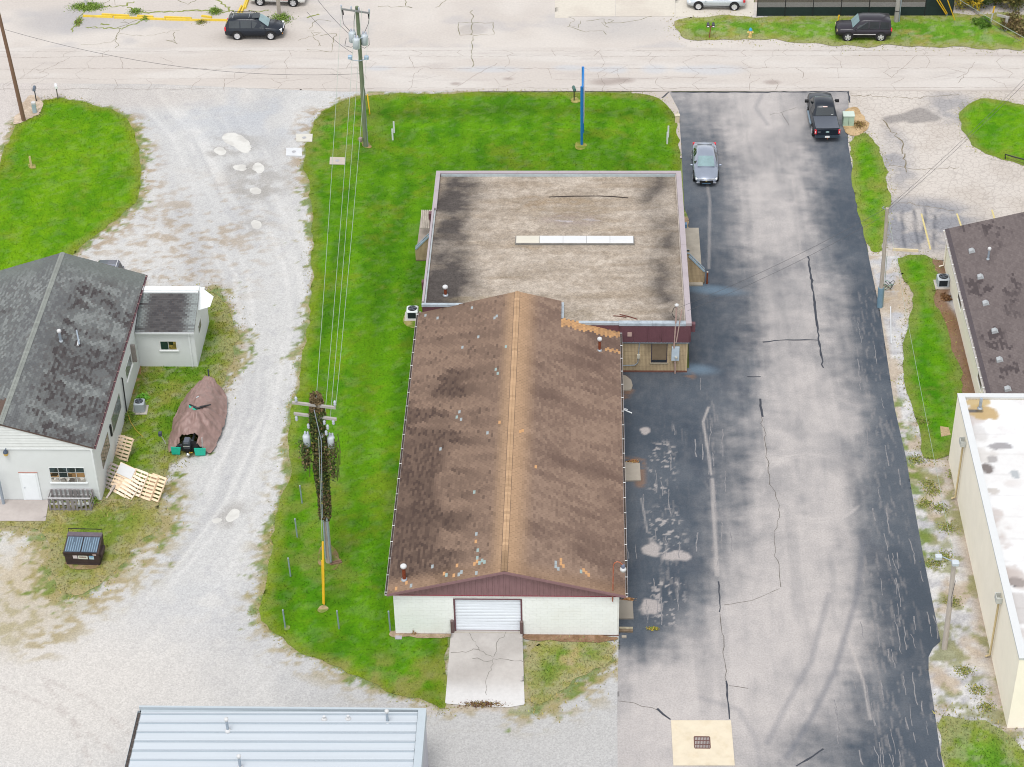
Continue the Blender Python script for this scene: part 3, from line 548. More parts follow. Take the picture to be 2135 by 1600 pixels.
# ------------------------------------------------------------------ roofs of shingle tabs, shared wall helpers
M_shin = amat('shingle', .10, 30.0, .95, .1, .35)
M_shin1 = amat('shingle_tab', .10, 30.0, .95, .1, .35, objcol=True)
def PL(px, py, A, N):                               # sight line onto a sloping plane
    d = Vector(ray(px, py)); t = (Vector(A) - CAM).dot(N) / d.dot(N); return CAM + d * t
def shingles(root, part, A, U, W, Lu, Lv, tu, tv, colfn, keep=None, indiv=300, seed=1, special=(), h=.014):
    A, U, W = Vector(A), Vector(U).normalized(), Vector(W).normalized(); N = U.cross(W)
    if N.z < 0: N = -N
    rg = np.random.RandomState(seed); nu, nv = int(Lu / tu) + 2, int(Lv / tv)
    I, J = np.meshgrid(np.arange(nu), np.arange(nv)); I, J = I.ravel(), J.ravel()
    u0 = I * tu - np.where(J % 2, tu / 2, 0.0) + (rg.rand(len(I)) - .5) * .01; u1 = np.minimum(u0 + tu - .012, Lu); u0 = np.maximum(u0, 0)
    k = u1 - u0 > .04; I, J, u0, u1 = I[k], J[k], u0[k], u1[k]
    v0 = J * tv; uc, vc = (u0 + u1) / 2, v0 + tv / 2
    if keep is not None:
        k = keep(uc, vc); u0, u1, v0, uc, vc = u0[k], u1[k], v0[k], uc[k], vc[k]
    col = colfn(uc, vc, rg)
    for px, py, cc, n in special:                   # replaced tabs
        q = PL(px, py, A, N) - A; d = (uc - q.dot(U)) ** 2 + (vc - q.dot(W)) ** 2; col[np.argsort(d)[:n]] = c(*cc)
    An, Un, Wn, Nn = (np.array(q) for q in (A, U, W, N)); n = len(u0)
    lift = h * rg.uniform(.75, 1.35, n)
    pt = lambda u, v, l: An + u[:, None] * Un + v[:, None] * Wn + np.asarray(l)[:, None] * Nn
    z = np.full(n, .001); vt = v0 + tv * 1.12
    V8 = np.stack([pt(u0, v0, lift), pt(u1, v0, lift), pt(u1, vt, z + .003), pt(u0, vt, z + .003), pt(u0, v0, z), pt(u1, v0, z)], 1)
    mid = V8[:, 0]; dist = ((mid - np.array(CAM)) ** 2).sum(1); order = np.argsort(dist)
    full = (u1 - u0) > tu * .8
    near = [i for i in order if full[i]][:indiv]; isn = np.zeros(n, bool); isn[near] = True
    off = np.array(root.location)
    rest = ~isn; Vr = V8[rest].reshape(-1, 3); m = rest.sum(); b = np.arange(m)[:, None] * 6
    Q = np.concatenate([b + np.array([[0, 1, 2, 3]]), b + np.array([[4, 5, 1, 0]]), b + np.array([[4, 0, 3, 3]])[:, :4], b + np.array([[1, 5, 2, 2]])], 0)
    quads = np.concatenate([b + np.array([[0, 1, 2, 3]]), b + np.array([[4, 5, 1, 0]])], 0)
    if m: fastmesh('shingle_courses', Vr, quads, M_shin, part, col=np.repeat(col[rest], 6, 0), kind='stuff')
    if len(near):
        w2 = tu - .012
        mb = MB().add([(0, 0, h), (w2, 0, h), (w2, tv * 1.12, .004), (0, tv * 1.12, .004), (0, 0, .001), (w2, 0, .001)], [(0, 1, 2, 3), (4, 5, 1, 0), (4, 0, 3), (1, 5, 2)])
        me = mb.mesh('shingle'); me.materials.append(M_shin1)
        R = Matrix((U, W, N)).transposed().to_4x4()
        for i in near:
            o = bpy.data.objects.new('shingle', me); COL.objects.link(o); o.parent = part
            R.translation = Vector(An + u0[i] * Un + v0[i] * Wn); o.matrix_local = R; o.color = (*col[i], 1)
    return N
def part(mb, name, m, root, parent=None, **kw):      # world-space geometry under an unrotated thing
    o = mb.build(name, m, parent or root, **kw)
    if parent is None: o.location = -Vector(root.location)
    return o
def bricks(mb, A, U, N, W, H, bw, bh, proud=.012, mask=None, gap=.012):
    """stacked bricks on an upright face; A lower corner, U along, N out of the wall"""
    A, U, N = Vector(A), Vector(U), Vector(N); Z = Vector((0, 0, 1))
    for i in range(int(W / bw)):
        for j in range(int(H / bh)):
            u, z = i * bw + gap / 2, j * bh + gap / 2
            if mask and not mask(u + bw / 2, z + bh / 2): continue
            a = A + U * u + Z * z; p = [a, a + U * (bw - gap), a + U * (bw - gap) + Z * (bh - gap), a + Z * (bh - gap)]
            mb.add(p + [q + N * proud for q in p], [(4, 5, 6, 7), (0, 1, 5, 4), (1, 2, 6, 5), (2, 3, 7, 6), (3, 0, 4, 7)])
    return mb
def window(root, quad_lo, quad_hi, face, depth, nx, ny, mf, mg, sill=None, ms=None, inset=.05, fr=.05):
    """upright window on a wall facing 'face' (+1,-1 axis letter); quad in wall coordinates (a0,z0)-(a1,z1)"""
    ax, s, pos = face; a0, z0 = quad_lo; a1, z1 = quad_hi
    def bx(mb, u0, u1, w0, w1, d0, d1):
        lo, hi = sorted((pos + s * d0, pos + s * d1))
        return mb.box(u0, u1, lo, hi, w0, w1) if ax == 'y' else mb.box(lo, hi, u0, u1, w0, w1)
    f = MB(); bx(f, a0, a1, z0, z0 + fr, -inset, .02); bx(f, a0, a1, z1 - fr, z1, -inset, .02); bx(f, a0, a0 + fr, z0 + fr, z1 - fr, -inset, .02); bx(f, a1 - fr, a1, z0 + fr, z1 - fr, -inset, .02)
    wn = part(f, 'window', mf, root)
    iu, iw = (a1 - a0 - 2 * fr) / nx, (z1 - z0 - 2 * fr) / ny; bar = .018
    for i in range(nx):
        for j in range(ny):
            u, w_ = a0 + fr + i * iu, z0 + fr + j * iw
            part(bx(MB(), u + bar, u + iu - bar, w_ + bar, w_ + iw - bar, -inset + .005, -inset + .012), 'pane', mg[(i + j * nx) % len(mg)] if isinstance(mg, list) else mg, root, wn)
    g = MB()
    for i in range(1, nx): bx(g, a0 + fr + i * iu - bar, a0 + fr + i * iu + bar, z0 + fr, z1 - fr, -inset, -.005)
    for j in range(1, ny): bx(g, a0 + fr, a1 - fr, z0 + fr + j * iw - bar, z0 + fr + j * iw + bar, -inset, -.008)
    if g.v: part(g, 'muntin', mf, root, wn)
    if ms: part(bx(MB(), a0 - .06, a1 + .06, z0 - .08, z0, -.02, .07), 'sill', ms, root, wn)
    return wn
def gutter(mb, a, b, out, w_=.13, d=.11, t=.012):
    """open trough from a to b, hanging outward along 'out'"""
    a, b, out = Vector(a), Vector(b), Vector(out).normalized(); Z = Vector((0, 0, 1))
    pr = [(0, 0), (0, -d), (w_, -d), (w_, 0), (w_ - t, 0), (w_ - t, -d + t), (t, -d + t), (t, 0)]
    q = [p + out * u + Z * v for p in (a, b) for u, v in pr]; n = 8
    mb.add(q, [(i, (i + 1) % n, n + (i + 1) % n, n + i) for i in range(n)])
    for k in (0, n): mb.add([q[k + 0], q[k + 1], q[k + 2], q[k + 3]], [(0, 1, 2, 3)])
    return mb
def hangers(mb, a, b, out, w_=.13, step=1.35):
    a, b, out = Vector(a), Vector(b), Vector(out).normalized(); L = (b - a).length; d = (b - a).normalized(); n = int(L / step)
    for i in range(n + 1):
        p = a + d * (.15 + i * (L - .3) / n) + Vector((0, 0, .008)); q = p + out * (w_ + .01)
        mb.box(min(p.x, q.x) - .004, max(p.x, q.x) + .004, min(p.y, q.y) - .014, max(p.y, q.y) + .014, p.z, p.z + .012)
    return mb

white = mat('white_paint', (.78, .79, .77), .6, .05, 2.0)
cream = mat('cream_wall', (.85, .79, .665), .85, .03, .8, bump=.1, dirt=(.79, .73, .60), dscale=.5, damt=.4)
maroon = mat('maroon_metal', c(104, 70, 76, 1.15), .45, .08, 2.0)
maroon2 = mat('maroon_trim', c(138, 106, 108, 1.25), .5, .08, 2.0)
coping_m = mat('coping_mauve', c(196, 184, 188), .5, .05, 3.0, dirt=c(160, 146, 148), dscale=1.5, damt=.4)
coping_g = mat('coping_grey', c(172, 182, 190, 1.3), .45, .08, 3.0, dirt=c(110, 118, 124), dscale=2, damt=.5)
tarblk = mat('roof_tar', c(60, 58, 60), .7, .1)
alu = mat('aluminium', c(190, 196, 202, 1.4), .35, .06, 4.0, metal=.6)
galv = mat('galvanised', c(176, 188, 200, 1.4), .45, .1, 6.0, metal=.35)
rust = mat('rust', c(120, 58, 32, 1.2), .85, .25, 8.0)
rustpipe = mat('rusty_pipe', c(165, 96, 70, 1.3), .85, .25, 8.0, dirt=c(196, 170, 155), dscale=3, damt=.7)
pinkpipe = mat('faded_pipe', c(188, 160, 150, 1.4), .8, .1, 5.0)
darkgl = glass('dark_glass', (.02, .025, .03))
tanbrick = mat('tan_brick', c(178, 158, 126, 1.15), .85, .16, 1.2, dirt=c(92, 80, 64, 1.2), dscale=.9, damt=.75, stretch=(1, 1, .35))
mortar = mat('mortar', c(120, 104, 84, 1.2), .95, .1)
redbase = mat('red_base', c(112, 74, 62, 1.2), .9, .2, 4)
blkpl = mat('black_plastic', (.02, .02, .022), .5, .1)
capwh = mat('vent_cap_white', c(238, 238, 238), .5, .03)
def vent_pipe(root, foot, h, r, mp, name='vent_pipe', cap=True, collar=True):
    q = Vector(foot); p = part(MB().tube([q - Vector((0, 0, .08)), q + Vector((0, 0, h))], r, 10), name, mp, root)
    if collar: part(MB().lathe([(r * 1.9, q.z - .02), (r * 1.9, q.z + .03), (r * 1.15, q.z + .10)], q.x, q.y, 12), 'collar', alu, root, p)
    if cap: part(MB().lathe([(r * 1.1, q.z + h - .10), (r * 1.75, q.z + h - .02), (r * 1.75, q.z + h + .08), (r * 1.2, q.z + h + .13)], q.x, q.y, 14), 'cap', capwh, root, p)
    return p

# ------------------------------------------------------------------ main building: block workshop with shingle gable, flat-roofed brick front
mb_ = thing('commercial_building', 'long brown shingle gabled workshop joined to a flat gravel roofed brick office', 'building')
XL, XR, XC, ZE, ZR, YF, YB, YB2, XN = -.28, 12.62, 6.10, 3.27, 4.98, -.30, 26.05, 24.16, 8.85
sl_l, sl_r = (ZR - ZE) / (XC - XL), (ZR - ZE) / (XR - XC)
deck = mat('roof_deck', c(110, 90, 80), .9, .1)
zr = lambda x: ZR - (x - XC) * sl_r if x > XC else ZR - (XC - x) * sl_l
rf = part(MB().slab([(XL, YF, ZE), (XC, YF, ZR), (XC, YB, ZR), (XL, YB, ZE)], -.10), 'west_roof_slope', deck, mb_)
rr = part(MB().slab([(XC, YF, ZR), (XR, YF, ZE), (XR, YB2, ZE), (XN, YB2, zr(XN)), (XN, YB, zr(XN)), (XC, YB, ZR)], -.10), 'east_roof_slope', deck, mb_)
def roofcol_w(u, v, rg):                              # u along the eave northward, v up the slope
    n = fbm(u + v * .22, v, .55, 2.6, s=401); m = rg.rand(len(u))
    col = mix(ca((136, 114, 100)), ca((156, 131, 114)), sst(.28, .72, n * .8 + m * .2))
    dk = sst(.49, .62, fbm(u + v * .28, v, .9, 2.6, s=402)) * sst(5.6, 3.0, v) * sst(25, 18, u)
    dk = np.maximum(dk, sst(3.2, 2.2, v) * sst(.36, .5, fbm(u, v, 4, 3, s=403)) * sst(15.5, 12, u) * sst(.4, 1.6, u))
    col = mix(col, ca((78, 64, 60)), np.clip(dk * (.35 + .75 * m), 0, 1) * .85)
    col = mix(col, ca((86, 72, 66)), (m > .965) * .6)
    col = mix(col, ca((194, 161, 129)), sst(5.5, 6.5, v) * .85); col = mix(col, ca((176, 144, 116)), sst(1.6, .2, u) * .45)
    return col * (1 + (m[:, None] - .5) * .10)
def roofcol_e(u, v, rg):
    n = fbm(u - v * .22, v, .55, 2.6, s=411); m = rg.rand(len(u))
    col = mix(ca((138, 115, 102)), ca((162, 137, 120)), sst(.28, .72, n * .8 + m * .2))
    dk = sst(.50, .68, fbm(u - v * .35, v, 1.5, 4.0, s=412))
    col = mix(col, ca((108, 88, 80)), dk * .6)
    col = mix(col, ca((104, 86, 78)), (m > .97) * .5)
    col = mix(col, ca((200, 165, 131)), sst(5.1, 6.5, v) * .85)
    col = mix(col, ca((170, 138, 110)), sst(1.5, .1, u) * .5)
    or_ = (np.abs(u - (YB2 - YF) + .45) < .42 + .2 * (m - .5)) & (v < 3.9)
    or_ |= (np.abs(u - 22.15) < .16) & (v < 1.0)
    col = mix(col, ca((218, 170, 120)), or_ * (.6 + .4 * m))
    return col * (1 + (m[:, None] - .5) * .09)
LU, LW = YB - YF, math.hypot(XC - XL, ZR - ZE); LE = math.hypot(XR - XC, ZR - ZE)
OR, GY, TL = (222, 172, 124), (180, 188, 190), (172, 190, 186)
spw = [(993, 1115, GY, 1), (990, 1128, OR, 1), (1000, 1147, TL, 1), (998, 1162, TL, 1), (994, 1172, OR, 2), (1003, 1172, TL, 3), (953, 1181, OR, 1), (924, 1195, OR, 1), (946, 1197, OR, 1), (933, 1201, TL, 1), (957, 1196, GY, 2), (995, 1195, GY, 1), (904, 1183, GY, 1), (825, 1228, OR, 1), (852, 1214, OR, 1), (838, 1212, OR, 1), (858, 1220, GY, 1),
       (1034, 660, GY, 2), (1000, 703, GY, 1), (966, 725, GY, 1), (1057, 722, TL, 1), (1037, 770, TL, 1), (1034, 780, TL, 1), (955, 870, TL, 1), (962, 872, GY, 1), (958, 862, GY, 1), (918, 935, GY, 1), (992, 1027, TL, 1), (1040, 880, OR, 1), (1016, 906, GY, 1), (985, 640, GY, 1), (889, 659, GY, 1), (912, 664, GY, 1)]
spe = [(1159, 1172, GY, 1), (1163, 1183, GY, 1), (1162, 1187, GY, 1), (1168, 1169, OR, 1), (1173, 1180, OR, 2), (1209, 1193, TL, 1), (1217, 1187, OR, 1), (1221, 1192, OR, 1), (1226, 1198, OR, 1), (1116, 975, OR, 1), (1085, 900, OR, 2)]
NW = shingles(mb_, rf, (XL, YF, ZE), (0, 1, 0), (XC - XL, 0, ZR - ZE), LU, LW - .08, .305, .142, roofcol_w, None, 300, 1, spw)
NE_ = shingles(mb_, rr, (XR, YF, ZE), (0, 1, 0), (XC - XR, 0, ZR - ZE), LU, LE - .08, .305, .142, roofcol_e,
         lambda u, v: ~((u > YB2 - YF) & (v < (XR - XN) / (XR - XC) * LE)), 300, 2, spe)
rg = np.random.RandomState(9)
cm = MB().slab([(-.16, 0, -.042), (0, 0, .012), (0, .27, .004), (-.16, .27, -.050)], .02); cm.slab([(0, 0, .012), (.16, 0, -.042), (.16, .27, -.050), (0, .27, .004)], .02)
cme = cm.mesh('ridge_cap'); cme.materials.append(M_shin1)
for i in range(int(LU / .235)):
    o = bpy.data.objects.new('ridge_cap', cme); COL.objects.link(o); o.parent = mb_; o.location = (XC, YF + i * .235, ZR + .012)
    f = .9 + .2 * rg.rand() if i > 6 else .62 + .1 * i / 6
    o.color = (*(np.array(c(206, 171, 136)) * f * (.9 + .2 * rg.rand())), 1)
# gable end: ribbed maroon panels, rake boards, soffit
pw = .305; x = -.06
while x < 12.34:
    x1 = min(x + pw - .004, 12.36); zt = lambda q: zr(q) - .14
    if x < XC < x1: tops = [(x1, -.055, zt(x1)), (XC, -.055, zt(XC)), (x, -.055, zt(x))]
    else: tops = [(x1, -.055, zt(x1)), (x, -.055, zt(x))]
    if max(t[2] for t in tops) > 3.06:
        p = MB().slab([(x, -.055, 3.02), (x1, -.055, 3.02)] + tops, .02)
        xr_ = x + .03; p.slab([(xr_, -.075, 3.02), (xr_ + .06, -.075, 3.02), (xr_ + .06, -.075, zt(xr_ + .06)), (xr_, -.075, zt(xr_))], .022)
        part(p, 'siding_panel', maroon2, mb_)
    x += pw
redtrim = mat('red_trim', c(150, 70, 82, 1.2), .5, .05)
part(MB().box(-.10, 12.40, -.10, -.02, 2.97, 3.015), 'base_trim', redtrim, mb_)
for s_, nm in ((0, 'west'), (1, 'east')):
    a, b = ((XL - .02, ZE), (XC, ZR)) if not s_ else ((XC, ZR), (XR + .02, ZE))
    part(MB().slab([(a[0], YF - .025, a[1] - .17), (b[0], YF - .025, b[1] - .17), (b[0], YF - .025, b[1] - .005), (a[0], YF - .025, a[1] - .005)], -.03), 'rake_board', maroon2, mb_)
    part(MB().slab([(a[0], YF + .005, a[1] - .16), (b[0], YF + .005, b[1] - .16), (b[0], -.03, b[1] - .16), (a[0], -.03, a[1] - .16)], .015), 'soffit', maroon, mb_)
# concrete-block walls
blkw = mat('painted_block', (.73, .75, .72), .7, .035, 1.2, dirt=(.64, .63, .56), dscale=.7, damt=.35, bump=.15, bscale=30)
blkj = mat('painted_joint', (.62, .62, .58), .9, .1)
DX0, DX1, DZ0, DZ1 = 3.36, 6.93, .27, 2.63
wall = MB(); wall.box(.004, DX0 - .05, .004, .2, 0, 3.0); wall.box(DX1 + .05, 12.296, .004, .2, 0, 3.0); wall.box(DX0 - .05, DX1 + .05, .004, .2, DZ1 + .05, 3.0)
bw = part(wall, 'block_wall', blkj, mb_)
part(MB().box(0, .2, .2, 26.1, 0, 3.2).box(12.1, 12.3, .2, 24.1, 0, 3.2), 'side_wall', blkw, mb_)
full = MB().box(0, .392, -.006, .02, 0, .192).mesh('block'); half = MB().box(0, .192, -.006, .02, 0, .192).mesh('block')
full.materials.append(blkw); half.materials.append(blkw); cells = []
for j in range(15):
    xx = -.2 if j % 2 else 0.0
    while xx < 12.29:
        a, L = xx, .4
        if a < 0: a, L = 0.0, .2
        if a + L > 12.31: L = .2
        z = j * .2
        segs = [(a, a + L)] if a + L < 12.32 else []
        if z < DZ1 + .02: segs = [sg_ for t0, t1 in segs for sg_ in ((t0, min(t1, DX0 - .095)), (max(t0, DX1 + .095), t1)) if sg_[1] - sg_[0] > .04]
        cells += [(t0, z, t1 - t0) for t0, t1 in segs]
        xx += .4
extra = MB()
for i, (a, z, L) in enumerate(cells):
    if i < 300:
        o = bpy.data.objects.new('block', full); COL.objects.link(o); o.parent = bw; o.location = (a + .004, 0, z + .004); o.scale = ((L - .008) / .392, 1, 1)
    else: extra.box(a + .004, a + L - .004, -.006, .02, z + .004, z + .196)
part(extra, 'upper_blocks', blkw, mb_, bw, kind='stuff')
jamb = MB()
for a, b in ((DX0 - .09, DX0), (DX1, DX1 + .09)): jamb.box(a, b, -.02, .12, .2, DZ1 + .06)
jamb.box(DX0, DX1, -.02, .12, DZ1, DZ1 + .07)
part(jamb, 'door_jamb', maroon, mb_)
gd = part(MB().box(DX0, DX1, .10, .13, DZ0, DZ1), 'garage_door', white, mb_)
doorw = mat('door_white', (.68, .72, .765), .45, .03, 2.0); nS = 11; sh = (DZ1 - DZ0) / nS
slm = MB().add([(0, .012, .005), (DX1 - DX0, .012, .005), (DX1 - DX0, 0, .04), (0, 0, .04), (DX1 - DX0, 0, sh - .03), (0, 0, sh - .03), (DX1 - DX0, .012, sh - .002), (0, .012, sh - .002)], [(0, 1, 2, 3), (3, 2, 4, 5), (5, 4, 6, 7)]).mesh('door_slat'); slm.materials.append(doorw)
for i in range(nS):
    o = bpy.data.objects.new('door_slat', slm); COL.objects.link(o); o.parent = gd; o.location = (DX0, .065, DZ0 + i * sh)
part(MB().box(DX0, DX1, .05, .1, DZ0 - .03, DZ0), 'bottom_seal', maroon, mb_, gd)
part(MB().box(-.02, DX0 - .1, -.02, .15, -.05, .06).box(DX1 + .1, 12.32, -.02, .15, -.05, .06), 'foundation', redbase, mb_)
# gutters
for nm, xx, ou, yb in (('west', XL, -1, YB), ('east', XR, 1, YB2 - .1)):
    g = part(gutter(MB(), (xx + ou * .005, YF, ZE - .01), (xx + ou * .005, yb, ZE - .01), (ou, 0, 0)), 'gutter', mat('gutter_%s' % nm, c(205, 196, 196, 1.4), .45, .1, 3), mb_)
    part(hangers(MB(), (xx, YF, ZE - .01), (xx, yb, ZE - .01), (ou, 0, 0)), 'hangers', white, mb_, g, kind='stuff')
    part(MB().box(min(xx + ou * .02, xx + ou * .12), max(xx + ou * .02, xx + ou * .12), YF + .02, yb - .02, ZE - .10, ZE - .07), 'leaf_litter', mat('leaf_litter_%s' % nm, c(84, 74, 66), .95, .5, 9), mb_, g)
# roof pipes and gooseneck yard lamp
q = PL(843, 1209, (XL, YF, ZE), NW); vent_pipe(mb_, q, .95, .10, rust)
q = PL(1250, 731, (XR, YF, ZE), NE_); vent_pipe(mb_, q, .85, .085, rust)
a = VY(1277.5, 1243, -.10); b = VY(1279, 1180, -.10)
lp = part(MB().tube([a - Vector((0, 0, .4)), a, b, b + Vector((.06, .02, .18)), b + Vector((.2, .03, .27)), b + Vector((.36, .03, .2)), b + Vector((.5, .03, .02))], .035, 8), 'lamp_arm', rustpipe, mb_)
lq = b + Vector((.52, .03, -.32))
part(MB().lathe([(.16, 0), (.18, .02), (.17, .10), (.05, .20)], 0, 0, 14, Matrix.Translation(lq)), 'lamp_shade', capwh, mb_, lp)
part(MB().lathe([(.10, .16), (.11, .30), (.08, .36), (.03, .40)], 0, 0, 12, Matrix.Translation(lq)), 'lamp_head', mat('lamp_grey', c(120, 128, 150), .5, .1), mb_, lp)
part(MB().lathe([(.13, -.10), (.17, -.02), (.17, .005)], 0, 0, 14, Matrix.Translation(lq)), 'lens', mat('lens', c(214, 208, 200), .3, .05), mb_, lp)
# --- flat-roofed front
FX0, FX1, FY0, FY1, FYL = .02, 17.05, 24.12, 42.28, 26.12
def flat_col(X, Y):
    n = fbm(X, Y, 2.5, 1.0, s=421, oct=5); m = fbm(X, Y, .5, .3, s=422)
    col = mix(ca((178, 164, 148)), ca((206, 193, 178)), sst(.3, .7, n * .55 + fbm(X, Y, .3, s=431, oct=3) * .45))
    col = mix(col, ca((158, 140, 118)), sst(.5, .7, fbm(X, Y, 4, .7, s=423)) * .4)
    # algae and soot by the edges: a wandering dark band
    w1 = 1.25 + (fbm(X * 0, Y, 3.2, s=424) - .5) * 1.6; w2 = 15.55 + (fbm(X * 0, Y, 2.6, s=425) - .5) * 1.8
    b1 = np.exp(-((X - w1) / (1.05 + .7 * sst(.4, .6, fbm(X, Y, 2, s=426)))) ** 2) * (.55 + .45 * sst(.3, .6, fbm(X, Y, 1.6, s=427)))
    b2 = np.exp(-((X - w2) / .85) ** 2) * (.35 + .6 * sst(.3, .6, fbm(X, Y, 1.4, s=428)))
    sp = .25 * sst(5.5, 2.0, X) * sst(.45, .6, fbm(X, Y, 3, .6, s=429)) + .2 * sst(12.5, 15.5, X)
    col = mix(col, ca((80, 75, 74)), np.clip((b1 * 1.05 + b2 * .70) * (.7 + .55 * m) + sp * .8 + blob(X, Y, 925, 700, 2.2, 2.0, .6) * .55, 0, .93))
    col = mix(col, ca((178, 156, 118)), blob(X, Y, 905, 430, 1, 3.2, .7) * .6 * sst(.35, .6, m))
    # ponding stains and bare laps in the middle
    for px, py, rx, ry, a, cc in ((1190, 458, 2.2, .9, .75, (164, 150, 142)), (1190, 440, 3.2, .8, .45, (150, 132, 108)), (1110, 420, 1.2, .9, .5, (150, 128, 102)), (1180, 420, 2.4, .5, .5, (160, 138, 110)), (1095, 515, 1.3, .5, .5, (166, 146, 118)), (1200, 655, 1.5, .7, .5, (140, 128, 108)), (1010, 625, 2.5, .5, .35, (176, 160, 128))):
        q = P(px, py, 3.75); u, v = (X - q.x) / rx, (Y - q.y) / ry; col = mix(col, ca(cc), (1 - sst(.5, 1.3, np.hypot(u, v))) * a * sst(.3, .6, m))
    col = mix(col, ca((196, 188, 188)), sst(.6, .68, fbm(X, Y, .9, .25, s=430)) * np.exp(-(((X - 9.6) / 2) ** 2 + ((Y - 36.4) / .8) ** 2)) * .9)
    return col * (1 + (m[..., None] - .5) * .35)
fl = [(FX0 + .2, FYL + .2), (XN - .1, FYL + .2), (XN - .1, FY0 + .2), (FX1 - .2, FY0 + .2), (FX1 - .2, FY1 - .2), (FX0 + .2, FY1 - .2)]
fr_ = sheet('flat_roof', fl, 3.72, .085, flat_col, amat('roof_gravel', .34, 9.0, .95, .1, .6), parent=mb_)
walls = MB().prism([(.1, FYL + .1), (XN + .1, FYL + .1), (XN + .1, FY0 + .05), (FX1 - .1, FY0 + .05), (FX1 - .1, FY1 - .1), (.1, FY1 - .1)], 0, 3.70)
part(walls, 'office_wall', mortar, mb_)
# maroon fascia band of ribbed metal, standing proud of the brick
fz0, fz1 = 2.5, 3.80
def band(x0, y0, x1, y1, ox, oy):
    L = math.hypot(x1 - x0, y1 - y0); n = max(1, int(round(L / .9)))
    for i in range(n):
        t0, t1 = i / n, (i + 1) / n - .003
        a = Vector((x0 + (x1 - x0) * t0, y0 + (y1 - y0) * t0, fz0)); b = Vector((x0 + (x1 - x0) * t1, y0 + (y1 - y0) * t1, fz0)); o_ = Vector((ox, oy, 0))
        p = MB(); p.add([a, b, b + Vector((0, 0, fz1 - fz0)), a + Vector((0, 0, fz1 - fz0))] + [q + o_ * .05 for q in (a, b, b + Vector((0, 0, fz1 - fz0)), a + Vector((0, 0, fz1 - fz0)))], [(4, 5, 6, 7), (0, 1, 5, 4), (2, 3, 7, 6), (0, 4, 7, 3), (1, 2, 6, 5)])
        k = 5
        for j in range(k):
            s0 = a + (b - a) * ((j + .3) / k); s1 = a + (b - a) * ((j + .5) / k); Zh = Vector((0, 0, fz1 - fz0))
            f0, f1 = s0 + o_ * .05, s1 + o_ * .05
            p.add([f0, f1, f1 + Zh, f0 + Zh, f0 + o_ * .02, f1 + o_ * .02, f1 + Zh + o_ * .02, f0 + Zh + o_ * .02], [(4, 5, 6, 7), (0, 4, 7, 3), (1, 2, 6, 5)])
        part(p, 'fascia_panel', maroon, mb_)
band(FX0, FYL, 3.2, FYL, 0, -1); band(8.9, FY0 - .02, 12.62, FY0 - .02, 0, -1); band(12.62, FY0 - .1, FX1, FY0 - .1, 0, -1)
band(FX1, FY0 - .1, FX1, FY1, 1, 0); band(FX1, FY1, FX0, FY1, 0, 1); band(FX0, FY1, FX0, FYL, -1, 0)
part(MB().box(12.35, FX1 - .02, FY0 - .10, FY0 + .04, 2.40, 2.495), 'fascia_trim', mat('trim_blue', c(165, 190, 200, 1.35), .5, .08), mb_)
# copings
def cope(x0, x1, y0, y1, z0=3.80, z1=4.0, m=coping_m, n=1, ax=0):
    for i in range(n):
        t0, t1 = i / n, (i + 1) / n
        if ax == 0: part(MB().box(x0 + (x1 - x0) * t0 + .004, x0 + (x1 - x0) * t1 - .004, y0, y1, z0, z1 + .003 * (i % 2)), 'coping', m, mb_)
        else: part(MB().box(x0, x1, y0 + (y1 - y0) * t0 + .004, y0 + (y1 - y0) * t1 - .004, z0, z1 + .003 * (i % 2)), 'coping', m, mb_)
cope(FX0 - .08, FX1 + .08, FY1 - .22, FY1 + .08, n=6); cope(FX1 - .28, FX1 + .08, FY0 - .16, FY1 - .22, n=6, ax=1)
cope(FX0 - .08, FX0 + .22, 37.5, FY1 - .22, n=2, ax=1); cope(FX0 - .08, FX0 + .06, FYL + .2, 37.5, n=3, ax=1)
cope(FX0 - .08, 3.1, FYL - .14, FYL + .06, z0=3.80, z1=3.98, m=coping_g); cope(8.95, 12.55, FY0 - .1, FY0 + .14, m=coping_g, z1=3.97); cope(12.55, FX1 - .28, FY0 - .18, FY0 + .14, m=coping_g, n=2)
# inner faces of the parapet: flashing
part(MB().box(FX0 + .25, FX1 - .3, FY1 - .26, FY1 - .225, 3.70, 3.92), 'flashing', mat('flash_grey', c(188, 200, 204, 1.4), .5, .1, dirt=c(110, 100, 96), damt=.3), mb_)
part(MB().box(XN - .12, XN + .22, FY0 + .16, FYL + .1, 3.70, 4.02), 'flashing', coping_g, mb_)
part(MB().box(FX0 + .07, FX0 + .17, FYL + .2, 37.4, 3.70, 3.86), 'flashing', mat('flash_white', c(206, 212, 214), .5, .1, dirt=c(120, 128, 132), damt=.5), mb_)
part(MB().box(FX1 - .36, FX1 - .29, FY0 + .2, FY1 - .3, 3.70, 3.90), 'flashing', mat('flash_tan', c(196, 184, 172), .6, .2), mb_)
# skylight strip of five white panes
sx0, sx1, sy0, sy1 = 5.8, 13.64, 33.36, 34.15
skb = part(MB().box(sx0 - .06, sx1 + .06, sy0 - .06, sy1 + .06, 3.70, 3.86), 'skylight', mat('curb', c(150, 146, 140), .7, .2), mb_)
for i in range(5):
    a, b = sx0 + (sx1 - sx0) * i / 5 + .01, sx0 + (sx1 - sx0) * (i + 1) / 5 - .01
    p = MB().add([(a, sy0, 3.86), (b, sy0, 3.86), (b, sy1, 3.86), (a, sy1, 3.86), (a, sy0 + .12, 4.0), (b, sy0 + .12, 4.0), (b, sy1 - .12, 4.0), (a, sy1 - .12, 4.0)], [(4, 5, 6, 7), (0, 1, 5, 4), (1, 2, 6, 5), (2, 3, 7, 6), (3, 0, 4, 7)])
    part(p, 'pane', mat('skylight_pane_%d' % i, c(236, 230, 214) if i == 0 else c(242, 243, 244), .35, .03, 1.0), mb_, skb)
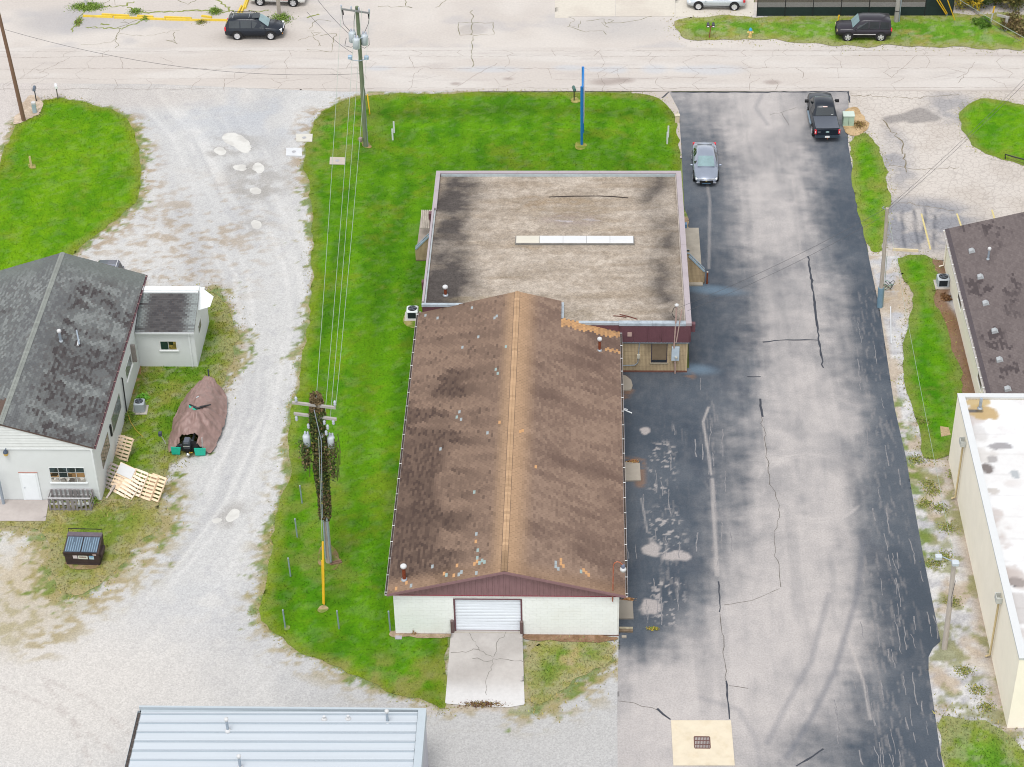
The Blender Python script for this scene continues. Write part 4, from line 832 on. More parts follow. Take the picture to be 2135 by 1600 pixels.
vent_pipe(mb_, P(929, 616, 3.72), .62, .10, rust)
# loose bits on the flat roof
tw = mat('rust_strip', c(120, 60, 48), .8, .2)
for a, b in (((1279, 659), (1306, 662)), ((1292, 656), (1329, 666)), ((1145, 411), (1250, 409)), ((1250, 409), (1310, 413))):
    p, q = P(*a, 3.74), P(*b, 3.74); top(MB().tube([p, (p + q) / 2 + Vector((0, .03, .01)), q], .035, 5), 'metal_strip', tw if a[1] > 500 else mat('lap_tar', c(70, 60, 56), .9, .2),
        {1279: 'shorter rusty metal strip lying on the flat roof by the front coping', 1292: 'longer rusty metal strip lying on the flat roof by the front coping', 1145: 'long dark lifted seam strip near the back of the flat roof', 1250: 'short dark seam strip at the east end of the long roof seam'}[a[0]], 'strip')
# east front wall: bricks, window, electric gear
yw = FY0 + .05
wq0, wq1 = VY(1358, 756, yw), VY(1391, 719, yw)
part(bricks(MB(), (12.40, yw, .14), (1, 0, 0), (0, -1, 0), 4.52, 2.25, .09, .30, mask=lambda u, z: not (wq0.x - .03 < u + 12.40 < wq1.x + .03 and z + .14 > wq0.z)), 'brick_face', tanbrick, mb_, kind='stuff')
part(MB().box(12.35, FX1 - .08, yw - .03, yw, -.02, .14), 'brick_base', redbase, mb_)
part(MB().box(FX1 - .18, FX1 - .1, yw - .016, yw, .14, 2.4), 'corner_trim', mat('corner_tan', c(196, 176, 140, 1.3), .8, .1), mb_)
window(mb_, (wq0.x - .03, wq0.z), (wq1.x + .03, 2.38), ('y', -1, yw), .1, 1, 1, mat('bronze_frame', (.03, .025, .04), .5), glass('green_blind', c(92, 92, 70, 1.3), .25), ms=mat('stone_sill', c(168, 158, 138, 1.4), .8, .2, 6))
part(MB().box(wq0.x + .02, wq1.x - .02, yw - .02, yw - .012, wq0.z + .05, wq0.z + .22), 'blind_gap', darkgl, mb_)
m1a, m1b = VY(1401, 729, yw - .06), VY(1415, 750, yw - .06)
mbx = part(MB().box(m1a.x - .02, m1b.x + .02, yw - .20, yw - .03, m1b.z, m1a.z + .25), 'meter_box', mat('meter_grey', c(196, 210, 220, 1.4), .5, .06), mb_)
part(MB().lathe([(.09, 0), (.09, .08), (.06, .13)], 0, 0, 14, Matrix.Translation(((m1a.x + m1b.x) / 2 + .05, yw - .20, m1b.z + .28)) @ Matrix.Rotation(pi / 2, 4, 'X')), 'meter', mat('meter_glass', c(206, 204, 190), .3, .05), mb_, mbx)
t1 = VY(1404, 655, yw - .08); t0 = Vector((m1a.x + .12, yw - .18, m1a.z + .2))
ms_ = part(MB().tube([t0, Vector((t0.x + .02, yw - .18, 3.0)), Vector((t0.x + .05, yw - .18, 4.2)), Vector((t0.x + .07, yw - .18, 5.35))], .055, 8), 'service_mast', pinkpipe, mb_)
part(MB().lathe([(.05, 0), (.13, .05), (.14, .12), (.03, .2)], t0.x + .07, yw - .18, 10, Matrix.Translation((0, 0, 5.3))), 'weather_head', capwh, mb_, ms_)
part(MB().tube([(t0.x + .07, yw - .18, 5.28), (t0.x - .1, yw - .22, 5.2), (t0.x - .22, yw - .2, 4.8), (t0.x - .1, yw - .2, 4.5), (t0.x, yw - .2, 4.45)], .02, 6), 'drip_loop', blkpl, mb_, ms_)
part(MB().tube([(t0.x + .1, yw - .14, m1b.z), (t0.x + .13, yw - .14, .1), (t0.x + .13, yw - .14, -.02)], .05, 8), 'lower_conduit', pinkpipe, mb_)
t2 = Vector((FX1 - .85, yw - .2, 2.5)); part(MB().tube([t2, t2 + Vector((.12, 0, 1.1)), t2 + Vector((.28, 0, 2.55))], .04, 8), 'phone_mast', pinkpipe, mb_)
part(MB().box(13.1, 13.38, FY0 - .20, FY0 - .165, 3.0, 3.3), 'louver', pinkpipe, mb_)
c1 = VY(1333, 716, yw - .05); c2 = VY(1331, 742, yw - .05)
cdt = part(MB().tube([(c1.x + .18, yw - .05, 2.42), (c1.x, yw - .05, 2.3), (c2.x, yw - .05, c2.z), (c2.x - .02, yw - .05, c2.z - .55), (c2.x - .2, yw - .05, c2.z - .75), (12.45, yw - .05, c2.z - .80)], .03, 6), 'conduit', galv, mb_)
part(MB().box(c2.x - .09, c2.x + .09, yw - .16, yw - .02, c2.z - .15, c2.z + .12), 'junction_box', mat('jbox', c(204, 198, 180, 1.4), .6, .1), mb_, cdt)
# wing walls with sloped caps, and their walks
def wing(x_in, x_out, y, z_hi, z_lo, xm, label):
    s_ = 1 if x_out > x_in else -1
    pr = [(x_in, 0), (x_out, 0), (x_out, z_lo), (xm, z_hi - .25), (xm, z_hi), (x_in, z_hi)]
    if s_ < 0: pr = pr[::-1]
    wl = part(MB().add([(a, y, b) for a, b in pr] + [(a, y + .28, b) for a, b in pr], [tuple(range(6)), tuple(range(11, 5, -1))] + [(i, 6 + i, 6 + (i + 1) % 6, (i + 1) % 6) for i in range(6)]), 'wing_wall', mortar, mb_)
    x0 = min(x_in, x_out); L = abs(x_out - x_in)
    def mk(u, z):
        xx = x0 + u; t = (xx - xm) / (x_out - xm); lim = z_hi if t < 0 else (z_hi - .25) + (z_lo - z_hi + .25) * t
        return z < lim - .16
    part(bricks(MB(), (x0, y, .12), (1, 0, 0), (0, -1, 0), L, 3.0, .09, .28, mask=mk), 'brick_face', tanbrick, mb_, wl, kind='stuff')
    cap = MB(); z = .07
    cap.slab([(xm, y - .05, z_hi), (xm, y + .33, z_hi), (x_in, y + .33, z_hi), (x_in, y - .05, z_hi)][:: -s_], .1)
    cap.slab([(x_out, y - .05, z_lo), (x_out, y + .33, z_lo), (xm, y + .33, z_hi - .25), (xm, y - .05, z_hi - .25)][:: -s_], .1)
    part(cap, 'cap', mat('wing_cap', c(160, 182, 198, 1.3), .5, .1, 3), mb_, wl)
wing(17.0, 18.55, P(1473, 592)[1], 2.55, 1.05, 17.45, 'east'); wing(.1, -1.32, P(858, 545)[1], 2.45, 1.05, -.28, 'west')
wcon = lambda sd: (lambda X, Y: mix(ca((196, 184, 168)), ca((176, 164, 150)), sst(.35, .7, fbm(X, Y, 1.1, s=sd))))
wk = part(MB().prism([(17.28, 33.9), (18.42, 33.9), (18.44, 41.0), (17.32, 41.0)], 0, .14), 'walk', mat('walk_conc', c(188, 180, 166), .9, .12, 1.5, dirt=c(150, 142, 128), damt=.5), mb_)
part(MB().prism([(-1.35, 38.2), (.05, 38.2), (.05, 43.3), (-1.32, 43.3)], 0, .10), 'walk', mat('walk_conc_w', c(182, 170, 158), .9, .1, 1.5, dirt=c(150, 138, 126), damt=.5), mb_)
pq = P(868, 500); crr = MB()
for i in range(7): crr.box(-1.16 + i * .135, -1.08 + i * .135, 0, 1.6, .0, .05, Matrix.Translation((0, pq.y + .45 - .2, .75)) @ Matrix.Rotation(rad(22), 4, 'X'))
top(crr, 'stacked_boards', mat('old_boards', c(206, 196, 182), .8, .25, 3), 'pale old boards leaning inside the west wing wall of the office', 'boards')
part(MB().box(-.30, -.06, 37.1, 37.45, 3.3, 3.75).box(-.26, -.1, 37.15, 37.4, 0, 3.3), 'downspout', maroon, mb_)
part(MB().box(-.26, -.06, 28.9, 29.25, 3.1, 3.7), 'scupper_box', maroon, mb_)
part(MB().box(17.15, 17.4, FY0 + .3, FY0 + .6, 3.0, 3.6), 'scupper_box', maroon, mb_)
part(MB().box(17.12, 17.32, 36.2, 36.5, 3.2, 3.5), 'flood_light', mat('flood_blue', c(110, 150, 185), .5, .1), mb_)
# ------------------------------------------------------------------ grey house on the left
gh = thing('grey_house', 'pale grey house with a mossy dark shingle roof and a small side annex', 'house', (-18.45, 11.18, 0))
HX0, HX1, HY0, HY1, HE, HRX, HRZ = -28.75, -18.45, 11.18, 29.05, 4.12, -23.6, 5.85
gpaint = mat('grey_paint', (.575, .595, .59), .7, .03, 1.0, dirt=(.52, .54, .535), dscale=.8, damt=.35)
gtrim = mat('grey_trim', (.62, .64, .64), .6, .05)
hw = MB().box(HX0, HX1, HY0, HY1, 0, 4.0); part(hw, 'wall', gpaint, gh)
hsl = (HRZ - HE) / (HX1 + .1 - HRX); hz = lambda x: HRZ - abs(x - HRX) * hsl
re = part(MB().slab([(HRX, HY0 - .08, HRZ), (HX1 + .1, HY0 - .08, HE), (HX1 + .1, HY1 + .08, HE), (HRX, HY1 + .08, HRZ)], -.10), 'east_roof_slope', deck, gh)
rw = part(MB().slab([(HX0 - .1, HY0 - .08, HE), (HRX, HY0 - .08, HRZ), (HRX, HY1 + .08, HRZ), (HX0 - .1, HY1 + .08, HE)], -.10), 'west_roof_slope', deck, gh)
def moss(sd, side):
    def f(u, v, rg):
        m = rg.rand(len(u)); n = fbm(u + v * .4, v, 2.2, 1.1, s=sd)
        col = mix(ca((118, 120, 120)), ca((150, 154, 152)), sst(.3, .7, n * .5 + m * .5))
        dk = sst(.36, .54, fbm(u - v * .3, v, 1.1, 2.6, s=sd + 1)) if side else sst(.55, .7, fbm(u, v, 1.2, 3, s=sd + 1)) * .7
        dk = dk * sst(18.2, 14.5, u) * sst(5.3, 3.6, v) * sst(.15, .75, m * .75 + .35 * fbm(u, v, .5, 1.2, s=sd + 8))
        lt = sst(.42, .58, fbm(u, v, 1.3, .17, s=sd + 9, oct=2)); dk = np.clip(dk * 1.2 - lt * .32, 0, 1)
        col = mix(col, ca((80, 74, 75)), dk * .95)
        col = mix(col, ca((98, 92, 92)), ((v < .16) | (m > .93)) * .6 * sst(17.5, 15, u))
        col = mix(col, ca((126, 132, 128)), sst(15.5, 17.5, u) * .8)
        col = mix(col, ca((108, 109, 112)), sst(3.6, 5.0, v) * .45 * sst(.35, .6, fbm(u, v, 3, 1, s=sd + 5)))
        return col
    return f
Lh = HY1 - HY0 + .16; Lv = math.hypot(HX1 + .1 - HRX, HRZ - HE)
NG = shingles(gh, re, (HX1 + .1, HY0 - .08, HE), (0, 1, 0), (HRX - HX1 - .1, 0, HRZ - HE), Lh, Lv - .06, .305, .14, moss(501, 1), None, 300, 3)
shingles(gh, rw, (HX0 - .1, HY0 - .08, HE), (0, 1, 0), (HRX - HX0 + .1, 0, HRZ - HE), Lh, Lv - .06, .305, .14, moss(511, 0), lambda u, v: u > 2.5, 0, 4)
for i in range(int(Lh / .24)):
    o = bpy.data.objects.new('ridge_cap', cme); COL.objects.link(o); o.parent = gh; o.location = Vector((HRX, HY0 - .08 + i * .24, HRZ + .012)) - gh.location
    o.color = (*(np.array(c(160, 164, 158)) * (.9 + .2 * rg.rand())), 1)
# lap-siding boards of the gable
zb = 4.0; sid = mat('lap_siding', (.56, .575, .56), .6, .04)
while zb < 5.7:
    zt = min(zb + .2, 5.72); half_ = lambda z: max(.05, (HRZ - .12 - z) / hsl)
    a, b = half_(zb), half_(zt)
    part(MB().add([(HRX - a, HY0 - .045, zb), (HRX + a, HY0 - .045, zb), (HRX + b, HY0 - .012, zt), (HRX - b, HY0 - .012, zt), (HRX - a, HY0, zb), (HRX + a, HY0, zb)], [(0, 1, 2, 3), (4, 5, 1, 0)]), 'siding_board', sid, gh)
    zb += .2
part(MB().add([(HRX - 5.1, HY0 + .1, 4.0), (HRX + 5.1, HY0 + .1, 4.0), (HRX, HY0 + .1, HRZ - .1)], [(0, 1, 2)]).add([(HRX - 5.1, HY1, 4.0), (HRX + 5.1, HY1, 4.0), (HRX, HY1, HRZ - .1)], [(2, 1, 0)]), 'gable_backing', gpaint, gh)
part(MB().box(HX0, HX1 + .02, HY0 - .06, HY0, 3.94, 3.995), 'siding_trim', gtrim, gh)
g = part(gutter(MB(), (HX1 + .105, HY0 - .08, HE - .02), (HX1 + .105, HY1 + .05, HE - .02), (1, 0, 0), .11, .10), 'gutter', mat('gutter_brown', c(112, 84, 90, 1.3), .6, .2, 4), gh)
part(hangers(MB(), (HX1 + .1, HY0, HE - .02), (HX1 + .1, HY1, HE - .02), (1, 0, 0), .11, 1.0), 'hangers', mat('hanger_pink', c(214, 170, 160), .5), gh, g, kind='stuff')
part(MB().box(HX1 - .12, HX1 - .03, HY0 - .07, HY0 - .005, .1, 3.94), 'corner_downspout', gtrim, gh)
# door, windows
dr = part(MB().box(-23.12, -22.02, HY0 - .05, HY0 - .002, .05, 2.14), 'door', mat('door_paint', (.66, .69, .70), .5, .02), gh)
part(MB().box(-23.0, -22.14, HY0 - .062, HY0 - .05, .12, 2.06), 'door_leaf', mat('door_leaf', (.70, .73, .75), .45, .02), gh, dr)
part(MB().ball(-22.92, HY0 - .09, 1.05, .04), 'door_handle', alu, gh, dr)
part(MB().box(-23.14, -22.0, HY0 - .055, HY0, 2.14, 2.18), 'door_head', mat('rust_lintel', c(176, 130, 118, 1.3), .8, .1), gh, dr)
part(MB().box(-23.12, -22.02, HY0 - .12, HY0 - .002, -.01, .05), 'threshold', mat('threshold', c(214, 198, 170), .8), gh, dr)
def clutter(name, a, b, sc): 
    m, t, bs = _nodes(name); bs.inputs['Roughness'].default_value = .15; n = t.nodes.new('ShaderNodeTexVoronoi'); n.inputs['Scale'].default_value = sc; t.links.new(_pos(t), n.inputs['Vector'])
    s_ = t.nodes.new('ShaderNodeSeparateColor'); t.links.new(n.outputs['Color'], s_.inputs[0]); mx = t.nodes.new('ShaderNodeMix'); mx.data_type = 'RGBA'; mx.inputs[6].default_value = (*a, 1); mx.inputs[7].default_value = (*b, 1)
    t.links.new(s_.outputs[0], mx.inputs[0]); t.links.new(mx.outputs[2], bs.inputs['Base Color']); return m
cl0, cl1, cl2 = clutter('pane_low', c(90, 84, 80), c(226, 220, 210, 1.3), 5.0), clutter('pane_mid', c(44, 40, 38), c(176, 138, 96, 1.3), 3.0), clutter('pane_top', c(34, 44, 48), c(84, 104, 112), 1.2)
window(gh, (-21.28, 1.40), (-19.15, 2.56), ('y', -1, HY0), .1, 4, 3, gtrim, [cl0, cl0, cl0, cl0, cl1, cl2, cl1, cl1, cl2, cl2, cl2, cl2], ms=gtrim, inset=-.004, fr=.03)
gw = glass('old_pane', c(120, 128, 128, 1.3), .15); wood = mat('window_wood', c(150, 142, 136, 1.3), .8, .15, 6)
for y0, y1, z0, z1 in ((12.55, 14.75, 1.30, 2.40), (16.0, 18.6, 1.32, 2.42), (20.8, 22.7, 1.62, 2.55)):
    window(gh, (y0, z0), (y1, z1), ('x', 1, HX1), .1, 4, 3, wood if y0 < 20 else white, gw if y0 > 15 else clutter('pane_side', c(110, 104, 96), c(176, 168, 156), 3), ms=white if y0 > 20 else None, inset=-.004, fr=.04)
part(MB().box(HX1, HX1 + .28, 22.9, 23.05, 1.6, 2.9), 'open_shutter', wood, gh)
a, b = VX(253, 788, HX1 + .05), VX(263, 858, HX1 + .05); part(MB().tube([a, a + Vector((.05, 0, -.05)), Vector((HX1 + .08, b.y, max(.15, b.z)))], .045, 8), 'stove_pipe', blkpl, gh)
part(MB().box(HX1, HX1 + .1, 15.3, 15.5, 1.6, 2.4), 'hose_rack', blkpl, gh)
q = VY(12, 946, HY0 - .15); wl_ = part(MB().lathe([(.12, -.12), (.15, 0), (.14, .04)], 0, 0, 12, Matrix.Translation(q)), 'wall_lamp', mat('amber_lens', c(214, 178, 96, 1.3), .3), gh)
part(MB().lathe([(.145, .04), (.15, .12), (.10, .2)], 0, 0, 12, Matrix.Translation(q)).tube([q + Vector((0, .02, .2)), q + Vector((.04, .14, .32))], .03), 'lamp_body', mat('lamp_body', c(90, 104, 124), .4), gh, wl_)
q = P(8, 1052); part(MB().tube([(q.x, q.y, 0), (q.x, q.y, 2.3)], .09, 10), 'porch_post', galv, gh)
q = PL(127, 712, (HX1 + .1, HY0, HE), NG); vent_pipe(gh, q, .75, .08, galv)
q = PL(160, 692, (HX1 + .1, HY0, HE), NG); q2 = PL(166, 722, (HX1 + .1, HY0, HE), NG)
fp = top(MB().tube([q + Vector((0, 0, .1)), (q + q2) / 2 + Vector((0, 0, .3)), q2 + Vector((0, 0, .12))], [.05, .05, .05], 8), 'fallen_vent_pipe', galv, 'broken galvanised vent pipe lying on the mossy grey roof', 'pipe')
part(MB().tube([q2 + Vector((-.1, -.05, .06)), q2 + Vector((-.14, .55, .1))], .07, 8), 'pipe_cap', capwh, fp, fp)
# annex with shed roof and white bonnet
AX0, AX1, AY0, AY1 = -18.45, -14.67, 24.58, 29.6
part(MB().box(AX0 + .003, AX1, AY0, AY1, 0, 2.82).add([(AX1, AY0, 2.82), (AX1, 27.5, 2.82), (AX1, 27.5, 3.85), (AX0, AY0, 2.82), (AX0, 27.5, 2.82), (AX0, 27.5, 3.85)], [(0, 1, 2), (5, 4, 3)]), 'annex_wall', gpaint, gh)
ar = part(MB().slab([(AX0 + .05, AY0 - .12, 2.86), (AX1 + .06, AY0 - .12, 2.86), (AX1 + .06, 27.5, 3.92), (AX0 + .05, 27.5, 3.92)], -.09), 'annex_roof', deck, gh)
def acol(u, v, rg):
    m = rg.rand(len(u)); e = np.minimum(sst(.9, .0, u), 1) + sst(2.7, 3.6, u); e = e * sst(.3, .6, fbm(u, v, .8, .15, s=521) + .12) + sst(2.9, 3.3, v) * .7
    return mix(mix(ca((86, 84, 86)), ca((104, 102, 102)), m), ca((172, 180, 178)), np.clip(e, 0, 1) * .8)
shingles(gh, ar, (AX0 + .05, AY0 - .12, 2.87), (1, 0, 0), (0, 27.5 - AY0 + .12, 1.05), AX1 - AX0 + .01, 3.2, .305, .142, acol, None, 200, 5)
part(gutter(MB(), (AX0 + .05, AY0 - .125, 2.86), (AX1 + .06, AY0 - .125, 2.86), (0, -1, 0), .11, .1), 'annex_gutter', gtrim, gh)
part(MB().box(AX0 + .1, AX1 + .06, AY0 - .22, AY0 - .15, 2.775, 2.79), 'gutter_litter', mat('litter', c(66, 50, 50), .9, .2), gh)
part(MB().box(AX0 + .05, AX1 + .02, 27.52, 27.95, 3.60, 4.02), 'ridge_box', gtrim, gh); part(MB().box(AX0 + .05, AX1 + .01, 27.36, 27.515, 3.84, 3.95), 'ridge_trim', gtrim, gh)
A_, B_, C_, D_ = Vector((AX1 + .03, 27.95, 4.0)), P(445, 619, 3.45), P(438, 640, 3.0), Vector((AX1 + .01, 26.6, 3.05))
part(MB().add([A_, B_, C_, D_, A_ + Vector((0, .1, -.05)), B_ + Vector((0, .1, -.05)), Vector((AX1 + .03, 27.55, 3.9))], [(0, 3, 2, 1), (0, 1, 5, 4), (6, 3, 0), (1, 2, 5)]), 'bonnet', gtrim, gh)
window(gh, (-16.97, 1.33), (-15.84, 2.08), ('y', -1, AY0), .1, 2, 1, mat('annex_frame', (.62, .62, .60), .6, .04), [glass('teal_pane', c(44, 70, 66)), clutter('pane_bright', c(40, 54, 40), c(196, 170, 90), 4)], ms=gtrim, inset=-.004, fr=.05)
window(gh, (26.0, 1.5), (27.1, 2.2), ('x', 1, AX1), .1, 1, 1, gtrim, glass('lilac_pane', c(126, 122, 138, 1.3), .2), inset=-.004)
part(MB().box(AX1 - .38, AX1 - .28, AY0 - .07, AY0 - .005, .05, 2.74), 'annex_downspout', gtrim, gh)
def slabcol(X, Y): return mix(ca((200, 190, 184)), ca((214, 204, 198)), sst(.35, .65, fbm(X, Y, 1.2, s=530)))
ps = sheet('porch_slab', [(-27, 9.2), (-21.43, 9.22), (-21.62, 11.15), (-27, 11.15)], .06, .2, slabcol, M_conc, kind='structure')
MB().box(-27, -21.6, 9.24, 11.15, -.02, .055).build('slab_edge', mat('slab_edge', c(190, 180, 170), .9), ps)

# ------------------------------------------------------------------ metal-roofed building at the bottom edge
mt = thing('metal_roof_building', 'low building with a pale blue grey standing seam metal roof', 'building', (2.45, -9.5, 0))
seam = mat('roof_metal', c(222, 230, 237), .38, .04, 2.0, metal=.0, spec=.5, stretch=(.05, 1, 1)); trimm = mat('metal_trim', c(206, 217, 224), .4, .03, metal=.0)
MX0, MX1, MY1 = -12.1, 2.45, -9.45
part(MB().box(MX0 + .1, MX1 - .05, -24, MY1 - .1, 0, 3.7), 'wall', mat('metal_wall', c(186, 186, 194, 1.3), .5, .06, 2), mt)
zm = lambda x: 3.78 + .16 * (x - MX0) / (MX1 - MX0)
pn = MB(); w_ = .62
pf = [(0, 0), (.02, .0), (.04, .11), (.09, .11), (.10, 0), (w_, 0)]
vv = [(x_, -y_ , zm(x_) + z_) for x_ in (MX0 + .12, MX1 - .42) for y_, z_ in pf]
pm = MB().add(vv, [(i, i + 6, i + 7, i + 1) for i in range(5)]).mesh('roof_panel'); pm.materials.append(seam)
sfm = MB().add([(x_, -y_, zm(x_) + .004) for x_ in (MX0 + .12, MX1 - .42) for y_ in (.10, .155)], [(0, 2, 3, 1)]).mesh('seam_shade_strip'); sfm.materials.append(mat('seam_shade', c(184, 198, 208), .5, .08, 3, stretch=(.1, 1, 1)))  # darker strip below each seam: shade of the standing seam painted as colour
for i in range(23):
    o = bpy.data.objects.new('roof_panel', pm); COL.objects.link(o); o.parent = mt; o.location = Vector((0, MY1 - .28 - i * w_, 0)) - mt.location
    q_s = bpy.data.objects.new('seam_shade_strip', sfm); COL.objects.link(q_s); q_s.parent = o
part(MB().box(MX0, MX1, MY1 - .12, MY1, 3.3, 4.02).box(MX0 + .1, MX1 - .4, MY1 - .30, MY1 - .121, 3.7, 3.84), 'north_trim', trimm, mt)
part(MB().box(MX1 - .40, MX1, -24, MY1 - .12, 3.3, 4.02), 'east_trim', trimm, mt)
g = part(gutter(MB(), (MX0 + .1, -24, 3.76), (MX0 + .1, MY1 - .12, 3.76), (-1, 0, 0), .2, .14), 'gutter', trimm, mt)
part(MB().box(MX0 - .08, MX0 + .08, -24, MY1 - .2, 3.63, 3.70), 'gutter_litter', mat('litter2', c(96, 88, 84), .95, .6, 7), mt, g)
for px, py, h, r in ((475, 1523, .75, .07), (808, 1506, .75, .07), (676, 1500, .22, .07), (726, 1499, .22, .07), (501, 1600, .75, .07)):
    q = P(px, py, 3.9); p_ = part(MB().tube([q - Vector((0, 0, .1)), q + Vector((0, 0, h))], r, 10), 'vent_pipe', galv if h > .5 else capwh, mt)
    part(MB().lathe([(.16, q.z - .05), (.15, q.z + .02), (.08, q.z + .08)], q.x, q.y, 12), 'boot', capwh, mt, p_)
    if h > .5: part(MB().lathe([(.08, q.z + h - .08), (.11, q.z + h), (.11, q.z + h + .08), (.05, q.z + h + .12)], q.x, q.y, 12), 'cap', capwh, mt, p_)
part(MB().ball(MX1 + .08, -12.75, 2.6, .1, .16, .2), 'wall_light', blkpl, mt)
top(MB().box(2.36, 2.50, -24, -11.7, 0, .9), 'orange_barrier', mat('orange_plastic', c(240, 140, 90, 1.3), .6, .05), 'orange panel against the east wall of the metal roofed building', 'barrier')

# ------------------------------------------------------------------ cream shingle building, far right
cb = thing('cream_office', 'cream walled building with brown shingle roof and square roof vents', 'building', (35.05, 22.0, 0))
RX, RZ, RY0, RY1 = 34.78, 3.02, 15.45, 36.4; rs = .27
part(MB().box(RX + .28, 52, RY0, RY1 - .1, 0, 3.0), 'wall', cream, cb)
part(MB().add([(RX + .28, RY1 - .1, 2.9), (52, RY1 - .1, 2.9), (52, RY1 - .1, 2.9 + rs * 17)], [(2, 1, 0)]), 'gable', cream, cb)
rc = part(MB().slab([(RX, RY0, RZ), (RX, RY1, RZ), (52, RY1, RZ + rs * (52 - RX)), (52, RY0, RZ + rs * (52 - RX))][::-1], -.1), 'roof', deck, cb)
def ccol_(u, v, rg):
    m = rg.rand(len(u)); n = fbm(u, v, 2.0, 1.4, s=541)
    col = mix(ca((118, 108, 107)), ca((140, 129, 127)), n * .5 + m * .5)
    dk = sst(.55, .62, fbm(u, v, 1.1, .9, s=542)) * sst(.45, .55, fbm(u, v, 5, 2, s=543)) * (m > .3) * sst(.2, .6, v)
    return mix(mix(col, ca((84, 76, 78)), dk * .8), ca((92, 86, 92)), (v < .3) * .7)
NC = shingles(cb, rc, (RX, RY0, RZ), (0, 1, 0), (1, 0, rs), RY1 - RY0, 7.5, .305, .142, ccol_, None, 300, 6)
part(MB().slab([(RX + 7.2, RY0, RZ + 7.2 * rs + .01), (52, RY0, RZ + rs * (52 - RX) + .01), (52, RY1, RZ + rs * (52 - RX) + .01), (RX + 7.2, RY1, RZ + 7.2 * rs + .01)], .02), 'upper_roof', mat('roof_brown', c(132, 122, 120), .95, .15), cb)
g = part(gutter(MB(), (RX - .005, RY0, RZ - .02), (RX - .005, RY1, RZ - .02), (-1, 0, 0), .12, .1), 'gutter', mat('gutter_w', c(206, 200, 196, 1.4), .5, .1), cb)
part(hangers(MB(), (RX, RY0, RZ - .02), (RX, RY1, RZ - .02), (-1, 0, 0), .12, 1.0), 'hangers', white, cb, g, kind='stuff')
part(MB().tube([(RX - .06, RY1 - .15, RZ - .1), (RX + .2, RY1 - .15, RZ - .35), (RX + .22, RY1 - .15, .2), (RX - .1, RY1 - .15, .08)], .045, 8), 'downspout', cream, cb)
vm = mat('roof_vent_grey', c(196, 200, 202), .5, .05)
for px, py in ((2026, 522), (2044, 576), (2055, 631), (2074, 689), (2084, 749), (2101, 810)):
    q = PL(px, py + 3, (RX, RY0, RZ), NC); R = Matrix.Translation(q) @ Matrix.Rotation(-math.atan(rs), 4, 'Y')
    p_ = part(MB().add([R @ Vector(t) for t in ((-.2, -.2, 0), (.22, -.2, 0), (.22, .2, 0), (-.2, .2, 0), (-.16, -.17, .16), (.08, -.17, .2), (.08, .17, .2), (-.16, .17, .16), (.2, -.17, .06), (.2, .17, .06))], [(4, 5, 6, 7), (5, 8, 9, 6), (0, 4, 7, 3), (0, 1, 8, 5, 4), (3, 7, 6, 9, 2), (1, 2, 9, 8)]), 'roof_vent', vm, cb)
q = PL(2060, 541, (RX, RY0, RZ), NC); vent_pipe(cb, q, .8, .07, galv)
for y0 in (20.6, 29.3): window(cb, (y0, 1.25), (y0 + 1.5, 2.25), ('x', -1, RX + .28), .1, 2, 1, white, glass('blue_pane', c(70, 100, 110)), ms=cream, inset=-.004)

# ------------------------------------------------------------------ cream flat-roofed building, lower right
wb = thing('white_roof_building', 'cream walled building with stained white flat roof and square scuppers', 'building', (32.45, -6.63, 0))
WX, WY0, WY1, WZ = 32.45, -6.63, 15.38, 5.1
part(MB().box(WX, WX + .3, WY0, WY1, 0, WZ - .12).box(WX + .3, 50, WY0, WY0 + .3, 0, WZ - .12).box(WX + .3, 50, WY1 - .28, WY1, 0, WZ - .12).box(WX + .3, 50, WY0 + .3, WY1 - .28, 4.5, 4.8), 'wall', cream, wb)
pr = mat('parapet_white', c(238, 240, 240), .5, .02)
part(MB().box(WX - .03, WX + .38, WY0 - .03, WY1 + .03, WZ - .12, WZ), 'west_coping', pr, wb); part(MB().box(WX + .382, 50, WY1 - .32, WY1 + .03, WZ - .12, WZ), 'north_coping', pr, wb); part(MB().box(WX + .382, 50, WY0 - .03, WY0 + .35, WZ - .12, WZ), 'south_coping', pr, wb)
def white_col(X, Y):
    col = mix(ca((246, 244, 242)), ca((255, 255, 255)), sst(.35, .6, fbm(X, Y, 2, s=551)))
    col = mix(col, ca((214, 202, 196)), sst(.56, .68, fbm(X, Y, 1.4, s=552)) * (.3 + .7 * sst(35, 33, X)) * .8)
    col = mix(col, ca((226, 222, 220)), (np.abs((Y + .1 * fbm(X, Y, 1, s=9)) % 1.83 - .9) < .05) * .45)
    for px, py, rx, ry, cc, a in ((2050, 862, .95, .8, (206, 176, 122), .95), (2040, 838, .8, .5, (214, 186, 128), .9), (2022, 825, .7, .3, (120, 118, 120), .9), (2028, 857, .35, .18, (100, 100, 104), .9), (2042, 858, .25, .2, (80, 74, 66), .8), (2085, 931, .75, .3, (160, 156, 158), .85), (2058, 978, .4, .55, (126, 116, 112), .95), (2048, 950, .75, .7, (226, 220, 214), .7), (2068, 958, .3, .3, (180, 176, 174), .9), (2117, 990, .3, .35, (178, 184, 188), .8), (2072, 1024, .4, .3, (206, 198, 190), .8),
                              (2118, 1215, .45, .4, (70, 72, 78), .95), (2110, 1200, 1.0, .9, (206, 192, 184), .6), (2130, 1270, .9, 1.4, (190, 180, 174), .6), (2042, 905, .6, .8, (206, 200, 196), .5)):
        q = P(px, py, 4.9); d = np.hypot((X - q.x) / rx, (Y - q.y) / ry) + (fbm(X, Y, .5, s=555) - .5) * .9; col = mix(col, ca(cc), (1 - sst(.75, 1.05, d)) * a)
    return col
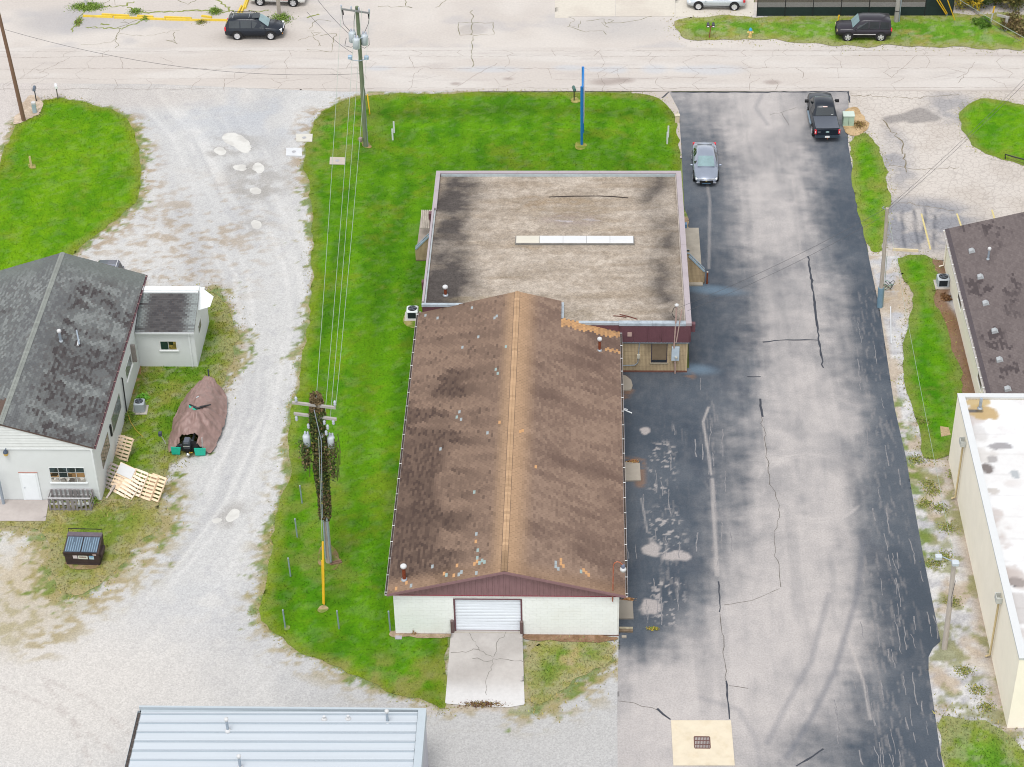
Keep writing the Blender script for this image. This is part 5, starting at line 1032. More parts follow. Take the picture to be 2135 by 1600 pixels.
sheet('flat_roof', [(WX + .38, WY0 + .35), (50, WY0 + .35), (50, WY1 - .32), (WX + .38, WY1 - .32)], 4.9, .14, white_col, amat('white_membrane', .04, 3, .7, .3, .15), parent=wb).location = -wb.location
for yy in (11.65, -1.5):
    sc_ = part(MB().box(WX - .34, WX - .03, yy - .25, yy - .22, 4.25, 4.6).box(WX - .34, WX - .03, yy + .22, yy + .25, 4.25, 4.6).box(WX - .34, WX - .31, yy - .22, yy + .22, 4.25, 4.6).box(WX - .31, WX - .03, yy - .22, yy + .22, 4.2, 4.28), 'scupper_box', mat('scupper_grey', c(204, 206, 200, 1.4), .6, .08), wb)
    part(MB().tube([(WX - .13, yy, 4.22), (WX - .13, yy, .25), (WX - .35, yy, .12)], .06, 8), 'downspout', mat('downspout_tan', c(204, 184, 140, 1.4), .6, .08), wb, sc_)
q = P(2043, 852, 4.9); vent_pipe(wb, q, .75, .09, galv, cap=False)
part(MB().box(33.35, 34.6, WY0 - .03, WY0 + .01, 0, 2.2), 'door', blkpl, wb)
part(MB().box(33.3, 40, WY0 - 2.5, WY0 - .04, -.01, .05), 'door_pad', mat('pad', c(222, 206, 188), .9), wb)
# ------------------------------------------------------------------ vehicles (x forward, y left, z up, origin on the ground under the middle)
tyre_m = mat('tyre', (.018, .018, .02), .85, .15, 12); rim_m = mat('alloy', (.62, .63, .65), .3, .05, metal=.5); archm = mat('arch_black', (.012, .012, .013), .8)
wind = glass('windscreen', (.16, .24, .25), .08); tint = glass('tinted_glass', (.012, .018, .022), .07); redl = mat('tail_lamp', (.55, .03, .04), .25); hl_m = mat('head_lamp', (.8, .82, .82), .15, .05); amb = mat('amber_lamp', (.75, .3, .06), .3)
chrome = mat('chrome', (.75, .76, .78), .15, .02, metal=.8); plate_m = mat('plate', (.75, .74, .72), .5, .1, 20)
def paint(name, col, coat=1.0, metal=.0): return mat(name, col, .30, .04, 3, metal=metal, coat=coat * (.18 if max(col) < .03 else .45), spec=.3 if max(col) < .03 else .4)
def wheel_mesh(r, w_, spokes):
    t = MB(); M_ = Matrix.Rotation(pi / 2, 4, 'X')
    t.lathe([(r * .62, -w_ / 2), (r * .92, -w_ / 2), (r, -w_ * .3), (r, w_ * .3), (r * .92, w_ / 2), (r * .62, w_ / 2)], 0, 0, 20, M_)
    k = MB()
    for i in range(spokes):
        a = 2 * pi * i / spokes; R = Matrix.Rotation(a, 4, 'Y')
        k.add([R @ Vector(p) for p in ((-.05, -w_ / 2 - .012, .03), (.05, -w_ / 2 - .012, .03), (.065, -w_ / 2 - .004, r * .62), (-.065, -w_ / 2 - .004, r * .62))], [(0, 1, 2, 3)])
        k.add([R @ Vector(p) for p in ((-.05, w_ / 2 + .012, .03), (.05, w_ / 2 + .012, .03), (.065, w_ / 2 + .004, r * .62), (-.065, w_ / 2 + .004, r * .62))], [(3, 2, 1, 0)])
    k.lathe([(r * .60, w_ / 2 - .0), (r * .66, w_ / 2 + .008), (r * .66, w_ / 2 + .01)], 0, 0, 20, M_, cap=False).lathe([(r * .66, -w_ / 2 - .01), (r * .66, -w_ / 2 - .008), (r * .60, -w_ / 2)], 0, 0, 20, M_, cap=False)
    k.lathe([(.07, -w_ / 2 - .02), (.07, w_ / 2 + .02)], 0, 0, 10, M_)
    return t.mesh('tyre'), k.mesh('rim')
def car(name, label, group, loc, rz, pm, L, W, body, cab, wheels, wr, spokes=7, wn=('windscreen',), sidepanes=(), rails=False, glass_f=None, truck=None, black_trim=False, scale=1.0):
    """body: stations (x, z_bottom, z_shoulder, z_top, half width); cab: stations (x, z, half width at roof); belt: base width"""
    root = thing(name, label, {'suv': 'car', 'car': 'car', 'pickup': 'pickup', 'minivan': 'car'}.get(name.split('_')[-1], 'car'), loc, rz, group)
    vs_, fs = [], []; n = 11
    for x, zb, zs, zt, hw in body:
        h2 = hw * .97
        ring = [(-hw * .86, zb), (-h2, zb + .12), (-hw, (zb + zs) / 2 + .05), (-hw * .965, zs - .04), (-hw * .88, zt - .02), (0, zt + .02), (hw * .88, zt - .02), (hw * .965, zs - .04), (hw, (zb + zs) / 2 + .05), (h2, zb + .12), (hw * .86, zb)]
        vs_ += [(x, y, z) for y, z in ring]
    for i in range(len(body) - 1): fs += [(i * n + k, i * n + (k + 1) % n, (i + 1) * n + (k + 1) % n, (i + 1) * n + k) for k in range(n)]
    m_ = MB().add(vs_, fs, True); m_.add([vs_[k] for k in range(n)], [tuple(range(n - 1, -1, -1))]); m_.add(vs_[-n:], [tuple(range(n))])
    bd = m_.build('body', pm, root)
    # greenhouse
    cv, cf = [], []; k_ = 7
    for x, z, hr, zb, hb in cab: cv += [(x, y, zz) for y, zz in ((-hb, zb), (-hr - .01, z - .07), (-hr + .10, z), (0, z + .025), (hr - .10, z), (hr + .01, z - .07), (hb, zb))]
    for i in range(len(cab) - 1): cf += [(i * k_ + q, i * k_ + q + 1, (i + 1) * k_ + q + 1, (i + 1) * k_ + q) for q in range(k_ - 1)]
    m2 = MB().add(cv, cf, True); m2.add(cv[:k_], [tuple(range(k_ - 1, -1, -1))]); m2.add(cv[-k_:], [tuple(range(k_))])
    m2.build('cabin', pm, root)
    def face(p, q, f0, f1, y_in=.05, out=.012):          # glass between two cab stations (p rear, q front), across the car
        (x0, z0, h0, b0, g0), (x1, z1, h1, b1, g1) = p, q
        lo = lambda s_, t: (x0 + (x1 - x0) * t, s_ * ((h0 + (h1 - h0) * t) - y_in), z0 + (z1 - z0) * t + .02)
        a, b, c_, d = (Vector(v) for v in (lo(-1, f0), lo(1, f0), lo(1, f1), lo(-1, f1)))
        nrm = (b - a).cross(d - a).normalized(); nrm = nrm if nrm.z > 0 else -nrm
        return MB().add([v + nrm * out for v in (a, b, c_, d)] + [a, b, c_, d], [(0, 1, 2, 3), (0, 4, 5, 1), (1, 5, 6, 2), (2, 6, 7, 3), (3, 7, 4, 0)])
    face(cab[-2], cab[-1], .06, .97, .06, .02).build('windscreen', glass_f or wind, root)
    face(cab[0], cab[1], .05, .93, .08, .02).build('rear_window', tint, root)
    zat = lambda x, i: np.interp(x, [s_[0] for s_ in cab], [s_[i] for s_ in cab])
    for s_ in (-1, 1):
        for x0, x1 in sidepanes:
            q = []
            for x, f in ((x0, .08), (x1, .08), (x1, .93), (x0, .93)):
                zb, z, hb, hr = zat(x, 3), zat(x, 1) - .07, zat(x, 4), zat(x, 2) + .01
                if z < zb + .05: z = zb + .05
                q.append(Vector((x, s_ * (hb + (hr - hb) * f + .012), zb + (z - zb) * f)))
            MB().add(q, [(0, 1, 2, 3) if s_ < 0 else (3, 2, 1, 0)]).build('side_window', tint, root)
        xm = cab[-1][0] - .25; hw = np.interp(xm, [b[0] for b in body], [b[4] for b in body])
        mz = zat(xm, 3) + .08
        MB().ball(xm, s_ * (hw + .13), mz, .07, .13, .08).build('mirror', pm if not black_trim else archm, root)
        MB().box(body[1][0] + .35, body[-2][0] - .5, s_ * hw * .975 - .02, s_ * hw * .975 + .02, .36, .42).build('sill', archm, root)
    tm, rm = wheel_mesh(wr, .23, spokes); tm.materials.append(tyre_m); rm.materials.append(rim_m)
    for x in wheels:
        hw = np.interp(x, [b[0] for b in body], [b[4] for b in body])
        for s_ in (-1, 1):
            a_ = MB().lathe([(wr * 1.17, -.02), (wr * 1.17, .02)], 0, 0, 22, Matrix.Translation((x, s_ * (hw - .006), wr + .05)) @ Matrix.Rotation(pi / 2, 4, 'X')).build('wheel_arch', archm, root)
            wo_ = bpy.data.objects.new('wheel', tm); wo_.location = (x, s_ * (hw - .085), wr); COL.objects.link(wo_); wo_.parent = root
            r_ = bpy.data.objects.new('rim', rm); COL.objects.link(r_); r_.parent = wo_
    if rails:
        for s_ in (-1, 1): MB().tube([(cab[1][0] + .05, s_ * (cab[2][2] - .06), cab[1][1] + .03), (cab[1][0] + .2, s_ * (cab[2][2] - .06), cab[2][1] + .09), (cab[-2][0] - .4, s_ * (cab[2][2] - .06), cab[2][1] + .09), (cab[-2][0] - .2, s_ * (cab[2][2] - .06), cab[-2][1] + .03)], .025, 6).build('roof_rail', chrome if rails == 2 else archm, root)
        if rails == 1:
            for x in (cab[1][0] + .35, cab[-2][0] - .75): MB().tube([(x, -cab[2][2] + .06, cab[2][1] + .1), (x, cab[2][2] - .06, cab[2][1] + .1)], .022, 6).build('cross_bar', alu, root)
    return root
def lamps(root, items):
    for nm, m, x0, x1, y0, y1, z0, z1 in items:
        for s_ in (-1, 1):
            MB().box(x0, x1, min(s_ * y0, s_ * y1), max(s_ * y0, s_ * y1), z0, z1).build(nm, m, root)
blk = paint('black_paint', (.010, .014, .022)); blk2 = paint('dark_plum_paint', (.020, .017, .024)); wht = paint('white_car_paint', (.72, .72, .70)); slv = paint('silver_paint', (.46, .49, .52), metal=.3); gry = paint('steel_grey_paint', (.24, .27, .33), metal=.4); nvy = paint('slate_paint', (.09, .10, .15), metal=.3)
SUV_B = [(-2.42, .55, .85, .95, .72), (-2.36, .34, .98, 1.02, .88), (-1.9, .30, 1.02, 1.05, .93), (-.4, .28, 1.02, 1.04, .945), (.75, .28, 1.02, 1.05, .94), (1.0, .28, 1.0, 1.06, .93), (1.75, .30, .95, 1.0, .91), (2.2, .32, .86, .90, .84), (2.38, .40, .72, .78, .70)]
SUV_C = [(-2.34, 1.04, .72, 1.0, .86), (-2.02, 1.68, .64, 1.0, .90), (-1.2, 1.74, .65, 1.0, .91), (.0, 1.74, .65, 1.0, .91), (.42, 1.66, .63, 1.0, .90), (1.22, 1.06, .74, .99, .86)]
SUV_W = [(-2.0, -1.12), (-1.04, -.18), (-.10, .86)]
def near_side(px_l, px_r, half):                     # ground frame from the two tyre contacts on the camera side
    a, b = P(*px_l), P(*px_r); d = (b - a).normalized(); nrm = Vector((-d.y, d.x, 0))
    return (a + b) / 2 + nrm * half, math.atan2(d.y, d.x)
loc, rz = near_side((494, 83), (567, 83), .86)
r = car('black_suv', 'black SUV with roof bars parked facing right beside yellow kerbs', 'parked vehicles', loc, rz, blk, 4.8, 1.88, SUV_B, SUV_C, (-1.38, 1.38), .37, 8, sidepanes=SUV_W, rails=1)
lamps(r, [('tail_lamp', redl, -2.40, -2.26, .70, .88, .78, 1.08), ('head_lamp', hl_m, 2.12, 2.30, .52, .80, .68, .88), ('turn_lamp', amb, 2.20, 2.36, .62, .74, .48, .56)])
MB().box(-.1, .45, -.45, .45, 1.765, 1.78).build('sunroof', tint, r); MB().box(2.34, 2.42, -.4, .4, .55, .80).build('grille', archm, r); MB().box(2.36, 2.425, -.42, .42, .80, .84).build('grille_chrome', chrome, r); MB().box(-2.45, -2.38, -.26, .26, .62, .76).build('number_plate', plate_m, r)
loc, rz = near_side((540, 12), (615, 14), .86)
r = car('white_suv', 'white SUV cut off by the top edge of the photograph', 'parked vehicles', loc, rz + pi, wht, 4.8, 1.88, SUV_B, SUV_C, (-1.42, 1.42), .38, 7, sidepanes=SUV_W, rails=2)
lamps(r, [('tail_lamp', redl, -2.40, -2.26, .70, .88, .78, 1.05), ('head_lamp', hl_m, 2.12, 2.30, .52, .80, .68, .86)]); MB().box(-1.0, 1.0, -.955, -.94, .60, .62).build('trim_strip', redl, r); MB().box(-1.0, 1.0, .94, .955, .60, .62).build('trim_strip', redl, r)
SED_B = [(-2.46, .50, .80, .90, .62), (-2.36, .34, .92, .98, .80), (-1.9, .28, .94, 1.0, .90), (-.6, .22, .92, .96, .925), (.8, .22, .90, .96, .92), (1.5, .24, .84, .92, .90), (2.05, .28, .72, .80, .82), (2.36, .32, .62, .68, .66), (2.45, .38, .56, .60, .5)]
SED_C = [(-2.02, .98, .64, .90, .80), (-1.28, 1.37, .59, .90, .86), (-.6, 1.45, .61, .90, .87), (.28, 1.42, .60, .90, .86), (1.16, .97, .69, .90, .82)]
SED_W = [(-1.6, -.62), (-.54, .66)]
loc, rz = near_side((1454, 21), (1532, 22), .84)
r = car('silver_sedan', 'silver sedan parked on the pale concrete at the top edge', 'parked vehicles', loc, rz + pi, slv, 4.95, 1.86, SED_B, SED_C, (-1.50, 1.48), .36, 9, sidepanes=SED_W)
lamps(r, [('tail_lamp', redl, -2.40, -2.22, .60, .84, .72, .92), ('head_lamp', hl_m, 2.08, 2.30, .50, .76, .58, .72)])
a, b = P(1474, 392), P(1470, 306); ctr = (P(1473, 391) + Vector((0, 2.42, 0)))
r = car('grey_sedan', 'steel grey sedan facing the viewer in the drive beside the flat roof', 'parked vehicles', ctr, -pi / 2 - .01, gry, 4.9, 1.86, SED_B, SED_C, (-1.42, 1.42), .34, 10, sidepanes=SED_W)
lamps(r, [('tail_lamp', redl, -2.42, -2.22, .62, .86, .74, .94), ('head_lamp', hl_m, 2.10, 2.30, .48, .78, .56, .66), ('lower_trim', chrome, 2.36, 2.44, .34, .72, .36, .42)])
MB().box(2.34, 2.47, -.48, .48, .34, .60).build('grille', archm, r); MB().box(2.28, 2.42, -.58, .58, .645, .685).build('chrome_strip', chrome, r); MB().box(2.46, 2.48, -.06, .06, .54, .60).build('badge', mat('gold_badge', (.75, .6, .2), .3, metal=.5), r)
MB().box(2.44, 2.48, -.3, .3, .33, .37).build('lower_lip', mat('lip_blue', c(110, 150, 180), .4), r)
JEEP_B = [(-2.18, .55, .95, 1.0, .80), (-2.14, .40, 1.04, 1.06, .88), (-1.7, .38, 1.06, 1.08, .91), (.7, .38, 1.06, 1.08, .91), (.95, .38, 1.05, 1.10, .90), (1.95, .42, 1.02, 1.06, .88), (2.14, .46, .98, 1.0, .82), (2.2, .52, .9, .94, .72)]
JEEP_C = [(-2.12, 1.08, .78, 1.04, .86), (-2.02, 1.74, .74, 1.04, .87), (-1.2, 1.80, .74, 1.04, .88), (.1, 1.80, .73, 1.04, .88), (.42, 1.74, .72, 1.04, .87), (.98, 1.10, .78, 1.04, .86)]
loc, rz = near_side((1765, 86), (1837, 86), .84)
r = car('boxy_black_suv', 'boxy black SUV parked on the grass verge facing left', 'parked vehicles', loc, rz + pi, blk2, 4.4, 1.84, JEEP_B, JEEP_C, (-1.33, 1.33), .38, 5, sidepanes=[(-1.95, -1.22), (-1.12, -.36), (-.26, .62)], rails=0)
lamps(r, [('tail_lamp', redl, -2.2, -2.08, .66, .86, .86, 1.12), ('head_lamp', mat('warm_lamp', (.8, .62, .4), .2), 2.14, 2.22, .44, .70, .74, .92), ('fender_flare', archm, 1.75, 2.05, .86, .94, .72, .80)])
MB().box(-.9, .9, -.925, -.90, .60, .66).build('chrome_strip', chrome, r); MB().box(-.9, .9, .90, .925, .60, .66).build('chrome_strip', chrome, r); MB().box(2.18, 2.26, -.6, .6, .45, .6).build('bumper', archm, r); MB().box(2.19, 2.23, -.4, .4, .68, .94).build('grille', archm, r)
TR_B = [(-2.86, .62, 1.02, 1.08, .90), (-2.80, .50, 1.06, 1.10, .97), (-1.0, .45, 1.10, 1.12, .985), (.2, .42, 1.12, 1.14, .985), (1.3, .42, 1.14, 1.18, .98), (1.6, .45, 1.14, 1.22, .97), (2.5, .48, 1.08, 1.16, .94), (2.85, .55, .98, 1.04, .84)]
TR_C = [(-.98, 1.16, .80, 1.1, .92), (-.72, 1.80, .70, 1.1, .93), (-.1, 1.90, .72, 1.1, .94), (.62, 1.88, .71, 1.1, .94), (.9, 1.80, .69, 1.1, .93), (1.62, 1.20, .80, 1.1, .90)]
ctr = P(1722, 298) + Vector((0, 2.95, 0))
r = car('black_pickup', 'black pickup with covered bed parked at the top of the drive', 'parked vehicles', ctr, pi / 2 + .02, blk, 5.8, 2.0, TR_B, TR_C, (-1.75, 1.85), .42, 6, sidepanes=[(-.62, .1), (.2, 1.15)], black_trim=True)
lamps(r, [('tail_lamp', redl, -2.90, -2.78, .80, .955, .72, 1.06), ('tail_lamp_lens', mat('lamp_pink', (.8, .55, .55), .3), -2.905, -2.89, .86, .92, .80, .98), ('tow_mirror', archm, 1.05, 1.25, 1.02, 1.30, 1.18, 1.36), ('running_board', mat('step_grey', c(150, 170, 185), .4), -.9, 1.1, .96, 1.08, .40, .48)])
MB().bbox(-1.88, 0, 1.15, 1.78, 1.74, .06).build('bed_cover', mat('vinyl_cover', (.075, .085, .105), .45, .05), r); MB().box(-2.90, -2.84, -.80, .80, .62, 1.06).build('tailgate', blk, r)
MB().box(-2.98, -2.86, -.92, .92, .44, .60).build('rear_bumper', mat('bumper_steel', c(84, 98, 112), .35, metal=.3), r); MB().box(-3.0, -2.975, -.17, .17, .46, .60).build('number_plate', plate_m, r); MB().tube([(-2.98, 0, .42), (-3.15, 0, .44)], .035).build('tow_hitch', rust, r)
MB().lathe([(.14, 0), (.14, .012)], 0, 0, 16, Matrix.Translation((-2.91, -.0, .90)) @ Matrix.Rotation(pi / 2, 4, 'Y') @ Matrix.Diagonal((.45, 1, 1, 1))).build('oval_badge', mat('badge_blue', (.45, .6, .6), .3, metal=.3), r); MB().box(-2.91, -2.90, .52, .72, .88, .93).build('model_badge', chrome, r)
MB().box(-.80, -.74, -.16, .16, 1.82, 1.87).build('brake_lamp', mat('chmsl', (.8, .6, .55), .3), r); MB().box(-.965, -.955, -.62, -.46, 1.22, 1.30).build('window_sticker', plate_m, r)
VAN_B = [(-2.45, .5, .95, 1.0, .82), (-2.35, .34, 1.02, 1.05, .93), (-.4, .28, 1.05, 1.08, .97), (1.2, .28, 1.02, 1.08, .96), (2.1, .32, .86, .92, .88), (2.42, .4, .72, .76, .7)]
VAN_C = [(-2.36, 1.1, .8, 1.02, .9), (-2.1, 1.68, .72, 1.02, .94), (-1.0, 1.76, .73, 1.02, .95), (.3, 1.74, .72, 1.02, .95), (.75, 1.64, .70, 1.02, .93), (1.7, 1.06, .8, 1.0, .88)]
q = P(224, 541, 1.75); loc = Vector((q.x + .10, q.y - 2.25 + .15, 0))
r = car('slate_minivan', 'dark slate minivan with chrome roof rails half hidden behind the mossy roof', 'parked vehicles', loc, -pi / 2, nvy, 4.9, 1.9, VAN_B, VAN_C, (-1.5, 1.5), .35, 7, sidepanes=[(-2.0, -1.0), (-.9, .0), (.1, 1.1)], rails=2)
lamps(r, [('tail_lamp', redl, -2.44, -2.36, .60, .78, .8, 1.0), ('head_lamp', hl_m, 2.2, 2.38, .5, .8, .62, .8)])

# ------------------------------------------------------------------ covered boat on its trailer
S0, S1 = P(398, 945), P(437, 812); ax_ = (S1 - S0).normalized(); LB = (S1 - S0).length; az = math.atan2(ax_.y, ax_.x)
bt = thing('covered_boat', 'boat under a wrinkled brown tarpaulin with a black outboard motor', 'boat', S0, az)
tt = np.linspace(0, 1, 70); ss = np.linspace(-1, 1, 57); T, S_ = np.meshgrid(tt, ss, indexing='ij')
hw = np.interp(tt, [0, .06, .25, .5, .72, .88, 1.0], [1.14, 1.30, 1.46, 1.48, 1.38, 1.18, .80])[:, None] * np.ones_like(S_)
hgt = np.interp(tt, [0, .08, .2, .36, .5, .7, .85, 1.0], [.95, 1.2, 1.36, 1.56, 1.44, 1.30, 1.25, 1.15])[:, None]
prof = np.abs(S_); zz = np.where(prof < .62, 1 - .30 * (prof / .62) ** 2.2, .70 - (prof - .62) / .38 * .58)
skirt = .10 + .12 * fbm(T * LB, S_ * 2, .9, s=601)
fold = (fbm(T * LB * 1.2 + np.abs(S_) * .7, S_ * 2.4, .55, .9, s=602) - .5) * .30 + (fbm(T * LB, S_ * 3.5, .35, .22, s=603) - .5) * .13 * sst(.4, .8, prof)
rad_ = np.hypot((T - .40) * LB, S_ * 1.2); fold += np.sin(np.arctan2(S_ * 1.2, (T - .40) * LB + 1e-6) * 11 + 3 * fbm(T * LB, S_, 1, s=605)) * .07 * np.exp(-((rad_ - .9) / .8) ** 2)
rdg = 1 - np.abs(2 * fbm(T * LB * .8 + S_ * .9, S_ * 1.9 - T * .6, .62, .62, s=607, oct=3) - 1); fold += (rdg - .75) * .34 * sst(.0, .25, np.abs(S_) + .12)
fold += .16 * np.exp(-(((T - .60) * LB) / .35) ** 2 - ((S_ + .25) / .35) ** 2) + .14 * np.exp(-(((T - .2) * LB) / .4) ** 2 - ((S_ - .45) / .25) ** 2) - .12 * np.exp(-(((T - .5) * LB) / .45) ** 2 - ((S_ - .2) / .4) ** 2)
Z_ = np.maximum(hgt * zz + fold, skirt); Yb = S_ * hw * (1 + .10 * sst(.6, 1, prof) + (fbm(T * LB, S_, .5, .3, s=604) - .5) * .14 * prof); Xb = T * LB - .15 + .12 * (fbm(S_ * 2, T, .5, s=606) - .5)
cut = (T < .10) & (S_ > -.42) & (S_ < .50); Z_ = np.where(cut, np.maximum(Z_, .75), Z_)
idx = np.arange(T.size).reshape(T.shape); qd = np.stack([idx[:-1, :-1], idx[1:, :-1], idx[1:, 1:], idx[:-1, 1:]], -1)
keepq = ~(cut[:-1, :-1] & (T[:-1, :-1] < .075))
tarp = mat('tarpaulin', c(168, 138, 130), .5, .10, 2.5, spec=.4, dirt=c(186, 158, 150), dscale=1.2, damt=.5)
fastmesh('cover', np.stack([Xb, Yb, Z_], -1).reshape(-1, 3), qd[keepq].reshape(-1, 4), tarp, bt, smooth=True)
teal = mat('teal_hull', c(40, 190, 160, 1.4), .4, .05)
MB().slab([(-.22, -.95, .06), (-.30, -.35, .10), (-.26, -.30, .62), (-.20, -1.02, .60)], -.06).build('hull', teal, bt)
MB().slab([(-.22, .62, .08), (-.20, 1.12, .06), (-.16, 1.14, .60), (-.20, .52, .60)], -.06).build('hull', teal, bt)
MB().box(-.1, .5, -.55, .55, .25, .55).build('transom', archm, bt)
om = MB().bbox(-.28, .06, 1.02, .62, .42, .46, b=.06).build('outboard_motor', mat('motor_black', (.03, .035, .042), .3, .05), bt)
MB().box(-.42, -.14, -.05, .17, .25, .80).build('motor_leg', archm, om); MB().bbox(-.28, .06, 1.27, .50, .34, .06).build('motor_cowl', mat('cowl_grey', (.07, .08, .10), .35), om); MB().box(-.60, -.585, -.14, .26, .98, 1.02).build('cowl_stripe', chrome, om)
MB().lathe([(.03, 0), (.05, .05), (.03, .22)], 0, 0, 8, Matrix.Translation((-.62, .06, .28)) @ Matrix.Rotation(pi / 2, 4, 'Y')).ball(-.5, .06, .28, .1, .12, .12).build('propeller', chrome, om)
MB().tube([(-.25, .02, .45), (-.5, -.05, .40), (-.55, -.25, .5)], .03).build('tie_strap', mat('strap_yellow', c(230, 190, 70), .6), bt)
q_ = lambda px, py, z: bt.matrix_basis.inverted() @ P(px, py, z)
b2 = MB().ball(*q_(416, 830, 1.40), .20, .24, .07).build('deck_float', mat('float_white', c(225, 235, 240), .4), bt); 
k1, k2, k3 = q_(395, 848, 1.38), q_(415, 857, 1.42), q_(440, 846, 1.38)
MB().slab([k1 + Vector((.1, .05, .02)), k1 + Vector((-.12, 0, 0)), k2 + Vector((-.16, 0, 0)), k2 + Vector((.08, 0, .02))], .04).build('teal_deck', teal, bt)
MB().tube([k1 + Vector((.12, 0, .06)), k2 + Vector((.1, .1, .1)), k2 + Vector((.25, -.1, .12)), k3 + Vector((0, 0, .08))], [.05, .09, .07, .04], 8).build('trolling_motor', blkpl, bt)
trl = thing('boat_trailer', 'trailer under the tarpaulin covered boat, with bow winch post and guide posts', 'trailer', S0, az)
MB().box(-.1, LB + .5, -.06, .06, .32, .42).box(.2, .35, -1.0, 1.0, .32, .42).build('frame', galv, trl)
MB().tube([(LB + .25, 0, .4), (LB + .28, 0, 1.35)], .05, 8).tube([(LB + .28, 0, 1.35), (LB + .02, -.02, .95)], .035, 6).build('winch_post', mat('post_navy', c(62, 66, 84), .5), trl)
MB().tube([(LB + .55, 0, .4), (LB + .57, 0, .02)], .045).build('jack', blkpl, trl)
for s_ in (-1, 1):
    t_ = MB().lathe([(.2, -.09), (.31, -.09), (.33, 0), (.31, .09), (.2, .09)], 0, 0, 16, Matrix.Translation((1.9, s_ * 1.0, .33)) @ Matrix.Rotation(pi / 2, 4, 'X')).build('wheel', tyre_m, trl)
il = bt.matrix_basis.inverted()
for a_, b_, za, zb_ in (((344, 922), (334, 906), .5, 1.35), ((422, 940), (421, 913), .35, 1.4)):
    u, v = il @ P(*a_, za), il @ P(*b_, zb_); gp = MB().tube([Vector((u.x, u.y, .35)), u, v], .03, 8).build('guide_post', capwh, trl)
    if a_[0] == 344: MB().bbox(v.x, v.y, v.z + .05, .24, .2, .26, b=.03).build('light_box', mat('guide_grey', c(76, 84, 100), .5), gp)

# ------------------------------------------------------------------ dumpster
q0, q1 = P(142, 1178), P(207, 1180); d_ = (q1 - q0); wD = 1.95; az = math.atan2(d_.y, d_.x)
dm = thing('dumpster', 'dark brown dumpster with two ribbed grey lids on the worn grass', 'dumpster', (q0 + q1) / 2, az)
dbm = mat('dumpster_brown', c(66, 54, 54, 1.4), .6, .15, 4, dirt=c(104, 84, 74), damt=.5); lidm = mat('lid_grey', c(98, 118, 136), .45, .08)
hwD = wD / 2
MB().add([(-hwD, .0, .05), (hwD, .0, .05), (hwD, 1.15, .05), (-hwD, 1.15, .05), (-hwD - .05, -.08, 1.05), (hwD + .05, -.08, 1.05), (hwD + .05, 1.25, 1.35), (-hwD - .05, 1.25, 1.35)], [(0, 3, 2, 1), (0, 1, 5, 4), (1, 2, 6, 5), (2, 3, 7, 6), (3, 0, 4, 7), (4, 5, 6, 7)]).build('body', dbm, dm)
MB().box(-hwD - .03, hwD + .03, .95, 1.28, 1.26, 1.42).build('rear_deck', mat('deck_brown', c(120, 108, 116), .7, .15, 6), dm); MB().box(-hwD - .06, hwD + .06, -.12, -.06, .98, 1.06).build('front_lip', dbm, dm); MB().box(-hwD + .05, hwD - .05, -.03, 0, .05, .15).build('skid', dbm, dm)
for s_ in (-1, 1):
    x0 = -hwD + .04 if s_ < 0 else .03; x1 = -.03 if s_ < 0 else hwD - .04
    ld = MB().slab([(x0, -.08, 1.08), (x1, -.08, 1.08), (x1, .95, 1.32), (x0, .95, 1.32)], .03).build('lid', lidm, dm); nr = 7
    for i in range(nr):
        a = x0 + .03 + (x1 - x0 - .1) * i / (nr - 1); z0 = .35 if i in (3,) else 0
        MB().slab([(a, -.06, 1.115), (a + .055, -.06, 1.115), (a + .055, .90 - z0, 1.34 - z0 * .23), (a, .90 - z0, 1.34 - z0 * .23)], .028).build('rib', mat('lid_rib', c(140, 166, 186), .4) if i == 0 and s_ < 0 else bpy.data.materials['lid_rib'], ld)
    MB().box(s_ * hwD + (-.02 if s_ < 0 else .02), s_ * hwD + s_ * .16, .15, .95, .55, .75).build('fork_pocket', dbm, dm)
MB().tube([(-hwD, 1.28, 1.3), (-hwD, 1.33, 1.62), (hwD, 1.33, 1.62), (hwD, 1.28, 1.3)], .025, 6).build('rear_bar', archm, dm)
for x0, x1, z0, z1, cc, nm in ((-.52, -.26, .55, .80, (226, 214, 216), 'left_notice'), (-.22, .34, .52, .80, (224, 226, 214), 'name_notice'), (.42, .70, .52, .80, (196, 222, 234), 'right_notice'), (.66, .86, .84, .96, (228, 206, 202), 'small_notice')):
    y_ = -.002 - .08 * (z0 - .05) - .012; n_ = MB().add([(x0, -.08 * (z0 - .05) - .008, z0), (x1, -.08 * (z0 - .05) - .008, z0), (x1, -.08 * (z1 - .05) - .008, z1), (x0, -.08 * (z1 - .05) - .008, z1)], [(0, 1, 2, 3)]).build(nm, mat('notice_' + nm, c(*cc, 1.4), .5, .05, 12), dm)
    if nm == 'name_notice': MB().box(x0 + .08, x1 - .08, -.08 * .65 - .02, -.08 * .65 - .012, .65, .74).build('printed_name', mat('print_brown', c(150, 130, 120, 1.3), .6, .5, 30), n_)
    if nm == 'right_notice': MB().box(x0 + .03, x1 - .03, -.08 * .7 - .02, -.08 * .7 - .012, .71, .77).build('printed_band', mat('print_blue', c(70, 150, 200, 1.3), .6), n_)
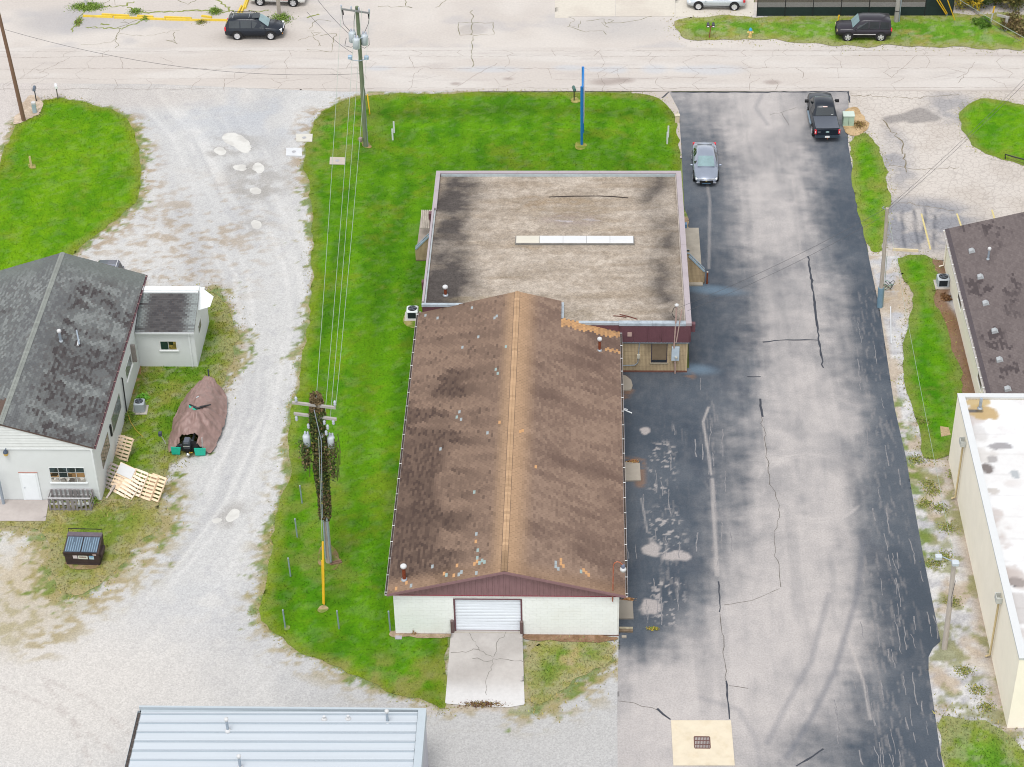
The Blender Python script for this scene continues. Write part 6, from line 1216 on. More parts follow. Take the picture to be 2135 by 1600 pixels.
# ------------------------------------------------------------------ poles, wires
oldwood = mat('weathered_wood', c(178, 168, 156, 1.3), .9, .18, 3, stretch=(6, 6, .6)); greenwood = mat('treated_wood', c(112, 124, 98, 1.3), .9, .18, 3, stretch=(6, 6, .5), dirt=c(150, 150, 120, 1.3), dscale=2)
brownwood = mat('brown_pole', c(126, 98, 80, 1.3), .9, .15, 3, stretch=(6, 6, .5)); greywood = mat('grey_timber', c(198, 192, 186), .85, .12, 4); tank = mat('transformer_grey', c(206, 214, 220, 1.5), .4, .05); ceram = mat('ceramic', c(206, 212, 226, 1.5), .25, .05); yel = mat('guard_yellow', c(238, 190, 40, 1.4), .5, .08); wirem = mat('wire_bright', c(176, 190, 176, 1.4), .4, .1, metal=.2); wired = mat('wire_dark', c(96, 96, 100), .5, .1)
def transformer(root, q, r, h, name='transformer', m=None):
    t = MB().lathe([(r * .9, 0), (r, .03), (r, h - .08), (r * .92, h - .02), (r * .55, h + .04)], q.x, q.y, 14, Matrix.Translation((0, 0, q.z))).build(name, m or tank, root)
    for a in (.5, 2.2): MB().lathe([(.05, 0), (.08, .06), (.05, .1), (.07, .16), (.03, .22)], q.x + r * .5 * cos(a), q.y + r * .5 * sin(a), 8, Matrix.Translation((0, 0, q.z + h))).build('bushing', ceram, t)
    return t
def pole(name, label, base, top_pt, r0, r1, m):
    b = P(*base); root = thing(name, label, 'utility pole', b); t = Vector(top_pt) - b
    MB().tube([(0, 0, -.1), t * .5 + Vector((.02, 0, 0)), t], [r0, (r0 + r1) / 2, r1], 12).build('pole', m, root); return root, b, t
r, b, t = pole('utility_pole', 'plain brown wooden pole beside the mailboxes at the left edge', (50, 252), VY(-12, -10, P(50, 252).y), .17, .12, brownwood)
LP_top = b + t
# middle pole with three transformers
r, b, t = pole('utility_pole', 'greenish wooden pole with three transformers on the front lawn edge', (763, 306), VY(744, 14, P(763, 306).y), .19, .13, greenwood)
loc_ = lambda px, py, dy=0: VY(px, py, b.y + dy) - b
ca_, cb_ = loc_(711, 16), loc_(772, 25); d_ = cb_ - ca_
arm = MB().slab([ca_ + Vector((0, -.16, -.06)), cb_ + Vector((0, -.16, -.06)), cb_ + Vector((0, -.16, .06)), ca_ + Vector((0, -.16, .06))], .1).build('crossarm', mat('arm_grey', c(140, 140, 140, 1.3), .8, .15), r)
for f in (.02, .36, .62, .97): MB().lathe([(.03, 0), (.07, .08), (.05, .14), (.07, .2), (.03, .28)], *(ca_ + d_ * f)[:2], 8, Matrix.Translation((0, -.2, (ca_ + d_ * f).z + .06))).build('insulator', ceram, r)
for f in (.06, .94): MB().tube([ca_ + d_ * f + Vector((0, -.2, -.05)), ca_ + d_ * f + Vector((.03, -.22, -.45))], .05, 8).build('cutout', archm, r)
for px, py, dy, rr_ in ((735, 78, .1, .28), (743, 92, -.38, .27), (760, 84, .1, .27)):
    q = loc_(px, py, dy); transformer(r, q - Vector((0, 0, .35)), rr_, .78)
q1, q2 = loc_(729, 80), loc_(766, 76); MB().tube([q1, Vector((0, -.25, (q1.z + q2.z) / 2)), q2], .04, 6).build('mounting_bracket', galv, r)
q1, q2 = loc_(731, 125), loc_(764, 123); MB().tube([q1, Vector((0, -.2, q1.z)), q2], .035, 6).build('mounting_bracket', galv, r)
for px, py in ((730, 119), (764, 120)): q = loc_(px, py); MB().bbox(q.x, q.y, q.z, .32, .3, .26, b=.05).build('meter_can', mat('can_blue', c(176, 200, 222, 1.5), .4), r)
for pts in (((722, 80), (719, 96), (732, 99), (741, 95)), ((769, 80), (770, 94), (760, 101), (752, 97)), ((712, 20), (716, 50), (730, 66)), ((741, 18), (738, 45), (738, 66)), ((771, 26), (768, 50), (760, 68))): MB().tube([loc_(a_, b_, -.2) for a_, b_ in pts], .02, 5).build('jumper', wired, r)
q = loc_(752, 290); MB().lathe([(.14, -.16), (.16, -.1), (.16, .1), (.14, .16)], q.x, q.y - .1, 12, Matrix.Translation((0, 0, q.z))).build('meter', mat('meter_brown', c(150, 132, 128, 1.3), .5), r)
MB().tube([(.17, -.08, 0), (.14, -.06, 5.2)], .035, 6).build('ground_conduit', galv, r)
MP_b, MP_a, MP_c, MP_t = b.copy(), b + ca_, b + cb_, b + t
gy0, gy1 = P(771, 240), VY(764, 160, P(771, 240).y + 1.4)
gw_ = thing('guy_guard', 'yellow guy wire guard beside the pole with three transformers', 'guy guard', gy0)
MB().tube([Vector((0, 0, .05)), (VY(766, 197, gy0.y + .5) - gy0)], .055, 6).build('guard', yel, gw_); MB().tube([Vector((0, 0, 0)), MP_b + t * .55 - gy0], .015, 5).build('guy_wire', wired, gw_)
# ivy pole
b = P(686, 1172); tp = VY(658, 832, b.y); ip = thing('ivy_covered_pole', 'old utility pole smothered in brown and green ivy', 'utility pole', b); t = tp - b
MB().tube([(0, 0, -.1), t * .5, t], [.2, .17, .14], 12).build('pole', oldwood, ip)
L_ = lambda px, py, dy=0: VY(px, py, b.y + dy) - b
arms = []
for (a_, c_) in (((609, 838), (700, 849)), ((613, 861), (702, 873))):
    u, v = L_(*a_, -.2), L_(*c_, -.2); MB().slab([u + Vector((0, 0, -.07)), v + Vector((0, 0, -.07)), v + Vector((0, 0, .07)), u + Vector((0, 0, .07))], .13).build('crossarm', greywood, ip); arms.append((b + u, b + v))
for px, py in ((676, 880), (683, 890), (695, 880), (680, 902), (671, 907), (618, 872), (643, 888), (698, 840), (617, 832)): q = L_(px, py, -.3); MB().lathe([(.05, -.18), (.09, -.1), (.06, -.04), (.09, .04), (.05, .12)], q.x, q.y, 8, Matrix.Translation((0, 0, q.z))).build('insulator', ceram, ip)
for px, py in ((639, 903), (690, 906)): q = L_(px, py + 10, -.15); transformer(ip, q - Vector((0, 0, .55)), .21, .72, m=tank)
for x0, (pa, pb) in ((0, ((681, 1078), (690, 1172))), (1, ((674, 1085), (679, 1165)))): u, v = L_(*pa, -.25), L_(*pb, -.25); MB().tube([v, u], .06 if x0 == 0 else .045, 8).build('conduit', galv, ip)
u, v = L_(670, 920, -.5), L_(655, 855, -.4); MB().tube([v, u, L_(672, 1080, -.35)], .025, 6).build('riser_pipe', galv, ip)
rgv = np.random.RandomState(77); n = 15000; h_ = rgv.rand(n) ** .9; zz_ = 3.3 + h_ * 8.8
rad0 = np.interp(zz_, [3.3, 4.2, 7, 9.0, 10.2, 11, 12.2], [.24, .32, .34, .38, .38, .38, .26]); th_ = rgv.rand(n) * 2 * pi; rr_ = rad0 * (.35 + .75 * np.sqrt(rgv.rand(n))) * (.8 + .5 * vnoise(th_ * 1.5, zz_ * 1.4, 5))
px_ = t.x * zz_ / t.z + rr_ * np.cos(th_); py_ = t.y * zz_ / t.z + rr_ * np.sin(th_)
cl = rgv.randint(0, 2, 1500); m2 = len(cl); cq = [L_(638, 928), L_(691, 928)]; hx = rgv.rand(m2); dz = np.where(cl == 1, 2.5, 1.7) * hx
wv = .27 * (1 - .5 * hx); ex = np.array([cq[i].x for i in cl]) + rgv.normal(0, 1, m2) * wv * .7; ey = rgv.normal(-.26, .26, m2); ez = np.array([cq[i].z for i in cl]) + .42 - dz
px_, py_, zz_ = np.r_[px_, ex], np.r_[py_, ey], np.r_[zz_, ez]; n = len(px_)
lc = np.array([c(78, 100, 52), c(108, 128, 62), c(130, 112, 80), c(150, 128, 92), c(92, 84, 60), c(180, 172, 70)]); pk = np.array([.44, .28, .10, .05, .08, .05]); browner = vnoise(px_ * 1.3 + 7, zz_ * .8, 3)
ci = np.where(rgv.rand(n) < sst(.55, .85, browner) * .45, rgv.choice([2, 3, 4], n), rgv.choice(6, n, p=pk)); ci = np.where(zz_ > 11.2, rgv.choice([2, 3], n), ci); colv = lc[ci] * rgv.uniform(.7, 1.3, n)[:, None]
def leafmesh(name, x, y, z, size, col, m, parent, seed=1, drop=.5, **kw):
    g = np.random.RandomState(seed); n = len(x); a = g.normal(0, 1, (n, 3)); a /= np.linalg.norm(a, axis=1)[:, None]; bb = np.cross(a, g.normal(0, 1, (n, 3))); bb /= np.linalg.norm(bb, axis=1)[:, None] + 1e-9
    s_ = (size * g.uniform(.6, 1.4, n))[:, None]; p = np.stack([x, y, z], 1)
    V4 = np.stack([p - a * s_, p - bb * s_ * .55, p + a * s_, p + bb * s_ * .55], 1).reshape(-1, 3)
    return fastmesh(name, V4, np.arange(4 * n).reshape(-1, 4), m, parent, col=np.repeat(np.clip(col, .002, .8), 4, 0), **kw)
leafm = amat('leaf', 0, 1, .75, .2, 0)
leafmesh('ivy', px_, py_, zz_, .075, colv, leafm, ip, kind='stuff')
vine = MB()
for px, py, l in ((640, 925, 2.4), (697, 915, 3.0), (701, 920, 2.6), (630, 920, 2.0), (704, 905, 2.2)): q = L_(px, py, -.3); vine.tube([q, q + Vector((.05, .05, -l * .5)), q + Vector((-.03, .02, -l))], .025, 5)
vine.build('hanging_vines', mat('vine', c(104, 110, 58), .9, .2), ip, kind='stuff')
q = P(676, 1264); gg = thing('guy_guard', 'tall yellow guy wire guard standing in front of the ivy pole', 'guy guard', q)
e_ = VY(673, 1130, q.y + 1.0) - q; MB().tube([Vector((0, 0, .15)), e_], .06, 7).build('guard', yel, gg); MB().tube([Vector((0, 0, 0)), L_(664, 900, -.3) + b - q], .016, 5).build('guy_wire', wirem, gg)
e2 = VY(672, 1160, q.y + .85) - q; MB().tube([Vector((-.06, 0, .2)), e2 + Vector((-.05, 0, -.3))], .035, 6).build('guard_strip', yel, gg)
q = P(700, 1175); top(MB().box(-.35, .35, -.12, .0, .02, .10, Matrix.Translation(q) @ Matrix.Rotation(.35, 4, 'Z')).box(-.3, .34, .0, .10, .02, .14, Matrix.Translation(q) @ Matrix.Rotation(.35, 4, 'Z')), 'broken_timber', mat('split_log', c(140, 112, 92), .95, .25, 6), 'split timber lying at the foot of the ivy pole', 'timber')
# right-hand service pole and floodlight pole
r, b, t = pole('utility_pole', 'short grey service pole with blue sleeve at the drive edge', (1834, 640), VY(1850, 434, P(1834, 640).y), .15, .11, oldwood)
MB().tube([(0, 0, 0), t * .20], .20, 10).build('base_sleeve', mat('sleeve_blue', c(120, 150, 168, 1.3), .5, .1), r); MB().tube([(.22, 0, 0), t * .55 + Vector((.22, 0, 0))], .02, 6).build('ground_wire', wirem, r); MB().tube([t + Vector((-.1, 0, -.1)), t + Vector((-.35, -.05, .05)), t + Vector((-.2, -.02, .12))], .03, 6).build('hook', galv, r)
RP = b + t
r, b, t = pole('light_pole', 'leaning pale wooden pole with two floodlights beside the cream wall', (1969, 1352), VY(1990, 1168, P(1969, 1352).y), .16, .12, mat('pale_pole', c(198, 188, 178, 1.4), .9, .1, 3, stretch=(5, 5, .6)))
u = t + Vector((0, -.1, 0)); MB().tube([t + Vector((0, 0, -.15)), t + Vector((-.6, .1, .12))], .035, 6).build('light_arm', galv, r)
MB().bbox(u.x + .02, u.y - .12, u.z, .38, .32, .22, b=.05).build('floodlight', tank, r); MB().bbox(t.x - .82, t.y + .12, t.z + .12, .36, .30, .24, b=.05).build('floodlight', tank, r); MB().tube([(.0, -.18, t.z * .8), (-.1, -.25, t.z * .6), (.02, -.18, t.z * .5)], .015, 5).build('cable', wired, r)
FPt = b + t
r, b, t = pole('utility_pole', 'wooden pole rising from weeds between the black and white SUVs', (583, 34), P(583, 34) + Vector((-.15, 0, 9)), .17, .13, oldwood)
r, b, t = pole('utility_pole', 'grey pole with conduit behind the boxy SUV on the verge', (1868, 46), P(1868, 46) + Vector((.02, 0, 9)), .19, .15, mat('pole_grey', c(176, 172, 166, 1.4), .9, .1, 3, stretch=(5, 5, .6)))
MB().tube([(.24, -.05, 0), (.24, -.05, 6)], .045, 8).build('conduit', galv, r); MB().lathe([(.2, 1.0), (.2, 1.06)], 0, 0, 12).build('band', archm, r)
TRP = b
def wire(label, pts3, sag, rad_w, m):
    a, e = Vector(pts3[0]), Vector(pts3[1]); pts = [a.lerp(e, i / 16) + Vector((0, 0, -4 * sag * (i / 16) * (1 - i / 16))) - a for i in range(17)]
    o = MB().tube(pts, rad_w, 5).build('overhead_wire', m, None, label=label, cat='wire', group='overhead wires'); o.location = a; return o
wire('leftmost of the four wires strung to the ivy pole', (MP_a + Vector((.05, 0, .2)), tp + Vector((.05, 0, .1))), .5, .014, wirem)
wire('second wire from the left strung to the ivy pole', (MP_t + Vector((-.1, 0, -.1)), arms[1][0].lerp(arms[1][1], .72)), .6, .014, wirem)
wire('third wire from the left strung to the ivy pole', (MP_t + Vector((.35, 0, -.15)), arms[1][0].lerp(arms[1][1], .85)), .6, .014, wirem)
wire('rightmost of the four wires strung to the ivy pole', (MP_c + Vector((0, 0, .2)), arms[0][1]), .5, .014, wirem)
wire('upper dark wire leaving the transformer pole towards the upper left', (MP_b + Vector((-.4, 0, 9.2)), P(640, -30, 8.5)), .3, .018, wired)
wire('lower dark wire leaving the transformer pole towards the upper left', (MP_b + Vector((-.5, 0, 7.9)), P(640, 25, 7.2)), .3, .016, wired)
wire('thin dark wire crossing the street from the left pole', (VY(10, 62, P(50, 252).y), MP_b + Vector((-.1, 0, 6.2))), 1.3, .014, wired)
wire('upper of two service wires to the office mast', (RP + Vector((-.2, 0, -.1)), (16.15, 23.9, 5.2)), .35, .010, wired)
wire('lower of two service wires to the office mast', (RP + Vector((-.05, 0, -.5)), (16.8, 23.9, 5.0)), .35, .010, wired)
wire('upper of two wires running from the service pole to the right edge', (RP, P(2160, 140, 9.0)), .3, .012, wired)
wire('lower of two wires running from the service pole to the right edge', (RP + Vector((0, 0, -.25)), P(2160, 150, 8.7)), .3, .012, wired)
wire('long wire between the service pole and the floodlight pole', (RP + Vector((.05, 0, -.3)), FPt), .25, .010, wirem)
wire('upper slack wire over the shrubs at the top right corner', (P(1985, -10, 1.5), P(2160, 92, 2.0)), .1, .022, wirem)
wire('lower slack wire over the shrubs at the top right corner', (P(1950, -30, 1.5), P(2130, 88, .3)), .1, .018, wired)
for i, (a_, e_) in enumerate((((1951, 0), (1972, 30)), ((1957, 0), (1974, 28)), ((1977, 0), (1990, 42)))):
    q = P(e_[0], e_[1] + 6); g_ = thing('guy_guard', ['leftmost of three yellow guy guards by the dark fence', 'middle of three yellow guy guards by the dark fence', 'rightmost of three yellow guy guards by the dark fence'][i], 'guy guard', q)
    v = (VY(a_[0] - 6, a_[1] - 12, q.y - .3) - q); MB().tube([Vector((0, 0, .25)), v], .045, 6).build('guard', yel, g_); MB().tube([Vector((.05, 0, -.02)), Vector((0, 0, .3))], .02, 5).build('rod', galv, g_)

# ------------------------------------------------------------------ roadside things
def hexa(mb, *a): return mb
q = P(1213, 303); sg = thing('roadside_sign', 'tall narrow blue and white roadside sign seen edge on', 'sign', q)
z1 = (VY(1210, 181, q.y)).z; yb = P(1217, 277).y - q.y; z2 = VY(1216, 140, q.y + yb).z; blue = mat('sign_blue', c(40, 120, 190, 1.3), .4, .05)
MB().tube([(0, 0, 0), (-.02, 0, z1)], .10, 8).build('post', blue, sg); MB().tube([(.08, yb, 0), (.06, yb, z2)], .09, 8).build('post', blue, sg)
MB().slab([(0, .05, 1.5), (.06, yb, 1.3), (.06, yb, z2), (.02, yb * .5, z1 + (z2 - z1) * .62), (0, .05, z1)], .11).build('panel', blue, sg)
MB().slab([(.03, .25, 1.75), (.075, yb - .25, 1.6), (.075, yb - .25, z2 - .55), (.03, .25, z1 - .3)], .12).build('panel_face', mat('sign_white', c(226, 220, 226, 1.4), .4, .06, 1.5), sg)
MB().slab([(.035, .8, 2.2), (.06, yb - .8, 2.2), (.06, yb - .8, 3.1), (.035, .8, 3.1)], .125).build('panel_print', mat('sign_pink', c(216, 160, 160, 1.3), .5, .2, 3), sg); MB().tube([(.05, .1, 1.0), (.07, yb, .95)], .05, 6).build('lower_rail', blue, sg)
def mailbox(label, base, hgt_, bcol, pcol, rot=0, ped=False):
    q = P(*base); r = thing('mailbox', label, 'mailbox', q, rot); MB().tube([(0, 0, 0), (0, 0, hgt_)], .045, 6).build('post', mat('mb_post', c(*pcol, 1.3), .7), r)
    bx = MB(); n = 7; pr = [(-.11, 0), (.11, 0), (.11, .13)] + [(.11 * cos(a), .13 + .11 * sin(a)) for a in np.linspace(.3, pi - .3, n)] + [(-.11, .13)]; k = len(pr)
    bx.add([(x, -.26, hgt_ + z) for x, z in pr] + [(x, .26, hgt_ + z) for x, z in pr], [tuple(range(k)), tuple(range(2 * k - 1, k - 1, -1))] + [(i, k + i, k + (i + 1) % k, (i + 1) % k) for i in range(k)]).build('box', mat('mb_box', c(*bcol, 1.4), .45, .06), r)
    MB().box(-.09, .09, -.275, -.262, hgt_ + .02, hgt_ + .2).build('door', mat('mb_door', c(*[min(255, v + 20) for v in bcol], 1.4), .45), r); return r
mailbox('dark grey mailbox on a thin post at the left street corner', (76, 212), 1.05, (96, 108, 124), (50, 52, 56), .1); mailbox('white mailbox on a post at the left street corner', (121, 206), 1.0, (236, 238, 240), (110, 106, 100), .3); mailbox('green mailbox on a leaning post beside the blue sign', (1197, 211), 1.0, (70, 110, 104), (50, 46, 46), .2)
q = P(1479, 80); r = thing('double_mailbox', 'pair of black mailboxes on one rusty post near the hydrant', 'mailbox', q); MB().tube([(0, 0, 0), (.06, 0, 1.05)], .045, 6).box(-.3, .4, -.08, .08, 1.05, 1.1).build('post', mat('mb_rust', c(140, 84, 66, 1.3), .8), r)
for x in (-.15, .27): MB().bbox(x, 0, 1.22, .22, .5, .26, b=.05).build('box', mat('mb_black', (.03, .03, .04), .4), r); MB().box(x - .07, x + .07, -.262, -.25, 1.14, 1.22).build('number_label', plate_m, r)
q = P(73, 236); r = thing('utility_pedestal', 'pale grey utility pedestal below the dark mailbox', 'utility box', q, .1); MB().bbox(0, 0, .42, .30, .26, .84, b=.03).build('cabinet', mat('ped_grey', c(176, 196, 204, 1.4), .5), r); MB().bbox(0, 0, .90, .34, .30, .16, b=.04).build('cap', capwh, r)
q = P(1564, 78); r = thing('fire_hydrant', 'yellow fire hydrant with a blue bonnet on the verge', 'hydrant', q); hy = mat('hydrant_yellow', c(238, 206, 130, 1.4), .5, .08); hb = mat('hydrant_blue', c(70, 160, 205, 1.4), .5, .05)
MB().lathe([(.17, 0), (.17, .05), (.12, .08), (.12, .55), (.16, .58), (.16, .62)], 0, 0, 14).build('barrel', hy, r); MB().lathe([(.15, .62), (.14, .72), (.08, .80), (.03, .86)], 0, 0, 14).build('bonnet', hb, r)
for x in (-1, 1): MB().lathe([(.075, 0), (.075, .12), (.05, .15)], 0, 0, 10, Matrix.Translation((x * .1, 0, .45)) @ Matrix.Rotation(x * pi / 2, 4, 'Y')).build('nozzle', hy, r)
MB().lathe([(.09, 0), (.09, .12), (.06, .15)], 0, 0, 10, Matrix.Translation((0, -.1, .42)) @ Matrix.Rotation(pi / 2, 4, 'X')).build('nozzle', hy, r)
def marker(label, base, hgt_, frac, lean=0):
    q = P(*base); r = thing('marker_post', label, 'marker post', q); MB().tube([(0, 0, 0), (lean * (1 - frac), 0, hgt_ * (1 - frac))], .06, 8).build('post', capwh, r); MB().tube([(lean * (1 - frac), 0, hgt_ * (1 - frac)), (lean, 0, hgt_)], .062, 8).build('yellow_top', yel, r)
marker('white marker post with yellow top beside the boxy SUV', (1745, 56), 1.05, .5, .1); marker('white marker post with yellow top in front of the shrubs', (2066, 46), 1.4, .42, .12)
pvc = mat('pvc_white', c(240, 242, 244, 1.5), .4, .03)
for lab, a_, b_, h1, h2 in (('pair of white stakes on the lawn east of the transformer pole', (819, 293), (822, 278), 1.0, 1.0), ('pair of white stakes on the lawn near the drive corner', (1391, 301), (1393, 287), 1.05, 1.0)):
    q = P(*a_); r = thing('white_stakes', lab, 'stake', q); MB().box(-.06, .06, -.03, .03, 0, h1).build('stake', pvc, r); v = P(*b_) - q; MB().box(v.x - .06, v.x + .06, v.y - .03, v.y + .03, 0, h2).build('stake', pvc, r)
q = P(67, 350); r = thing('survey_stakes', 'two tan stakes tied together on the upper left lawn', 'stake', q); tanw = mat('tan_stake', c(222, 200, 150, 1.4), .7, .1); MB().tube([(0, 0, 0), (-.02, 0, 1.0)], .05, 6).build('stake', tanw, r); MB().tube([(-.1, .05, 0), (-.1, .08, .9)], .045, 6).build('stake', tanw, r)
q0, q1 = P(1757, 264), P(1780, 264); r = thing('green_utility_box', 'pale green utility box beside the pickup', 'utility box', (q0 + q1) / 2); gb = mat('box_green', c(186, 212, 190, 1.4), .5, .05); wx = (q1 - q0).length
MB().bbox(0, .35, .42, wx, .7, .84, b=.03).build('cabinet', gb, r); MB().bbox(0, .35, .88, wx + .06, .76, .1, b=.03).build('lid', mat('lid_pale', c(222, 238, 224), .5, .03), r); MB().box(-.01, .01, -.012, 0, .08, .78).build('door_seam', archm, r)
q = P(1412, 257); r = thing('beige_utility_box', 'small beige utility box at the drive corner of the front lawn', 'utility box', q); MB().bbox(0, .15, .3, .34, .34, .6, b=.03).build('cabinet', mat('box_beige', c(226, 210, 180, 1.4), .6, .05), r); MB().bbox(0, .15, .62, .38, .38, .06, b=.02).build('lid', mat('lid_beige', c(232, 220, 196), .6), r)
for lab, px, cc in (('cream concrete vault cover by the gravel, nearest the street', [(617, 281), (652, 281), (651, 297), (618, 297)], (232, 228, 216)), ('white concrete vault cover on the gravel, left of the other two', [(597, 310), (629, 310), (630, 327), (596, 326)], (238, 240, 242)), ('stone grey vault cover set in the grass under the wires', [(688, 329), (719, 330), (720, 345), (687, 344)], (214, 202, 190))):
    pl = [P(*v) for v in px][::-1]; ctr = sum((Vector(v) for v in pl), Vector()) / 4; r = thing('vault_cover', lab, 'cover', ctr); MB().prism([(v.x - ctr.x, v.y - ctr.y) for v in pl], -.02, .07).build('slab', mat('vault_%d' % cc[1], c(*cc), .9, .06), r); MB().lathe([(.16, .072), (.16, .085)], 0, 0, 12).build('handle_plate', mat('plate_%d' % cc[1], c(190, 190, 194), .5), r)
post_m = mat('steel_stake', c(140, 158, 160, 1.3), .5, .1)
for (px, py), hh, lab in (((640, 957), .9, 'farthest steel stake, beside the ivy pole'), ((630, 1050), 1.35, 'steel stake left of the ivy pole trunk, second row from the far end'), ((620, 1121), 1.4, 'steel stake on the lawn edge level with the foot of the ivy pole'), ((606, 1203), 1.4, 'steel stake on the lawn edge left of the yellow guy guard'), ((595, 1310), 1.35, 'nearest steel stake at the lower left corner of the lawn'), ((707, 1312), 1.35, 'steel stake right of the yellow guy guard foot'), ((814, 1317), 1.5, 'steel stake close to the corner of the white block wall')):
    q = P(px, py); r = thing('steel_stake', lab, 'stake', q, group='steel stakes round the lawn corner'); MB().tube([(0, 0, 0), (-.03, .02, hh)], .045, 8).build('stake', post_m, r); MB().lathe([(.05, hh - .02), (.05, hh + .02), (.02, hh + .05)], -.03, .02, 8).build('cap', galv, r)
for (px, py), lab in (((944, 1325), 'left brown bollard beside the garage door'), ((1088, 1327), 'right brown bollard beside the garage door')):
    q = P(px, py); r = thing('bollard', lab, 'bollard', q, group='garage door bollards'); bm = mat('bollard_brown', c(104, 84, 82, 1.2), .6, .1); MB().tube([(0, 0, 0), (0, 0, 1.1)], .10, 12).build('pipe', bm, r); MB().ball(0, 0, 1.1, .10, .10, .05, 12).build('dome', mat('bollard_top', c(140, 120, 116), .7), r)
q = P(1474, 592); r = thing('bollard', 'thin rusty bollard beside the east wing wall', 'bollard', q); MB().tube([(0, 0, 0), (0, 0, .95)], .06, 10).build('pipe', rust, r); MB().lathe([(.065, .93), (.065, .99)], 0, 0, 10).build('cap', mat('bol_cap', c(200, 186, 176), .7), r)
# AC units
def ac(label, center, sx, sz, rot, body_c, grille=True):
    r = thing('air_conditioner', label, 'air conditioner', center, rot, 'outdoor air conditioners'); bm = mat('ac_body', c(*body_c, 1.35), .5, .05); h = sx / 2
    MB().bbox(0, 0, .03, sx + .3, sx + .3, .08, b=.02).build('pad', mat('ac_pad', c(214, 206, 196), .9, .1), r)
    MB().bbox(0, 0, .07 + sz / 2, sx, sx, sz, b=.06).build('cabinet', bm, r); z = .075 + sz
    MB().lathe([(h * .78, z), (h * .78, z + .012)], 0, 0, 20).build('fan_well', archm, r)
    fan = MB()
    for i in range(4): a = i * pi / 2 + .4; fan.slab([(h * .1 * cos(a), h * .1 * sin(a), z + .02), (h * .7 * cos(a - .25), h * .7 * sin(a - .25), z + .02), (h * .72 * cos(a + .3), h * .72 * sin(a + .3), z + .03)], .008)
    fan.lathe([(h * .16, z + .015), (h * .16, z + .035)], 0, 0, 10); fan.build('fan', mat('fan_blade', c(110, 118, 130), .4), r)
    gr = MB()
    for f in (.3, .5, .68): 
        ring = [(h * f * cos(a), h * f * sin(a), z + .045) for a in np.linspace(0, 2 * pi, 21)]; gr.tube(ring, .007, 4, cap=False)
    gr.build('fan_guard', mat('guard_grey', c(150, 160, 170), .4), r, kind='stuff')
    if grille:
        MB().box(-h + .08, h - .16, -h - .012, -h + .01, .16, sz - .02).build('louver_panel', mat('ac_dark', c(40, 52, 60), .5), r)
ac('white air conditioner with a dark louvered face beside the workshop', P(860, 668) + Vector((0, .38, 0)), .78, .62, .02, (226, 232, 232)); ac('grey air conditioner in the weeds beside the grey house', P(291, 862) + Vector((0, .3, 0)), .66, .66, .05, (178, 186, 192), False); ac('grey air conditioner on a wall bracket by the cream office', P(1965, 601) + Vector((.05, .38, 0)), .8, .62, .02, (190, 198, 206))

# ------------------------------------------------------------------ pallets against the grey house
pw_new, pw_old, pw_mid = mat('pallet_new', c(238, 212, 180, 1.25), .8, .14, 4), mat('pallet_grey', c(186, 174, 166, 1.3), .9, .16, 4), mat('pallet_pale', c(242, 224, 202, 1.25), .85, .12, 4)
def pallet(label, bot, topp, edge, m, Lp=1.42, Wp=1.12, base_z=0.02, nb=7):
    B = P(*bot, base_z); best = None
    for h in np.linspace(.15, 1.22, 108):
        T_ = P(*topp, base_z + h); e = abs((T_ - B).length - Lp)
        if best is None or e < best[0]: best = (e, T_)
    v = (best[1] - B).normalized(); e0 = P(bot[0] + edge[0], bot[1] + edge[1], base_z) - B; e0.z = 0; u = e0 - v * e0.dot(v); u.normalize(); w_ = u.cross(v); w_.normalize()
    r = thing('pallet', label, 'pallet', B, group='wooden pallets by the grey house'); R = Matrix((u, v, w_)).transposed().to_4x4(); hwp = Wp / 2
    for i in range(nb): a = i * (Lp - .1) / (nb - 1); MB().box(-hwp, hwp, a, a + .135, -.02, 0, R).build('deck_board', m, r)
    for x in (-hwp + .01, -.02, hwp - .05): MB().box(x, x + .04, 0, Lp, -.11, -.021, R).build('stringer', m, r)
    for a in (0, Lp / 2 - .05, Lp - .1): MB().box(-hwp, hwp, a, a + .10, -.135, -.111, R).build('base_board', m, r)
    return r, R, B
pallet('weathered tan pallet farthest back, leaning on the house wall', (229, 945), (243, 909), (8, 8), pw_mid)
pallet('tan pallet leaning second from the far end', (250, 958), (265, 909), (12, 9), pw_new)
pallet('weathered grey pallet leaning flat on the house wall', (222, 1018), (247, 962), (12, 8), pw_old, 1.5, 1.1)
for k, (dx, dy) in enumerate(((0, 0), (9, 3), (16, 7))): pallet(['pallet lying lowest under the white board', 'second pallet under the white board', 'third pallet under the white board'][k], (244 + dx * .8, 1030 + dy), (268 + dx, 985 + dy), (16, 5), (pw_mid, pw_new, pw_mid)[k], 1.45, 1.15)
r, R, B = pallet('bright pallet with the white board resting on it', (247, 1018), (268, 972), (17, 3), pw_new, 1.45, 1.15, .25)
top(MB().box(-.52, .52, .78, 1.45, .012, .05, Matrix.Translation(B) @ R), 'white_board', mat('board_white', c(246, 246, 246), .5, .02), 'white board resting on the stacked pallets', 'board')
pallet('pale pallet leaning right of the white board', (276, 1031), (298, 976), (16, 9), pw_mid, 1.5, 1.05, .12); pallet('tan pallet leaning second from the gravel end', (298, 1040), (318, 983), (14, 8), pw_new, 1.5, 1.05, .05)
pallet('bright tan pallet leaning nearest the gravel', (314, 1042), (336, 984), (15, 8), pw_new, 1.5, 1.1, .05)
q = P(222, 1040); top(MB().box(-.06, .06, 0, 1.0, 0, .04, Matrix.Translation(q) @ Matrix.Rotation(-.45, 4, 'Z') @ Matrix.Rotation(.35, 4, 'X')), 'loose_plank', pw_old, 'loose plank propped under the grey pallet', 'plank')
